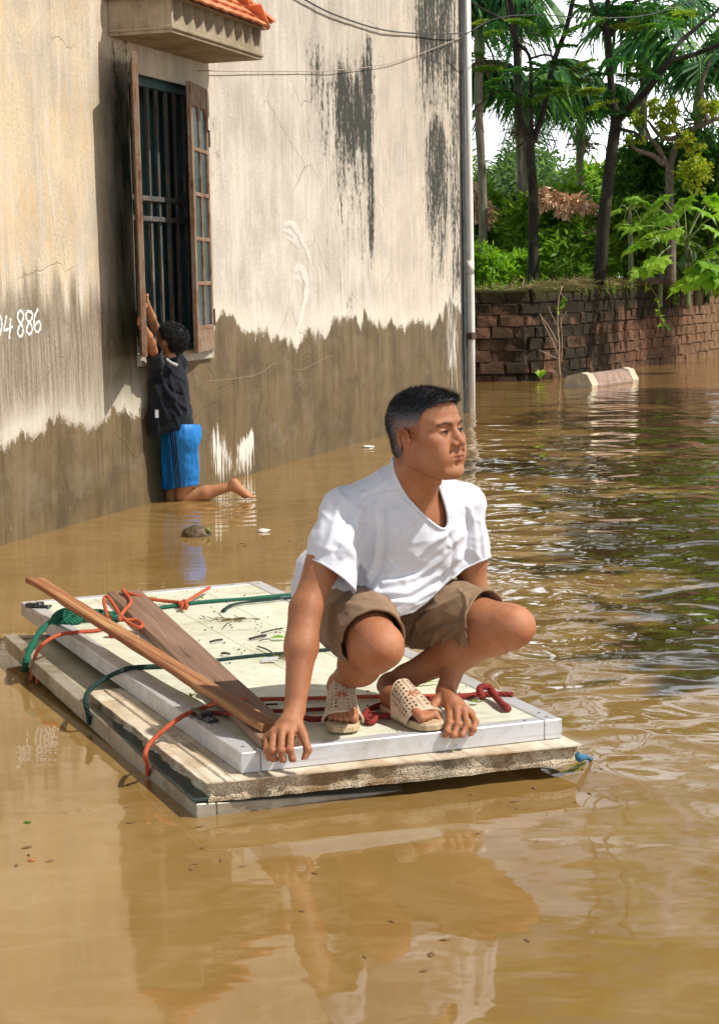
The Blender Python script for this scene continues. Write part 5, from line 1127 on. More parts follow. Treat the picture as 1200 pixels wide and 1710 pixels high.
# ================================================================== IMPLICIT BODY MODELLING (smooth unions on a grid, then surface nets)
BIG = .05
def cap(a, b, ra, rb, k=.01, op='u'):
    a, b = np.array(a, float), np.array(b, float); ab = b - a; l2 = max(ab @ ab, 1e-12); r = max(ra, rb) + k + .012
    def f(X, Y, Z):
        t = np.clip(((X - a[0]) * ab[0] + (Y - a[1]) * ab[1] + (Z - a[2]) * ab[2]) / l2, 0, 1)
        return np.sqrt((X - a[0] - t * ab[0]) ** 2 + (Y - a[1] - t * ab[1]) ** 2 + (Z - a[2] - t * ab[2]) ** 2) - (ra + (rb - ra) * t)
    return (np.minimum(a, b) - r, np.maximum(a, b) + r, f, k, op)
def ell(c, R, rad, k=.01, op='u'):
    """R rows = local axes in world"""
    c = np.array(c, float); R = np.array(R, float); rad = np.array(rad, float); ext = np.sqrt(((R * rad[:, None]) ** 2).sum(0)) + k + .012
    def f(X, Y, Z):
        dx, dy, dz = X - c[0], Y - c[1], Z - c[2]
        q = [(R[i, 0] * dx + R[i, 1] * dy + R[i, 2] * dz) for i in range(3)]
        k0 = np.sqrt(sum((q[i] / rad[i]) ** 2 for i in range(3))); k1 = np.sqrt(sum((q[i] / rad[i] ** 2) ** 2 for i in range(3))) + 1e-9
        return k0 * (k0 - 1) / k1
    return (c - ext, c + ext, f, k, op)
def chain(pts, rad, k=.008):
    return [cap(pts[i], pts[i + 1], rad[i], rad[i + 1], k) for i in range(len(pts) - 1)]
I3 = np.eye(3)
class Field:
    def __init__(s, lo, hi, h):
        s.lo = np.array(lo, float); s.h = h; s.n = np.ceil((np.array(hi) - s.lo) / h).astype(int) + 1
        s.g = np.full(s.n, BIG, np.float32)
        s.ax = [s.lo[i] + h * np.arange(s.n[i]) for i in range(3)]
    def _sl(s, lo, hi):
        a = np.clip(np.floor((lo - s.lo) / s.h).astype(int), 0, s.n); b = np.clip(np.ceil((hi - s.lo) / s.h).astype(int) + 1, 0, s.n)
        return tuple(slice(i, j) for i, j in zip(a, b))
    def _put(s, g, sl, d, k, op):
        v = g[sl]
        if op == 'u':
            h = np.clip(.5 + .5 * (v - d) / k, 0, 1); g[sl] = v * (1 - h) + d * h - k * h * (1 - h)
        elif op == 's':
            h = np.clip(.5 - .5 * (v + d) / k, 0, 1); g[sl] = v * (1 - h) - d * h + k * h * (1 - h)
    def prims(s, ps, g=None, off=None):
        for lo, hi, f, k, op in ps:
            sl = s._sl(lo, hi)
            if any(x.start >= x.stop for x in sl): continue
            X = s.ax[0][sl[0]][:, None, None]; Y = s.ax[1][sl[1]][None, :, None]; Z = s.ax[2][sl[2]][None, None, :]
            d = f(X, Y, Z).astype(np.float32)
            if g is None: s._put(s.g, sl, d, k, op)
            else:
                s2 = tuple(slice(x.start - o, x.stop - o) for x, o in zip(sl, off)); s._put(g, s2, d, k, op)
    def group(s, ps, k):
        lo = np.min([p[0] for p in ps], 0); hi = np.max([p[1] for p in ps], 0); sl = s._sl(lo, hi)
        g = np.full(tuple(x.stop - x.start for x in sl), BIG, np.float32); s.prims(ps, g, tuple(x.start for x in sl)); s._put(s.g, sl, g, k, 'u')
    def mesh(s):
        g = s.g; ins = g < 0; nx, ny, nz = g.shape
        cnt = np.zeros((nx - 1, ny - 1, nz - 1), np.uint8)
        for i in (0, 1):
            for j in (0, 1):
                for k in (0, 1): cnt += ins[i:nx - 1 + i, j:ny - 1 + j, k:nz - 1 + k]
        act = (cnt > 0) & (cnt < 8); I, J, K = np.nonzero(act); N = len(I)
        idm = np.full(act.shape, -1, np.int32); idm[I, J, K] = np.arange(N)
        cor = {(i, j, k): g[I + i, J + j, K + k] for i in (0, 1) for j in (0, 1) for k in (0, 1)}
        acc = np.zeros((N, 3)); w = np.zeros(N)
        for c in cor:
            for ax in range(3):
                if c[ax]: continue
                d = list(c); d[ax] = 1; a, b = cor[c], cor[tuple(d)]; m = (a < 0) != (b < 0); t = np.where(m, a / np.where(m, a - b, 1), 0)
                P = np.array(c, float)[None].repeat(N, 0); P[:, ax] += t; acc += P * m[:, None]; w += m
        V = (np.stack([I, J, K], -1) + acc / w[:, None]) * s.h + s.lo
        Fs = []
        for ax in range(3):
            o = [a for a in range(3) if a != ax]; A_ = np.take(ins, range(0, ins.shape[ax] - 1), ax); B_ = np.take(ins, range(1, ins.shape[ax]), ax)
            ch = A_ != B_; sl = [slice(None)] * 3
            for q in o: sl[q] = slice(1, -1)
            chs = ch[tuple(sl)]; idx = list(np.nonzero(chs)); 
            for q in o: idx[q] = idx[q] + 1
            u, v = o; 
            def cell(du, dv):
                t = [x.copy() for x in idx]; t[u] -= du; t[v] -= dv; return idm[t[0], t[1], t[2]]
            q4 = np.stack([cell(1, 1), cell(0, 1), cell(0, 0), cell(1, 0)], -1)
            fl = A_[idx[0], idx[1], idx[2]]
            if ax == 1: fl = ~fl
            q4[~fl] = q4[~fl][:, ::-1]; Fs.append(q4)
        return V, np.concatenate(Fs)
def vnormals(V, F):
    n = np.cross(V[F[:, 2]] - V[F[:, 0]], V[F[:, 3]] - V[F[:, 1]]); N = np.zeros_like(V)
    for k in range(4): np.add.at(N, F[:, k], n)
    return unit(N)
def relax(V, F, it=2, lam=.5):
    for _ in range(it):
        S = np.zeros_like(V); c = np.zeros(len(V))
        for k in range(4):
            a, b = F[:, k], F[:, (k + 1) % 4]
            np.add.at(S, a, V[b]); np.add.at(S, b, V[a]); np.add.at(c, a, 1); np.add.at(c, b, 1)
        V = V + lam * (S / c[:, None] - V)
    return V
def keepfaces(V, F, ok):
    """drop faces with any vertex not ok, reindex; returns V, F, old index"""
    F = F[ok[F].all(1)]; used = np.unique(F); mp = np.full(len(V), -1); mp[used] = np.arange(len(used)); return V[used], mp[F], used
def smooth_rim(V, F, it=6):
    """even out the open edges of a cloth mesh"""
    E_ = np.sort(np.concatenate([F[:, [0, 1]], F[:, [1, 2]], F[:, [2, 3]], F[:, [3, 0]]]), 1); u, c = np.unique(E_, axis=0, return_counts=True); B = u[c == 1]; V = V.copy()
    for _ in range(it):
        S = np.zeros_like(V); n_ = np.zeros(len(V)); np.add.at(S, B[:, 0], V[B[:, 1]]); np.add.at(S, B[:, 1], V[B[:, 0]]); np.add.at(n_, B[:, 0], 1); np.add.at(n_, B[:, 1], 1); m = n_ > 0; V[m] = V[m] * .45 + .55 * S[m] / n_[m, None]
    return V
def projpx(V):
    d = V - CP; w_ = d @ FW; return 600 + FPX * (d @ CR) / w_, 855 - FPX * (d @ CU) / w_, w_
def inpoly(x, y, poly):
    c = np.zeros(len(x), bool); P = np.array(poly, float); j = len(P) - 1
    for i in range(len(P)):
        if P[i, 1] != P[j, 1]:
            m = ((P[i, 1] > y) != (P[j, 1] > y)) & (x < (P[j, 0] - P[i, 0]) * (y - P[i, 1]) / (P[j, 1] - P[i, 1]) + P[i, 0]); c ^= m
        j = i
    return c
def seglines(x, y, L):
    """distance from points to a polyline and parameter"""
    best = np.full(len(x), 1e9); side = np.zeros(len(x))
    for (x0, y0), (x1, y1) in zip(L[:-1], L[1:]):
        dx, dy = x1 - x0, y1 - y0; l2 = dx * dx + dy * dy; t = np.clip(((x - x0) * dx + (y - y0) * dy) / l2, 0, 1)
        d = np.hypot(x - x0 - t * dx, y - y0 - t * dy); m = d < best; best[m] = d[m]; side[m] = ((x - x0) * dy - (y - y0) * dx)[m]
    return best, np.sign(side)
def solid_shell(name, V, F, mat, parent, thick=.003, attrs=None, org=None):
    o = link(name, rawmesh(name, V - (0 if org is None else org), F.astype(np.int32), True, attrs), parent, mat)
    md = o.modifiers.new('thickness', 'SOLIDIFY'); md.thickness = thick; md.offset = -1; return o
def skin_material(name, c0, c1, c2):
    n = NT(name, .48, .45); c = n.coord(); t = n.attr('tone', 'Color')
    f = n.noise(c, 9, 5, .6); g = n.noise(c, 60, 4, .6); col = n.mix(n.rng(f, .35, .65), c0, c1); col = n.mix(n.rng(g, .5, .8, 0, .3), col, c2)
    col = n.mix(1.0, col, t, 'MULTIPLY')
    h = n.ma('ADD', n.noise(c, 260, 3, .6), n.ma('MULTIPLY', n.voro(c, 420), .6))
    return n.out(col, n.rng(f, .3, .7, .46, .62), n.bump(n.ma('ADD', h, n.ma('MULTIPLY', n.noise(c, 70, 4, .7), 1.2)), .38, .0022), Subsurface_Weight=.04, Subsurface_Radius=(.012, .005, .003), Subsurface_Scale=.5)
# ================================================================== THE SQUATTING MAN
MO = atz(572, 1200, RZ) * np.array([1, 1, 0])
P_ = lambda x, y, Y: atY(x, y, Y)
J = dict(neck=P_(690, 812, 4.76), rsh=P_(578, 846, 4.72), lsh=P_(778, 838, 4.88), pel=P_(606, 1003, 4.95), rhip=P_(578, 1012, 4.87), lhip=P_(662, 1012, 4.97),
         rkn=P_(634, 1080, 4.50), rank=P_(568, 1142, 4.80), lkn=P_(850, 1047, 4.70), lank=P_(650, 1144, 4.88),
         rel=P_(511, 1015, 4.60), rwr=P_(492, 1186, 4.47), lel=P_(792, 1010, 4.90), lwr=P_(744, 1155, 4.71), chest=P_(672, 890, 4.80), belly=P_(640, 960, 4.85), head=P_(711, 722, 4.68))
# torso axes
TU = unit(J['neck'] - J['pel']); TL = J['lsh'] - J['rsh']; TL = unit(TL - TU * (TL @ TU)); TF = np.cross(TL, TU)
TR = np.array([TL, TF, TU])
# head axes
HY_ = math.radians(51); HF = np.array([math.sin(HY_), -math.cos(HY_), .075]); HF = unit(HF); HL = unit(np.array([math.cos(HY_), math.sin(HY_), 0.03])); HU = np.cross(HF, HL); HU = unit(HU) if HU[2] > 0 else -unit(HU)
HR = np.array([HL, HF, HU]); HC = J['head']
def hp(l, f, u): return HC + HL * l + HF * f + HU * u
def HE(l, f, u, rad, k=.01, op='u', R=None): return ell(hp(l, f, u), HR if R is None else R @ HR, rad, k, op)
def HCp(a, b, ra, rb, k=.01, op='u'): return cap(hp(*a), hp(*b), ra, rb, k, op)
def rot2(i, j, a):
    R = np.eye(3); R[i, i] = R[j, j] = math.cos(a); R[i, j] = math.sin(a); R[j, i] = -math.sin(a); return R

def head_prims():
    p = [HE(0, -.012, .030, (.076, .098, .086), .02), HE(0, .018, .045, (.064, .070, .062), .03), HE(0, .030, -.040, (.063, .062, .080), .03)]
    for s in (-1, 1):
        p += [HCp((s * .054, .000, -.064), (s * .024, .068, -.104), .025, .022, .024), HCp((s * .058, -.005, -.03), (s * .052, .000, -.062), .018, .021, .02),
              HE(s * .046, .060, -.020, (.027, .026, .023), .018), HCp((s * .012, .090, .024), (s * .046, .072, .022), .0105, .011, .012), HE(s * .038, .068, -.055, (.026, .026, .034), .02)]
    p += [HE(0, .083, -.108, (.022, .018, .018), .018), HE(0, .078, -.066, (.034, .024, .024), .018)]
    for s in (-1, 1):
        p += [HE(s * .033, .098, .001, (.019, .013, .010), .010, 's')]
        p += [HE(s * .032, .0765, .000, (.0175, .0150, .0125), .004)]            # lids over the eyeball
    # nose
    p += [HCp((0, .088, .014), (0, .104, -.018), .0075, .0095, .008), HCp((0, .104, -.018), (0, .112, -.030), .0095, .0115, .006)]
    for s in (-1, 1): p += [HE(s * .0145, .1005, -.034, (.0085, .011, .0085), .006), HCp((s * .006, .102, -.010), (s * .024, .080, -.030), .006, .008, .010)]
    for s in (-1, 1): p += [HE(s * .0075, .105, -.0435, (.0042, .006, .004), .003, 's')]
    # lips
    for s in (-1, 1):
        p += [HCp((0, .1015, -.0625), (s * .023, .0875, -.0665), .0058, .0035, .005), HCp((0, .1005, -.0735), (s * .020, .089, -.0700), .0068, .0035, .005)]
        p += [HCp((0, .1085, -.0680), (s * .026, .0915, -.0685), .0016, .0016, .003, 's')]
        p += [HCp((s * .019, .0985, -.040), (s * .036, .086, -.066), .0028, .0030, .008, 's')]   # nasolabial fold
    p += [HCp((0, .105, -.050), (0, .105, -.056), .0025, .0025, .006, 's'), HCp((-.012, .099, -.086), (.012, .099, -.086), .003, .003, .010, 's')]
    # slits between the lids
    for s in (-1, 1): p += [HE(s * .0325, .0925, -.0015, (.0125, .0085, .0030), .0015, 's')]
    for s in (-1, 1): p += [HCp((s * .020, .0945, .0105), (s * .046, .083, .0115), .0012, .0012, .004, 's')]
    # ears
    for s in (-1, 1):
        Re = rot2(0, 1, s * -.35) @ rot2(1, 2, .18)
        p += [HE(s * .0785, -.012, -.012, (.0065, .0175, .031), .005, R=Re), HE(s * .074, -.004, -.030, (.007, .011, .014), .006)]
        t = np.linspace(-.9, 4.1, 9); rim = [(s * (.0815 + .002 * math.sin(a)), -.014 - .0165 * math.cos(a + 1.57) * -1 * 1.0, -.008 + .027 * math.sin(a)) for a in t]
        rim = [(s * .084, -.012 + .0165 * math.cos(a), -.008 + .0265 * math.sin(a)) for a in np.linspace(-.2, 3.9, 9)]
        p += [HCp(rim[i], rim[i + 1], .0038, .0038, .003) for i in range(8)]
        p += [HE(s * .086, -.009, -.010, (.0080, .0095, .017), .003, 's'), HE(s * .084, .006, -.014, (.005, .006, .006), .004)]
    return p
def neck_prims():
    nb = J['neck']
    p = [cap(hp(0, -.020, -.045), nb - TU * .03 - TF * .005, .060, .068, .03), cap(hp(0, .012, -.075), nb + TF * .03 - TU * .02, .040, .045, .025)]
    for s in (-1, 1): p += [cap(hp(s * .055, -.02, -.05), nb + TF * .055 + TL * s * .012 - TU * .045, .012, .010, .016)]
    p += [cap(hp(0, .028, -.112), hp(0, .024, -.135), .007, .009, .02)]
    for s in (-1, 1): p += [cap(nb + TF * .058 + TL * s * .018 - TU * .05, nb + TF * .03 + TL * s * .13 - TU * .02, .0085, .009, .016), cap(hp(s * .022, -.04, -.09), nb + TL * s * .055 - TU * .05, .026, .020, .03)]
    return p
# ---- hands: lists of (px, py, Y)
def hand(wr, knk, fing, thumb, palm_r, k=.0055, fr=(.0098, .0088, .0078, .0068)):
    g = []
    K_ = [P_(*q) for q in knk]; w_ = P_(*wr)
    for i, q in enumerate(K_): g.append(cap(w_ * .75 + q * .25 + 0, q, palm_r * .95, fr[0] * 1.12, .010))
    for i in range(len(K_) - 1): g.append(cap(K_[i], K_[i + 1], fr[0] * 1.02, fr[0] * 1.02, .008)); g.append(cap((w_ + K_[i]) / 2, (w_ + K_[i + 1]) / 2, palm_r * .85, palm_r * .85, .01))
    return g, [[P_(*q) for q in f] for f in fing], [P_(*q) for q in thumb]
def put_hand(Fd, wr, knk, fing, thumb, fsc=1.0, palm_r=.016):
    g, fs, th = hand(wr, knk, fing, thumb, palm_r); Fd.group(g, .014)
    K_ = [P_(*q) for q in knk]
    for q, f in zip(K_, fs):
        pts = [q] + f; rr = [.0098 * fsc, .0092 * fsc, .0082 * fsc, .0070 * fsc]
        gg = chain(pts, rr, .005); gg += [ell(pts[1], I3, (.0102 * fsc,) * 3, .004), ell(pts[2], I3, (.0090 * fsc,) * 3, .004)]
        Fd.group(gg, .0035)
    Fd.group(chain(th, [.0155 * fsc, .0118 * fsc, .0102 * fsc, .0080 * fsc], .006), .008)
RH = dict(wr=(493, 1190, 4.465), knk=[(446, 1232, 4.415), (457, 1224, 4.405), (471, 1220, 4.400), (486, 1221, 4.405)],
          fing=[[(446, 1252, 4.365), (451, 1267, 4.362), (456, 1278, 4.372)], [(454, 1253, 4.350), (458, 1268, 4.350), (465, 1277, 4.366)], [(469, 1253, 4.343), (472, 1268, 4.345), (478, 1278, 4.362)], [(484, 1252, 4.347), (488, 1267, 4.345), (494, 1280, 4.362)]],
          thumb=[(496, 1206, 4.44), (506, 1228, 4.40), (514, 1252, 4.375), (505, 1276, 4.362)])
LH = dict(wr=(746, 1160, 4.70), knk=[(786, 1192, 4.628), (774, 1186, 4.622), (762, 1184, 4.622), (750, 1186, 4.63)],
          fing=[[(793, 1206, 4.590), (790, 1218, 4.570), (785, 1227, 4.566)], [(779, 1210, 4.575), (771, 1228, 4.555), (763, 1240, 4.553)], [(764, 1209, 4.570), (757, 1228, 4.550), (749, 1243, 4.550)], [(750, 1207, 4.573), (746, 1221, 4.556), (741, 1233, 4.555)]],
          thumb=[(732, 1168, 4.68), (722, 1180, 4.645), (726, 1193, 4.62), (736, 1206, 4.605)])

LO = np.array([-.30, 4.26, .13]); HI = np.array([.52, 5.15, 1.075])
BF = Field(LO, HI, .0026)
# torso (kept a little inside the shirt)
tor = [ell(J['chest'] + TU * .00, TR, (.150, .098, .14), .03), ell(J['neck'] - TU * .06 + TF * .0, TR, (.135, .075, .075), .05), ell(J['belly'], TR, (.135, .105, .12), .05), ell(J['pel'], TR, (.14, .12, .11), .05)]
for s, q in ((-1, 'rsh'), (1, 'lsh')): tor += [cap(J['neck'] - TU * .050 + TL * s * .05, J[q] - TL * s * .015 - TU * .012, .040, .040, .04)]
tor += [ell(J['chest'] + TF * .045 + TL * s * .06 + TU * .03, TR, (.062, .045, .05), .03) for s in (-1, 1)]
BF.prims(tor); BF.prims(neck_prims()); BF.group(head_prims(), .012)
def limb3(a, b, c, r, bulge=None, k=.02):
    p = [cap(a, a * .45 + b * .55, r[0], r[1], k), cap(a * .45 + b * .55, b, r[1], r[2], k), cap(b, b * .62 + c * .38, r[2], r[3], k), cap(b * .62 + c * .38, c, r[3], r[4], k)]
    return p + (bulge or [])
# arms
ar = limb3(J['rsh'] - TU * .012, J['rel'], J['rwr'], (.046, .045, .040, .041, .0265), [cap(J['rsh'] * .6 + J['rel'] * .4 + [0, -.008, 0], J['rsh'] * .35 + J['rel'] * .65 + [0, -.010, 0], .042, .038, .02),
                                                            cap(J['rel'] + [-.004, .008, -.01], J['rel'] * .6 + J['rwr'] * .4 + [-.006, -.004, 0], .037, .034, .02), cap(J['rwr'], P_(486, 1206, 4.44), .0265, .024, .01)])
BF.group(ar, .03)
al = limb3(J['lsh'] - TU * .012, J['lel'], J['lwr'], (.044, .044, .039, .039, .026), [cap(J['lwr'], P_(750, 1170, 4.67), .026, .022, .01)])
BF.group(al, .03)
put_hand(BF, **RH); put_hand(BF, **LH)
# legs
def leg(h, kn, an, s, fwd):
    sh = unit(an - kn); th = unit(kn - h); out = unit(th - sh)
    p = [cap(h, h * .5 + kn * .5, .088, .078, .03), cap(h * .5 + kn * .5, kn - th * .02, .078, .060, .03),
         cap(kn + out * -.002, kn + sh * .05, .056, .052, .03), ell(kn + out * .020, I3, (.046, .046, .046), .025), ell(kn + th * .012 + out * .006, I3, (.052, .052, .050), .02),
         cap(kn + sh * .05 - out * .006, kn + sh * .17 - out * .012, .052, .053, .03), cap(kn + sh * .17 - out * .012, an - sh * .06, .053, .033, .03), cap(an - sh * .06, an, .033, .031, .02)]
    return p
BF.group(leg(J['rhip'], J['rkn'], J['rank'], -1, 0), .006)
BF.group(leg(J['lhip'], J['lkn'], J['lank'], 1, 0), .006)
SZ = RZ + .024
def foot(an, heel, toe, side):
    """heel, toe on the sole plane; side +1 = big toe on the left of the walking direction"""
    d = unit(toe - heel); lat = np.array([-d[1], d[0], 0]) * side; L_ = np.linalg.norm(toe - heel); up = np.array([0, 0, 1.])
    hz = heel + up * .024 + d * .028; ball = heel + d * L_ * .70
    p = [cap(an, hz + d * .004, .031, .027, .02), cap(an + d * .01, heel + d * L_ * .55 + up * .036, .030, .026, .02), cap(hz, ball + up * .016 + lat * .016, .024, .018, .02), cap(hz - lat * .005, ball + up * .014 - lat * .022, .022, .015, .02),
         cap(heel + d * L_ * .5 + up * .034, ball + up * .022, .026, .019, .02), ell(an + lat * .026, I3, (.012, .012, .012), .01), ell(an - lat * .026 - up * .008, I3, (.012, .012, .012), .01)]
    toes = []
    for i, (o_, l_, r_) in enumerate([(.030, 1.0, .0125), (.011, .985, .0090), (-.005, .955, .0085), (-.019, .915, .0080), (-.032, .865, .0080)]):
        b = heel + d * L_ * .74 + lat * o_ * .9 + up * .016; e = heel + d * L_ * (l_ - .035) + lat * o_ + up * r_ * 1.0
        toes.append([cap(b, (b + e) / 2 + up * .006, r_, r_ * .95, .006), cap((b + e) / 2 + up * .006, e, r_ * .95, r_ * 1.05, .006)])
    return p, toes
rheel = atz(570, 1186, SZ); rtoe = atz(574, 1219, SZ); rd = unit(rtoe - rheel)
RHEEL = np.array([-.062, 4.815, SZ]); RTOE = np.array([-.054, 4.572, SZ])
LTOE = atz(722, 1205, SZ); LHEEL = LTOE + unit(atz(628, 1168, SZ) - LTOE) * .25
for an, hl, to, sd in ((J['rank'], RHEEL, RTOE, 1), (J['lank'], LHEEL, LTOE, -1)):
    p, toes = foot(an, hl, to, sd); BF.group(p, .012)
    for t in toes: BF.group(t, .005)
V, F = BF.mesh(); del BF
V = relax(V, F, 1, .35)
Nn = vnormals(V, F)
# skin tone by place on the body
loc = (V - HC) @ HR.T; l_, f_, u_ = loc.T; tone = np.ones((len(V), 3))
def paint(w, c): 
    global tone
    w = np.clip(w, 0, 1)[:, None]; tone = tone * (1 - w) + tone * np.array(c) * w
gauss = lambda a, b, c, ca, cb, cc, ra, rb, rc: np.exp(-(((a - ca) / ra) ** 2 + ((b - cb) / rb) ** 2 + ((c - cc) / rc) ** 2))
al_ = np.abs(l_)
paint(1.2 * gauss(al_, f_, u_, .0, .1, -.068, .021, .02, .0085), (.80, .52, .50))          # lips
paint(1.0 * gauss(al_, f_, u_, .0, .11, -.068, .026, .03, .0018), (.35, .25, .22))
paint(.6 * gauss(al_, f_, u_, .0, .11, -.05, .03, .03, .008), (.75, .72, .72))               # upper-lip shade of stubble
paint(.35 * gauss(al_, f_, u_, .0, .09, -.1, .05, .05, .03), (.82, .80, .80))
paint(1.2 * gauss(al_, f_, u_, .032, .085, .003, .017, .02, .0032), (.35, .27, .25))          # lash line
paint(.5 * gauss(al_, f_, u_, .032, .08, -.012, .018, .02, .006), (.8, .68, .62))
bw = np.exp(-((u_ - (.0245 - .25 * np.abs(al_ - .034))) / .0042) ** 2) * (al_ > .010) * (al_ < .056) * (f_ > .04) * (np.linalg.norm(loc, axis=1) < .16)
paint(.9 * bw * (.6 + .5 * vnoise(loc * [400, 400, 120], 1)), (.16, .13, .12))
paint(.5 * gauss(al_, f_, u_, .05, .06, -.03, .03, .03, .02), (1.05, .86, .80))
paint(.4 * gauss(al_, f_, u_, 0, .115, -.03, .02, .02, .015), (1.05, .85, .80))
paint(.6 * gauss(al_, f_, u_, .08, -.01, -.01, .02, .03, .04), (1.05, .82, .76))
inhead = (np.linalg.norm(loc, axis=1) < .16)
stub = np.clip((u_ - np.interp(f_, [-.1, -.04, -.03, .008, .018, .03, .038, .055, .08], [-.09, -.085, -.01, .0, -.028, -.008, .035, .055, .066])) / .012, 0, 1) * inhead * (f_ < .085)
paint(.75 * stub, (.62, .58, .60))
# nails
for Hd in (RH, LH):
    for fpts in Hd['fing'] + [Hd['thumb']]:
        a, b = P_(*fpts[-2]), P_(*fpts[-1]); d = unit(b - a); q = b + d * .0005; w = np.exp(-(np.linalg.norm((V - q) * [1, 1, 1], axis=1) / .0062) ** 4) * np.clip(-(Nn[:, 1]) * 1.5, 0, 1)
        paint(w * .9, (1.45, 1.40, 1.45))
# pale thighs above the knees, browner forearms
fr = np.minimum(np.linalg.norm(V - J['rkn'], axis=1), np.linalg.norm(V - J['lkn'], axis=1)); paint(np.clip(1.6 - fr / .09, 0, .7) * (V[:, 2] > .30), (1.16, 1.16, 1.2))
kn_ = np.minimum(np.linalg.norm(V - (J['rkn'] + np.array([.0, -.055, -.01])), axis=1), np.linalg.norm(V - (J['lkn'] + np.array([.04, -.035, -.01])), axis=1)); paint(np.exp(-(kn_ / .032) ** 2) * (.55 + .5 * vnoise(V, 60)), (.92, .62, .56))
for Hd in (RH, LH):
    for q_ in Hd['knk'] + [f_q[0] for f_q in Hd['fing']]: paint(.35 * np.exp(-(np.linalg.norm(V - P_(*q_), axis=1) / .010) ** 2), (.95, .68, .62))
paint(.42 * np.clip(vnoise(V, 34) + .1, 0, 1), (.84, .68, .64)); paint(.30 * np.clip(vnoise(V, 120), 0, 1), (.75, .62, .58)); paint(.18 * np.clip(-vnoise(V, 14), 0, 1), (1.2, 1.15, 1.1))
# crow's feet and brow lines, crease shade painted as dark skin tone
for (a0, u0, a1, u1) in ((.050, .004, .064, .010), (.050, -.001, .066, .000), (.050, -.006, .063, -.012)):
    tt = np.clip(((al_ - a0) * (a1 - a0) + (u_ - u0) * (u1 - u0)) / ((a1 - a0) ** 2 + (u1 - u0) ** 2), 0, 1); dd_ = np.hypot(al_ - a0 - tt * (a1 - a0), u_ - u0 - tt * (u1 - u0)); paint(.45 * np.exp(-(dd_ / .0016) ** 2) * (f_ > .03) * inhead, (.62, .52, .5))
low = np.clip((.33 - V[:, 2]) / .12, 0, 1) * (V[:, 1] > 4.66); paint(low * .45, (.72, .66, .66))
SKIN_M = skin_material('tanned_skin', (.33, .128, .054), (.40, .168, .075), (.27, .092, .038))
man = empty('person', tuple(MO), 0, 'man in white V-neck shirt and brown shorts squatting on the raft, looking right', 'person')
body = link('body', rawmesh('body', V - MO, F.astype(np.int32), True, dict(tone=np.clip(tone, 0, 2))), man, SKIN_M)

# eyes
EW = simple('eye_white', (.26, .20, .16), .3, .05); EI = simple('dark_iris', (.02, .012, .008), .08, .1)
for s in (-1, 1):
    bm = bmesh.new(); bmesh.ops.create_uvsphere(bm, u_segments=20, v_segments=14, radius=.0115); me = bpy.data.meshes.new('eye'); bm.to_mesh(me); bm.free(); me.polygons.foreach_set('use_smooth', np.ones(len(me.polygons), bool))
    o = link('eye', me, man, EW); o.location = hp(s * .032, .0775, -.0015) - MO
    bm = bmesh.new(); bmesh.ops.create_uvsphere(bm, u_segments=16, v_segments=10, radius=.0084); me = bpy.data.meshes.new('iris'); bm.to_mesh(me); bm.free(); me.polygons.foreach_set('use_smooth', np.ones(len(me.polygons), bool))
    ir = link('iris', me, o, EI); ir.location = HF * .0050 + HL * .0022 - HU * .0003

# ---- hair: thin cap plus short strands
hf = Field(HC - .15, HC + .15, .0028)
hf.prims([HE(0, -.014, .034, (.0790, .1010, .0840), .02), HE(0, .018, .046, (.066, .075, .060), .03), HE(0, -.045, -.035, (.060, .055, .050), .03), HE(0, .062, .082, (.042, .034, .009), .02)])
Vh, Fh = hf.mesh(); lh = (Vh - HC) @ HR.T
def hairline(f, l): return np.interp(f, [-.12, -.07, -.045, -.032, .012, .016, .022, .030, .038, .048, .065, .085, .10], [-.088, -.086, -.066, .014, .020, -.030, -.022, .014, .040, .056, .068, .074, .078]) + np.where(f > .05, .02 * (np.abs(l) / .05) ** 2 * 0, 0)
jag = .006 * vnoise(lh, 260) + .004 * vnoise(lh, 120)
ok = lh[:, 2] > hairline(lh[:, 1], lh[:, 0]) + jag
sidew = np.clip((.060 - lh[:, 2]) / .042, 0, 1) * np.clip((lh[:, 1] + .075) / .05, 0, 1)
Vh2 = Vh - vnormals(Vh, Fh) * (np.clip(sidew, 0, 1) * .0025)[:, None] + vnormals(Vh, Fh) * (.0018 * vnoise(lh, 170) + .0012 * vnoise(lh, 400))[:, None]
Vc, Fc, us_ = keepfaces(Vh2, Fh, ok & (Vh2[:, 2] > .1)); lc = lh[us_]; sw = sidew[us_]
def haircol(l, sw_):
    r = vnoise(l * [500, 500, 90], 1) * .5 + .5
    dark = np.array([.014, .015, .019]); grey = np.array([.36, .26, .225]); q_ = np.clip(sw_ * (.62 + .38 * r), 0, 1)[:, None]; return dark * (1 - q_) + grey * q_
HAIR = NT('short_hair', .55, .4); HAIR.out(HAIR.attr('hc', 'Color'), .5); HAIR = HAIR.m
hairo = link('hair', rawmesh('hair', Vc - MO, Fc.astype(np.int32), True, dict(hc=haircol(lc, sw))), man, HAIR)
Nc = vnormals(Vc, Fc); pick = rng.integers(0, len(Vc), 19000); Pp, Np, Lp, Sw = Vc[pick], Nc[pick], lc[pick], sw[pick]
Lp_ = Lp
dirl = np.stack([Lp[:, 0] * 0, np.where(Lp[:, 2] > .06, 1.1, -.15), np.where(Lp[:, 2] > .06, .45, -.9)], -1) @ HR
D_ = unit(Np * np.where(Lp[:, 2] > .06, .9, .5)[:, None] + dirl * .75 + rng.normal(size=Pp.shape) * .22); ln = np.where(Lp[:, 2] > .075, .012, .007) * (1 - .4 * Sw) * rng.uniform(.6, 1.2, len(Pp)); ln = ln * np.where((Lp[:, 1] > .05) & (Lp[:, 2] > .06), 1.5, 1)
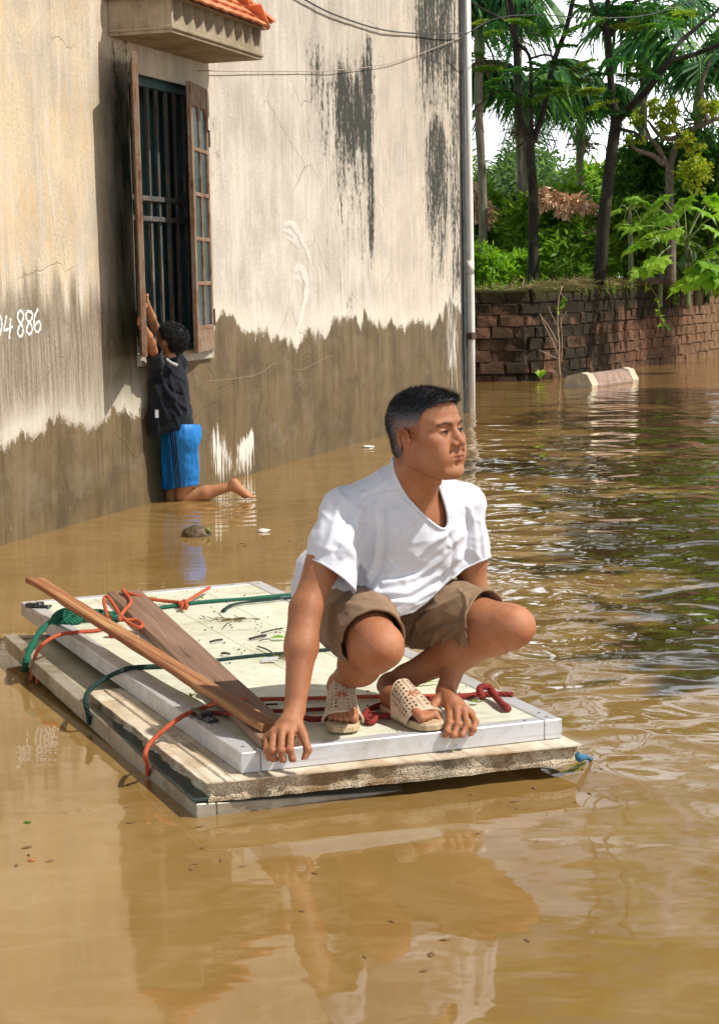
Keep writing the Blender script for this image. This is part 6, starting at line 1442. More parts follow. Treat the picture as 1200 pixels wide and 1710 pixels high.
S_ = unit(np.cross(D_, rng.normal(size=Pp.shape))) * .00045; Vt = np.stack([Pp - S_ - Np * .001, Pp + S_ - Np * .001, Pp + D_ * ln[:, None]], 1).reshape(-1, 3); Ft = np.arange(len(Vt)).reshape(-1, 3)
cc = haircol(Lp, np.clip(Sw * 1.1, 0, 1)) * rng.uniform(.6, 1.9, len(Pp))[:, None]
link('hair_strand', rawmesh('hair_strand', Vt - MO, Ft, False, dict(hc=np.repeat(cc, 3, 0))), man, HAIR)['kind'] = 'stuff'
# brows and lash lines grown from the skin itself
def grow(sel, n_, dl, ln, wd, name, spread=.25, col=.016):
    idx_ = np.where(sel)[0]
    if len(idx_) == 0: return
    q = rng.choice(idx_, n_); Pb = V[q] + rng.normal(size=(n_, 3)) * .0008; Nb = Nn[q]; sg = np.sign(l_[q])[:, None]
    Db = unit((HL * sg * dl[0] + HF * dl[1] + HU * dl[2]) + Nb * .35 + rng.normal(size=(n_, 3)) * spread); Sb = unit(np.cross(Db, Nb)) * wd
    Vt = np.stack([Pb - Sb, Pb + Sb, Pb + Db * ln], 1).reshape(-1, 3); link(name, rawmesh(name, Vt - MO, np.arange(len(Vt)).reshape(-1, 3), False, dict(hc=np.full((len(Vt), 3), col))), man, HAIR)
browc = .0245 - .25 * np.abs(al_ - .034)
grow((np.abs(u_ - browc) < .0026) & (al_ > .014) & (al_ < .054) & (f_ > .05) & inhead, 300, (.95, -.3, .1), .0048, .00035, 'eyebrow')
lashc = .0042 - 9 * (al_ - .0325) ** 2
grow((np.abs(u_ - lashc) < .0016) & (al_ > .019) & (al_ < .0455) & (f_ > .07) & inhead, 420, (.3, .4, -.35), .0022, .0005, 'eyelash', .12)

# ---- shirt
CLOTH = NT('white_cotton_jersey', .85, .25); c = CLOTH.coord(); v = CLOTH.noise(c, 26, 5, .6); wv = CLOTH.noise(c, 700, 2, .5)
CLOTH.out(CLOTH.ramp(CLOTH.noise(c, 7, 4), [(.3, (.57, .58, .64)), (.7, (.66, .67, .72))]), .85, CLOTH.bump(CLOTH.ma('ADD', v, CLOTH.ma('MULTIPLY', wv, .12)), .35, .004), Sheen_Weight=.15); CLOTH = CLOTH.m
SF = Field(np.array([-.30, 4.40, .22]), np.array([.50, 5.2, .98]), .0029)
sh = [ell(J['chest'] + TU * .0 + TF * .006, TR, (.170, .116, .15), .03), ell(J['neck'] - TU * .055, TR, (.150, .086, .076), .05), ell(J['belly'] + TF * .004, TR, (.165, .125, .13), .06), ell(J['pel'] + TU * .02, TR, (.17, .14, .11), .06)]
for s, q in ((-1, 'rsh'), (1, 'lsh')): sh += [cap(J['neck'] - TU * .040 + TL * s * .05, J[q] - TU * .012, .050, .052, .04), cap(J['neck'] + TU * .040 + TL * s * .042 - TF * .022, J[q] * .62 + J['neck'] * .38 - TU * .004, .034, .048, .03), cap(J['neck'] + TU * .016 + TL * s * .056 + TF * .008, J[q] * .6 + J['neck'] * .4 - TU * .006, .032, .046, .03)]
sh += [cap(P_(655, 1000, 4.74), P_(700, 985, 4.80), .055, .05, .06), cap(P_(590, 985, 4.85), P_(650, 1005, 4.75), .055, .05, .06), cap(P_(520, 985, 5.0), P_(530, 950, 4.98), .06, .06, .06), cap(P_(735, 920, 4.84), P_(745, 950, 4.86), .06, .05, .05)]
SF.prims(sh)
rse = J['rsh'] * .40 + J['rel'] * .60 + np.array([.022, 0, -.03]); lse = J['lsh'] * .38 + J['lel'] * .62 + np.array([.0, 0, -.03])
SF.group([ell(J['rsh'] - TU * .012, I3, (.060, .060, .056), .02), cap(J['rsh'] - TU * .012, J['rsh'] * .62 + J['rel'] * .38 + [.006, 0, 0], .058, .066, .02), cap(J['rsh'] * .62 + J['rel'] * .38 + [.006, 0, 0], rse, .066, .074, .02)], .03)
SF.group([ell(J['lsh'] - TU * .01 - TL * .006, I3, (.054, .054, .052), .02), cap(J['lsh'] - TU * .01 - TL * .006, J['lsh'] * .62 + J['lel'] * .38 - TL * .006, .052, .056, .02), cap(J['lsh'] * .62 + J['lel'] * .38 - TL * .006, lse, .056, .064, .02)], .028)
Vs, Fs = SF.mesh(); del SF
Vs = relax(Vs, Fs, 2, .5); Ns = vnormals(Vs, Fs)
# folds: ridges (height > 0) and creases laid along polylines of the cloth
px_, py_, dw = projpx(Vs); facing = np.clip(-(Ns @ FW) * 2.2 + .25, 0, 1)
FOLDS = [([(566, 905), (600, 930), (625, 985)], 7, .006), ([(625, 845), (632, 880), (628, 930), (615, 960)], 6, .009), ([(640, 850), (645, 900), (636, 950), (620, 975)], 4, -.007), ([(650, 955), (690, 935), (730, 900), (745, 890)], 6, .007), ([(640, 975), (690, 965), (735, 930), (765, 895)], 6, .008),
         ([(625, 990), (680, 990), (730, 960), (765, 930)], 6, .007), ([(600, 990), (640, 1005), (690, 1003), (725, 985)], 5, .006), ([(655, 965), (700, 952), (745, 915)], 4, -.006), ([(640, 1000), (690, 998), (740, 965)], 4, -.005), ([(655, 930), (665, 895), (690, 870)], 5, .004),
         ([(570, 830), (560, 870), (545, 915)], 6, .005), ([(600, 850), (590, 890), (570, 930)], 5, .006), ([(610, 845), (606, 880), (598, 925)], 4, -.006), ([(585, 845), (575, 885), (558, 925)], 4, -.004), ([(650, 800), (630, 815), (605, 825)], 4, .003), ([(770, 850), (772, 890), (760, 930)], 5, .005), ([(785, 850), (792, 890), (795, 930)], 5, .005), ([(778, 850), (781, 890), (778, 935)], 3, -.006),
         ([(800, 870), (806, 900), (808, 930)], 3, .004), ([(748, 890), (757, 920), (750, 950)], 4, -.005), ([(700, 930), (715, 915), (730, 905)], 4, -.004), ([(560, 975), (590, 985), (625, 985)], 4, .006), ([(690, 880), (680, 910), (655, 935)], 5, -.003), ([(500, 960), (505, 990), (498, 1010)], 5, .006), ([(735, 810), (745, 835), (752, 860)], 4, .003), ([(660, 840), (668, 865), (672, 890)], 4, .0025)]
disp = np.zeros(len(Vs))
for L_, wd, hgt in FOLDS:
    d, _ = seglines(px_, py_, L_); disp += hgt * np.exp(-(d / wd) ** 2)
disp *= facing
lt = (Vs - J['chest']) @ TR.T
rg_ = vnoise(np.stack([lt[:, 0] * 10 + lt[:, 2] * 12, lt[:, 1] * 8, lt[:, 2] * 16 - lt[:, 0] * 7], -1), 1, 4); disp += .0030 * (np.clip(1 - np.abs(rg_) * 3.2, 0, 1) ** 1.3) - .001
rg_ = vnoise(np.stack([lt[:, 0] * 26 - lt[:, 2] * 9, lt[:, 1] * 15, lt[:, 2] * 20], -1), 1, 8); disp += .0011 * np.clip(1 - np.abs(rg_) * 3, 0, 1) ** 1.3
disp += .0022 * vnoise(np.stack([lt[:, 0] * 14 + lt[:, 2] * 8, lt[:, 1] * 9, lt[:, 2] * 22], -1)) + .0016 * vnoise(np.stack([lt[:, 0] * 34, lt[:, 1] * 20, lt[:, 2] * 60], -1))
Vs = Vs + Ns * disp[:, None]; Vs = relax(Vs, Fs, 1, .15)
px_, py_, dw = projpx(Vs)
rd_ = unit(J['rel'] - J['rsh'] + np.array([.01, 0, 0])); ld_ = unit(J['lel'] - J['lsh'])
rcut = (Vs - rse) @ unit(rd_ + np.array([-.30, 0, 0])); lcut = (Vs - lse) @ unit(ld_ + np.array([.35, 0, 0])); near_r = np.linalg.norm(Vs - rse, axis=1) < .17; near_l = np.linalg.norm(Vs - lse, axis=1) < .12
ok = np.ones(len(Vs), bool)
VNECK = [(640, 700), (655, 762), (657, 778), (662, 800), (675, 826), (692, 846), (712, 866), (730, 880), (740, 884), (746, 880), (748, 868), (745, 848), (738, 826), (731, 806), (733, 798), (745, 790), (770, 760), (700, 690)]
ok &= ~(inpoly(px_, py_, VNECK) & (((Vs - J['chest']) @ TF) > -.02))
def trim(V_, d_, n_, sel):
    m_ = sel & (d_ > 0) & (d_ < .0052); V_[m_] -= n_[None] * d_[m_, None]; return sel & (d_ >= .0052)
rn_ = unit(rd_ + np.array([-.30, 0, 0])); lnn = unit(ld_ + np.array([.35, 0, 0]))
sleeve_r = trim(Vs, rcut + .004, rn_, near_r & (px_ < 612)); ok &= ~sleeve_r
sleeve_l = trim(Vs, lcut - .004, lnn, near_l & (px_ > 762)); ok &= ~sleeve_l
# front hem lying over the lap
HEM = [(478, 1040), (520, 1012), (545, 996), (575, 1004), (600, 1018), (630, 1026), (662, 1031), (690, 1024), (715, 1006), (745, 975), (775, 950), (820, 930)]
hx_, hy_ = np.array(HEM).T; below = (py_ > np.interp(px_, hx_, hy_)) & (Vs[:, 1] < 5.0); ok &= ~below
Vs2, Fs2, us_ = keepfaces(Vs, Fs, ok); Vs2 = smooth_rim(Vs2, Fs2, 8)
shirt = solid_shell('shirt', Vs2, Fs2, CLOTH, man, .003, org=MO)
def snap_curve(pts, Vx, n_, lift=.002):
    """photo polyline dropped on the nearest camera-side cloth vertices"""
    q = spline(np.array([[x, y, 0] for x, y in pts]), n_); X, Y, W = projpx(Vx); out = []
    for x, y, _ in q:
        d = np.hypot(X - x, Y - y); m = d < max(6, d.min() + 2); i_ = np.where(m)[0]; w0 = W[i_].min(); sel = i_[(W[i_] < w0 + .02)]; j_ = sel[np.argmin(d[sel])]
        r = ray(x, y); out.append(CP + r * (W[j_] - lift) / (r @ FW))
    out = np.array(out)
    for _ in range(3): out[1:-1] = (out[:-2] + out[1:-1] * 2 + out[2:]) / 4
    return out
col_l = [(655, 764), (657, 780), (662, 800), (675, 826), (692, 846), (712, 866), (730, 880), (740, 884), (746, 880), (748, 868), (745, 848), (738, 826), (731, 806), (732, 799)]
P = snap_curve(col_l, Vs2, 60, .001); MB().tube(P - MO, .0042, 8).build('collar', CLOTH, man, True)
P = snap_curve([(606, 838), (625, 826), (640, 822), (662, 818)], Vs2, 16, .0005); MB().tube(P - MO, .0016, 5).build('shoulder_seam', CLOTH, man, True)
# ---- shorts
SH = NT('brown_cotton_twill', .85, .25); c = SH.coord(); tw = SH.node('TexWave', {'Vector': c, 'Scale': 420.0, 'Distortion': .5}, bands_direction='DIAGONAL').outputs[1]
col = SH.mix(SH.rng(SH.noise(c, 12, 5, .6), .35, .65), (.20, .122, .066), (.275, .175, .10)); SH.out(col, .85, SH.bump(SH.ma('ADD', SH.noise(c, 40, 4, .6), SH.ma('MULTIPLY', tw, .1)), .4, .004), Sheen_Weight=.1); SH = SH.m
PF = Field(np.array([-.30, 4.38, .14]), np.array([.52, 5.25, .62]), .0034)
def shleg(h, kn, s, e, r1, r2):
    th = unit(kn - h); L_ = np.linalg.norm(kn - h); return [cap(h, h + th * L_ * .5, .102, .094, .03), cap(h + th * L_ * .5, h + th * L_ * e, .094, r1, .03), cap(h + th * L_ * e, h + th * L_ * (e + .16), r1, r2, .02), cap(h + [0, 0, -.02], h + th * L_ * .7 + [0, 0, -.026], .088, .070, .03)]
PF.prims([ell(J['pel'] - TU * .01, TR, (.165, .145, .115), .04), ell(J['pel'] - TU * .07 + [0, .02, 0], TR, (.15, .13, .09), .04)])
PF.group(shleg(J['rhip'], J['rkn'], -1, .70, .084, .080), .03); PF.group(shleg(J['lhip'], J['lkn'], 1, .66, .084, .086), .035)
Vp, Fp = PF.mesh(); del PF
Vp = relax(Vp, Fp, 2, .5); Np_ = vnormals(Vp, Fp); px_, py_, dw = projpx(Vp); facing = np.clip(-(Np_ @ FW) * 2 + .3, 0, 1); disp = np.zeros(len(Vp))
for L_, wd, hgt in [([(690, 1045), (720, 1020), (765, 1000), (800, 988)], 5, .007), ([(705, 1055), (735, 1040), (775, 1035)], 4, -.006), ([(690, 1040), (676, 1070), (688, 1095)], 4, -.010), ([(720, 1075), (728, 1055), (745, 1045)], 4, .007), ([(735, 1085), (742, 1065), (760, 1055)], 4, .007), ([(750, 1080), (757, 1062), (770, 1052)], 4, -.006),
                    ([(770, 1075), (772, 1050), (782, 1030)], 4, .006), ([(785, 1065), (786, 1040), (795, 1010)], 3, -.005), ([(540, 1020), (570, 1008), (620, 1018), (660, 1040)], 6, .005), ([(535, 1050), (560, 1056), (580, 1080)], 2.5, -.004), ([(545, 1075), (560, 1090), (575, 1095)], 4, .006), ([(655, 1040), (675, 1038), (690, 1045)], 4, -.008), ([(765, 985), (778, 1000), (782, 1030)], 3, .005), ([(640, 1032), (660, 1050), (676, 1080)], 4, .005)]:
    d, _ = seglines(px_, py_, L_); disp += hgt * np.exp(-(d / wd) ** 2)
rg_ = vnoise(Vp * [1, 1, .6], 15, 3); rg2 = vnoise(Vp, 34, 5); disp = disp * facing + .004 * np.clip(1 - np.abs(rg_) * 3, 0, 1) ** 1.5 + .0015 * np.clip(1 - np.abs(rg2) * 4, 0, 1) ** 1.5 + .0015 * vnoise(Vp, 50)
Vp = Vp + Np_ * disp[:, None]
ok = np.ones(len(Vp), bool)
thr = unit(J['rkn'] - J['rhip']); thl = unit(J['lkn'] - J['lhip'])
RHEM = J['rhip'] + thr * np.linalg.norm(J['rkn'] - J['rhip']) * .80; LHEM = J['lhip'] + thl * np.linalg.norm(J['lkn'] - J['lhip']) * .80
rn = unit(thr + np.array([0, 0, -.22])); ln_ = unit(thl + np.array([0.0, 0, .05]))
ok &= ~trim(Vp, (Vp - RHEM) @ rn, rn, (np.linalg.norm(Vp - RHEM, axis=1) < .17) & ((Vp - J['rhip']) @ thr > .15)); ok &= ~trim(Vp, (Vp - LHEM) @ ln_, ln_, ((Vp - J['lhip']) @ thl > .15) & (np.linalg.norm(Vp - LHEM, axis=1) < .2))
ok &= Vp[:, 2] > .175; ok &= ~((Vp[:, 2] < .335) & (((Vp - J['lhip']) @ thl) > .22) & (((Vp - LHEM) @ ln_) > -.03))
Vp2, Fp2, us_ = keepfaces(Vp, Fp, ok); Vp2 = smooth_rim(Vp2, Fp2, 10)
solid_shell('shorts', Vp2, Fp2, SH, man, .0045, org=MO)
# hems: thicker fold bands following the open edges
def hem_band(Vx, Fx, sel, mat, r, name):
    E_ = np.concatenate([Fx[:, [0, 1]], Fx[:, [1, 2]], Fx[:, [2, 3]], Fx[:, [3, 0]]]); Es = np.sort(E_, 1); u, c = np.unique(Es, axis=0, return_counts=True); B = u[c == 1]; B = B[sel(Vx[B[:, 0]]) & sel(Vx[B[:, 1]])]
    if len(B) == 0: return
    adj = {}
    for a, b in B: adj.setdefault(a, []).append(b); adj.setdefault(b, []).append(a)
    seen = set(); best = []
    for s0 in adj:
        if s0 in seen: continue
        path = [s0]; seen.add(s0); cur = s0
        while True:
            nx = [q for q in adj[cur] if q not in seen]
            if not nx: break
            cur = nx[0]; seen.add(cur); path.append(cur)
        if len(path) > len(best): best = path
    P = Vx[best]; 
    for _ in range(10): P[1:-1] = (P[:-2] + P[1:-1] + P[2:]) / 3
    P = P[::3]
    if len(P) > 6: MB().tube(P - MO, r, 6).build(name, mat, man, True)
hem_band(Vp2, Fp2, lambda p: np.abs((p - RHEM) @ rn) < .012, SH, .0042, 'hem'); hem_band(Vp2, Fp2, lambda p: (np.abs((p - LHEM) @ ln_) < .012), SH, .0042, 'hem')
hem_band(Vs2, Fs2, lambda p: (np.linalg.norm(p - rse, axis=1) < .125) & (p[:, 0] < .03), CLOTH, .003, 'sleeve_hem'); hem_band(Vs2, Fs2, lambda p: (np.linalg.norm(p - lse, axis=1) < .11), CLOTH, .003, 'sleeve_hem')

# ---- plastic slippers
SLM = simple('worn_cream_plastic', (.50, .38, .26), .55, .2, 30, .3, .001); SOLEM = simple('grubby_slipper_sole', (.46, .34, .20), .7, .25, 25, .4, .002); HOLE = simple('slipper_hole_shadow', (.10, .06, .04), .8)
def slipper(heel, toe, side, name_label):
    d = unit(toe - heel); lat = np.array([-d[1], d[0], 0]) * side; up = np.array([0, 0, 1.]); L_ = .285; h0 = heel - d * .012; h0[2] = RZ + .0015; L_ = np.linalg.norm(toe - heel) + .034
    def outline(t): return np.interp(t, [0, .04, .12, .3, .5, .68, .8, .9, .97, 1], [0, .018, .029, .032, .035, .042, .046, .042, .028, 0])
    ts = np.r_[np.linspace(0, .12, 8), np.linspace(.16, .84, 14), np.linspace(.88, 1, 9)]
    ringp = [(t, outline(t)) for t in ts] + [(t, -outline(t)) for t in ts[::-1][1:-1]]
    m = MB(); k = len(ringp); lev = [(0, .92), (.004, 1.0), (.016, 1.0), (.022, .96)]; V = []
    for z, s_ in lev: V += [h0 + d * (L_ * .5 + (t - .5) * L_ * s_) + lat * w_ * s_ + up * (z + .010 * max(0, .35 - t)) for t, w_ in ringp]
    F_ = [[j * k + i, j * k + (i + 1) % k, (j + 1) * k + (i + 1) % k, (j + 1) * k + i] for j in range(3) for i in range(k)] + [list(range(k))[::-1], [3 * k + i for i in range(k)]]
    o = m.add(np.array(V) - MO, F_).build('slipper', SOLEM, man); 
    # upper: vaulted strap with punched holes
    nu, nv = 40, 26; U = np.linspace(0, 1, nu); Vv_ = np.linspace(.40, .80, nv)
    def sp(u, v):
        w_ = outline(v) + .008; a = math.pi * u; hgt = np.interp(v, [.36, .5, .65, .8], [.104, .088, .066, .047])
        return h0 + d * L_ * (v + .05 * (abs(u - .5) * 2) ** 2 * (1 if v < .6 else -1)) + lat * w_ * math.cos(a) * (abs(math.cos(a)) ** -.25 if abs(math.cos(a)) > .01 else 1) + up * (.014 + (hgt - .012) * math.sin(a) ** .75)
    V = []; F_ = []; hol = []
    G = np.array([[sp(u, v) for u in U] for v in Vv_])
    nh_u, nh_v = 13, 9
    m = MB(); mh = MB()
    for a in range(nh_v):
        for b in range(nh_u):
            u0, u1 = b / nh_u, (b + 1) / nh_u; v0, v1 = .36 + .44 * a / nh_v, .36 + .44 * (a + 1) / nh_v
            outer = [(u0, v0), ((u0 + u1) / 2, v0), (u1, v0), (u1, (v0 + v1) / 2), (u1, v1), ((u0 + u1) / 2, v1), (u0, v1), (u0, (v0 + v1) / 2)]
            solid = b in (0, nh_u - 1) or b == nh_u // 2 or a in (nh_v - 1,)
            uc, vc = (u0 + u1) / 2, (v0 + v1) / 2; rr = .33
            inner = [(uc + (u - uc) * 2 * rr * (1 if (i % 2) else .75), vc + (v - vc) * 2 * rr * (1 if (i % 2) else .75)) for i, (u, v) in enumerate(outer)]
            if solid: m.add([sp(*q) - MO for q in outer], [list(range(8))])
            else:
                m.add([sp(*q) - MO for q in outer] + [sp(*q) - MO for q in inner], [[i, (i + 1) % 8, (i + 1) % 8 + 8, i + 8] for i in range(8)])
    up_ = m.build('slipper_upper', SLM, o, False); bm = bmesh.new(); bm.from_mesh(up_.data); bmesh.ops.remove_doubles(bm, verts=bm.verts, dist=.0004); bmesh.ops.recalc_face_normals(bm, faces=bm.faces); bm.to_mesh(up_.data); bm.free()
    md = up_.modifiers.new('thickness', 'SOLIDIFY'); md.thickness = .003; md.offset = 0
    P = np.array([sp(u, .80) for u in np.linspace(0, 1, 24)]); MB().tube(P - MO, .0042, 6).build('slipper_rim', SLM, o, True)
    P = np.array([sp(u, .36) for u in np.linspace(0, 1, 24)]); MB().tube(P - MO, .003, 6).build('slipper_rim', SLM, o, True)
    P = np.array([sp(.5, v) + up * .001 for v in np.linspace(.36, .80, 12)]); MB().tube(P - MO, .003, 6).build('slipper_ridge', SLM, o, True)
slipper(RHEEL, RTOE, 1, '')
slipper(LHEEL, LTOE, -1, '')
# ================================================================== THE BOY AT THE WINDOW
KY = 11.05
B_ = lambda x, y, Y=KY: atY(x, y, Y)
bj = dict(knee=B_(308, 829), hip=B_(306, 728, 10.98), pel=B_(307, 722, 10.98), ank=B_(388, 812, 11.02), toe=B_(428, 833, 10.98), chest=B_(282, 640, 10.98), neck=B_(283, 598, 10.95), head=B_(287, 568, 10.95),
          rsh=B_(262, 612, 10.90), lsh=B_(300, 608, 11.05), rel=B_(252, 572, 10.66), rwr=B_(239, 545, 10.52), lel=B_(258, 545, 11.0), lwr=B_(245, 507, 10.80))
BOo = bj['knee'] * np.array([1, 1, 0])
boy = empty('person', tuple(BOo), 0, 'boy in black T-shirt and blue striped shorts at the window, reaching up to its shutter', 'person')
BF2 = Field(np.array([-1.75, 10.3, -.32]), np.array([-.55, 11.35, 1.35]), .0042)
bu = unit(bj['neck'] - bj['pel']); bl_ = unit(bj['lsh'] - bj['rsh']); bl_ = unit(bl_ - bu * (bl_ @ bu)); bf_ = np.cross(bl_, bu); BR = np.array([bl_, bf_, bu])
# head seen from behind, turned to the left and up
bhf = unit(np.array([-.72, .45, .32])); bhl = unit(np.cross(np.array([0, 0, 1.]), bhf)); bhu = np.cross(bhf, bhl); BHR = np.array([bhl, bhf, bhu]); hc = bj['head']
bh = lambda l, f, u: hc + bhl * l + bhf * f + bhu * u
BF2.prims([ell(bj['chest'], BR, (.105, .07, .12), .03), ell(bj['pel'], BR, (.082, .070, .085), .04), cap(bj['neck'] - bu * .03, hc - bhu * .05, .038, .036, .03)])
BF2.group([ell(bh(0, -.01, .02), BHR, (.068, .082, .075), .02), ell(bh(0, .025, -.03), BHR, (.052, .055, .058), .03), ell(bh(0, .05, -.06), BHR, (.028, .025, .022), .02), cap(bh(0, .075, 0), bh(0, .092, -.022), .006, .010, .008),
           ell(bh(0, .075, -.045), BHR, (.016, .012, .008), .008)] + [ell(bh(s * .068, -.002, -.012), BHR, (.008, .016, .025), .006) for s in (-1, 1)] + [ell(bh(s * .028, .084, .004), BHR, (.014, .01, .008), .008, 's') for s in (-1, 1)], .015)
def blimb(a, b, c, r): return [cap(a, b, r[0], r[1], .02), cap(b, b * .6 + c * .4, r[1], r[1] * 1.02, .015), cap(b * .6 + c * .4, c, r[1] * 1.02, r[2], .015)]
BF2.group(blimb(bj['rsh'], bj['rel'], bj['rwr'], (.036, .028, .019)), .02); BF2.group(blimb(bj['lsh'], bj['lel'], bj['lwr'], (.036, .028, .019)), .02)
for wr, tip, fl in ((bj['rwr'], B_(232, 533, 10.44), 1), (bj['lwr'], B_(239, 490, 10.66), 1)):
    d = unit(tip - wr); side = unit(np.cross(d, [0, 0, 1.])); up_ = np.cross(side, d); pm = wr + d * .045; BF2.group([cap(wr, pm, .018, .021, .01), cap(wr + up_ * .008, pm + up_ * .018, .012, .011, .01), cap(wr - up_ * .006, pm - up_ * .016, .012, .011, .01)], .01)
    for i, o_ in enumerate((-.024, -.008, .008, .022)):
        b0 = pm + up_ * o_ + d * .008; L_ = (.048, .056, .054, .044)[i]; m1 = b0 + d * L_ * .5 + side * .004; e1 = b0 + d * L_ * .75 - side * .02 * fl; BF2.group(chain([b0, m1, e1], [.0085, .0078, .0065], .005), .005)
    BF2.group(chain([wr + d * .012 - up_ * .012, wr + d * .03 - up_ * .034, wr + d * .055 - up_ * .040], [.011, .009, .007], .006), .008)
# right leg folded back, shin level over the water; left leg hidden against the wall
BF2.group([cap(bj['hip'], bj['knee'] + [0, 0, .02], .066, .052, .02), ell(bj['knee'] + [-.012, 0, .0], I3, (.046, .046, .045), .02), cap(bj['knee'] + [.02, 0, -.003], bj['knee'] * .55 + bj['ank'] * .45 + [0, 0, -.006], .047, .044, .02), cap(bj['knee'] * .55 + bj['ank'] * .45 + [0, 0, -.006], bj['ank'], .044, .026, .02)], .01)
ft = unit(bj['toe'] - bj['ank']); hl = bj['ank'] + np.array([.012, -.002, .020])
fl_ = unit(np.cross(ft, [0, 0, 1.])); fs = np.cross(fl_, ft); an = bj['ank']
BF2.group([cap(an, hl, .027, .027, .015), cap(hl, an + ft * .09 - fs * .004, .025, .023, .02), cap(an, an + ft * .10 - fs * .014, .025, .019, .02), cap(an + ft * .08, an + ft * .125, .019, .013, .01)] , .012)
for i, o_ in enumerate((-.020, -.009, .001, .010, .019)):
    BF2.group([cap(an + ft * .115 + fl_ * o_ * .9 - fs * .006, an + ft * (.152 - .006 * abs(i - 1)) + fl_ * o_ - fs * .004, .0085 if i else .011, .008 if i else .0105, .004)], .004)
lh_ = bj['hip'] + np.array([-.06, .10, .0]); lk = bj['knee'] + np.array([-.075, .10, -.02]); BF2.group([cap(lh_, lk, .07, .05, .02), cap(lk, lk + [.05, .05, -.28], .047, .03, .02)], .01)
V, F = BF2.mesh(); del BF2; V = relax(V, F, 1, .4); loc = (V - hc) @ BHR.T; tone = np.ones((len(V), 3))
foot = np.exp(-(np.linalg.norm(V - bj['toe'], axis=1) / .10) ** 2)[:, None]; tone = tone * (1 - foot * .6) + np.array([1.15, .95, .85]) * foot * .6
link('body', rawmesh('body', V - BOo, F.astype(np.int32), True, dict(tone=tone)), boy, skin_material('boy_skin', (.38, .16, .07), (.46, .21, .095), (.32, .12, .05)))
# hair
hf2 = Field(hc - .13, hc + .13, .004); hf2.prims([ell(bh(0, -.014, .026), BHR, (.078, .090, .080), .02), ell(bh(0, .03, .05), BHR, (.062, .06, .05), .03), ell(bh(0, -.045, -.02), BHR, (.060, .045, .042), .03)])
Vh, Fh = hf2.mesh(); lh = (Vh - hc) @ BHR.T; Nh = vnormals(Vh, Fh)
okh = lh[:, 2] > np.interp(lh[:, 1], [-.11, -.04, -.03, -.01, .01, .03, .05, .08], [-.062, -.055, -.01, .016, -.004, .012, .035, .045]); Vh = Vh + Nh * (.003 * vnoise(lh, 110))[:, None]
Vc, Fc, us_ = keepfaces(Vh, Fh, okh); lc = lh[us_]
bhair = NT('black_boy_hair', .6, .3); bhair.out(bhair.attr('hc', 'Color'), .55); bhair = bhair.m
link('hair', rawmesh('hair', Vc - BOo, Fc.astype(np.int32), True, dict(hc=np.full((len(Vc), 3), .008))), boy, bhair)
Nc = vnormals(Vc, Fc); q = rng.integers(0, len(Vc), 7000); cro = bh(.0, -.055, .085) ; fl = unit(Vc[q] - cro); Dd = unit(fl * 1.0 + Nc[q] * .28 - np.array([0, 0, .15]) + rng.normal(size=(7000, 3)) * .15); Sd = unit(np.cross(Dd, rng.normal(size=(7000, 3)))) * .0011
Vt = np.stack([Vc[q] - Sd, Vc[q] + Sd, Vc[q] + Dd * rng.uniform(.008, .020, (7000, 1))], 1).reshape(-1, 3); link('hair_strand', rawmesh('hair_strand', Vt - BOo, np.arange(len(Vt)).reshape(-1, 3), False, dict(hc=np.repeat(rng.uniform(.004, .014, (7000, 1)).repeat(3, 1), 3, 0))), boy, bhair)['kind'] = 'stuff'
# T-shirt
TS2 = Field(np.array([-1.75, 10.3, .0]), np.array([-.6, 11.5, 1.3]), .005)
hemc = B_(291, 722, 10.99)
TS2.prims([ell(bj['chest'], BR, (.125, .092, .13), .03), cap(bj['rsh'] + [.02, 0, -.02], bj['lsh'] + [-.01, 0, -.02], .055, .052, .03), cap(bj['chest'] - bu * .03, hemc + [0, 0, -.02], .115, .128, .05), cap(B_(272, 660, 10.9), B_(263, 712, 10.93), .055, .062, .05), cap(bj['neck'] - bu * .02, bj['chest'], .055, .09, .03)])
for a, b, e in ((bj['rsh'], bj['rel'], .72), (bj['lsh'], bj['lel'], .62)): TS2.group([cap(a, a + (b - a) * e, .052, .056, .02)], .03)
Vb, Fb = TS2.mesh(); del TS2; Vb = relax(Vb, Fb, 2, .5); Nb = vnormals(Vb, Fb); px_, py_, dw = projpx(Vb); fc = np.clip(-(Nb @ FW) * 2 + .3, 0, 1); dsp = np.zeros(len(Vb))
for L_, wd, hg in [([(282, 615), (285, 640), (292, 665)], 3, .010), ([(268, 625), (280, 655), (300, 690)], 3.5, .012), ([(275, 605), (290, 625), (308, 635)], 3, .009), ([(285, 660), (300, 675), (312, 685)], 3, .010), ([(258, 640), (268, 670), (280, 700)], 3.5, .010), ([(300, 640), (308, 665), (310, 690)], 3, .008), ([(262, 680), (262, 700), (264, 722)], 3.5, .012), ([(275, 640), (290, 655), (305, 660)], 2.5, -.008), ([(290, 690), (296, 705), (300, 718)], 3, .007)]:
    d, _ = seglines(px_, py_, L_); dsp += hg * np.exp(-(d / wd) ** 2)
Vb = Vb + Nb * (dsp * fc + .005 * vnoise(Vb, 14) + .0025 * vnoise(Vb, 34))[:, None]
px_, py_, dw = projpx(Vb); hemy = np.interp(px_, [235, 248, 262, 275, 290, 320, 332], [728, 731, 730, 727, 720, 718, 718]) + 1.2 * np.sin(px_ * .7)
okb = py_ < hemy
for a, b, e in ((bj['rsh'], bj['rel'], .72), (bj['lsh'], bj['lel'], .62)):
    d = unit(b - a); c0 = a + (b - a) * e; okb &= ~(((Vb - c0) @ d > -.012) & (np.linalg.norm(Vb - c0, axis=1) < .09))
okb &= ~((np.linalg.norm(Vb - (bj['neck'] + bu * .022), axis=1) < .052))
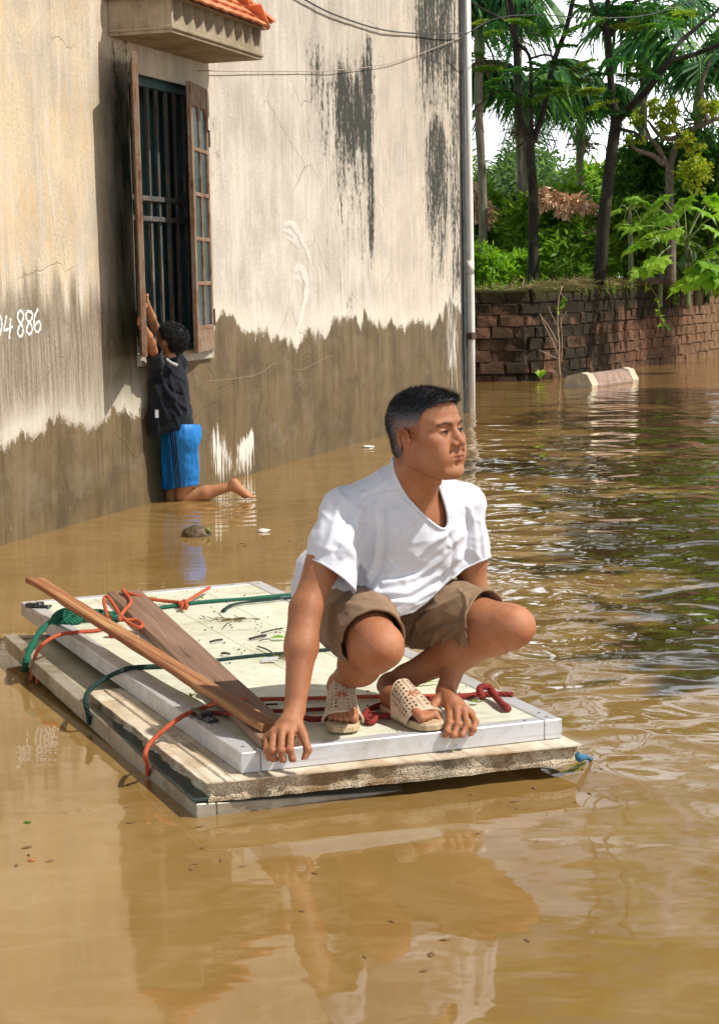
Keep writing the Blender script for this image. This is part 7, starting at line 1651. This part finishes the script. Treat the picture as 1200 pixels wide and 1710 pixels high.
Vb2, Fb2, _ = keepfaces(Vb, Fb, okb); Vb2 = smooth_rim(Vb2, Fb2, 4)
BT_ = NT('black_cotton_jersey', .9, .15); c = BT_.coord(); BT_.out(BT_.ramp(BT_.noise(c, 12, 4), [(.3, (.007, .009, .013)), (.7, (.014, .017, .024))]), .9, BT_.bump(BT_.noise(c, 60, 4), .4, .004), Sheen_Weight=.1)
tsh = solid_shell('t_shirt', Vb2, Fb2, BT_.m, boy, .004, org=BOo)
lg = B_(263, 690, 10.72)
MB().box((-.010, -.003, -.024), (.010, .003, .024)).build('white_side_tag', CLOTH, tsh).location = B_(262, 691, 10.815) - BOo
MB().tube(spline([B_(278, 600, 10.86), B_(286, 606, 10.85), B_(296, 610, 10.87)], 10) - BOo, .010, 6).build('white_undershirt_collar', simple('grey_white_collar', (.4, .38, .38), .8), boy, True)
# shorts with three side stripes
PS = Field(np.array([-1.7, 10.5, -.1]), np.array([-.7, 11.5, .75]), .0045)
PS.prims([ell(bj['pel'] - [0, 0, .01], I3, (.105, .115, .11), .04), cap(bj['hip'] + [0, 0, -.03], bj['knee'] + [0, 0, .07], .098, .092, .03), cap(bj['knee'] + [0, 0, .07], bj['knee'] + [0, 0, .02], .092, .096, .02), cap(lh_, lk + [0, 0, .03], .09, .078, .03)])
Vp, Fp = PS.mesh(); del PS; Vp = relax(Vp, Fp, 2, .5); Np_ = vnormals(Vp, Fp)
Vp = Vp + Np_ * (.007 * vnoise(Vp * [1, 1, .25], 26) + .003 * vnoise(Vp * [1, 1, .5], 60) + .004 * vnoise(Vp, 12))[:, None]
px_, py_, dw = projpx(Vp); hem = np.interp(px_, [270, 285, 300, 320, 345], [818, 818, 815, 812, 808])
okp = (py_ < hem) & (py_ > 708); Vp2, Fp2, us_ = keepfaces(Vp, Fp, okp); Vp2 = smooth_rim(Vp2, Fp2, 3); px2, py2, _w = projpx(Vp2); facing = (vnormals(Vp2, Fp2) @ FW) < .2
cen = np.interp(py2, [705, 740, 815], [287, 290.5, 298.5]); off = px2 - cen; st = np.full(len(Vp2), 9.0); st = np.where(facing, off, 9.0 + 0 * off)
BS = NT('blue_polyester', .6, .35); a = BS.attr('stripe'); aa = BS.ma('ABSOLUTE', BS.ma('SUBTRACT', BS.ma('PINGPONG', BS.ma('ADD', a, 100 * 2.33 + .0), 2.33), 0))
def band(c0): return BS.rng(BS.ma('ABSOLUTE', BS.ma('SUBTRACT', a, c0)), .95, 1.25, 1, 0)
msk = BS.ma('MAXIMUM', BS.ma('MAXIMUM', band(-4.0), band(-.5)), band(3.0)); c = BS.coord()
BS.out(BS.mix(msk, BS.mix(BS.noise(c, 9, 3), (.008, .14, .42), (.015, .21, .58)), (.006, .008, .02)), .55, BS.bump(BS.noise(c, 50, 4), .3, .004))
solid_shell('shorts', Vp2, Fp2, BS.m, boy, .004, dict(stripe=st), BOo)
# ================================================================== FLOATING BITS
FLT = [simple('floating_brown_leaf', (.16, .08, .03), .6, .3), simple('floating_straw', (.36, .26, .10), .7, .3)]
V_, F_ = [], []; m1 = MB()
CL_ = [(60, 1400, 90), (900, 1350, 120), (700, 1560, 150), (960, 1290, 30), (380, 1450, 120), (450, 900, 60), (300, 930, 60), (1050, 660, 60), (860, 650, 60)]
for k in range(70):
    cx_, cy_, sp_x = random.choice(CL_); x, y = random.gauss(cx_, sp_x), random.gauss(cy_, sp_x * .35); p = atz(x, y, .0015); a = random.uniform(0, 6.28); L_ = random.uniform(.004, .013) * (1 + p[1] / 12); w_ = L_ * random.uniform(.2, .6)
    d = np.array([math.cos(a), math.sin(a), 0]); s = np.array([-d[1], d[0], 0]); m1.add([p - d * L_, p + s * w_, p + d * L_, p - s * w_, p + [0, 0, .002]], [[0, 3, 4], [3, 2, 4], [2, 1, 4], [1, 0, 4]])
tag(m1.build('flotsam', FLT[0]), 'tiny brown leaf and bark bits drifting on the muddy flood', 'flotsam', kind='stuff')
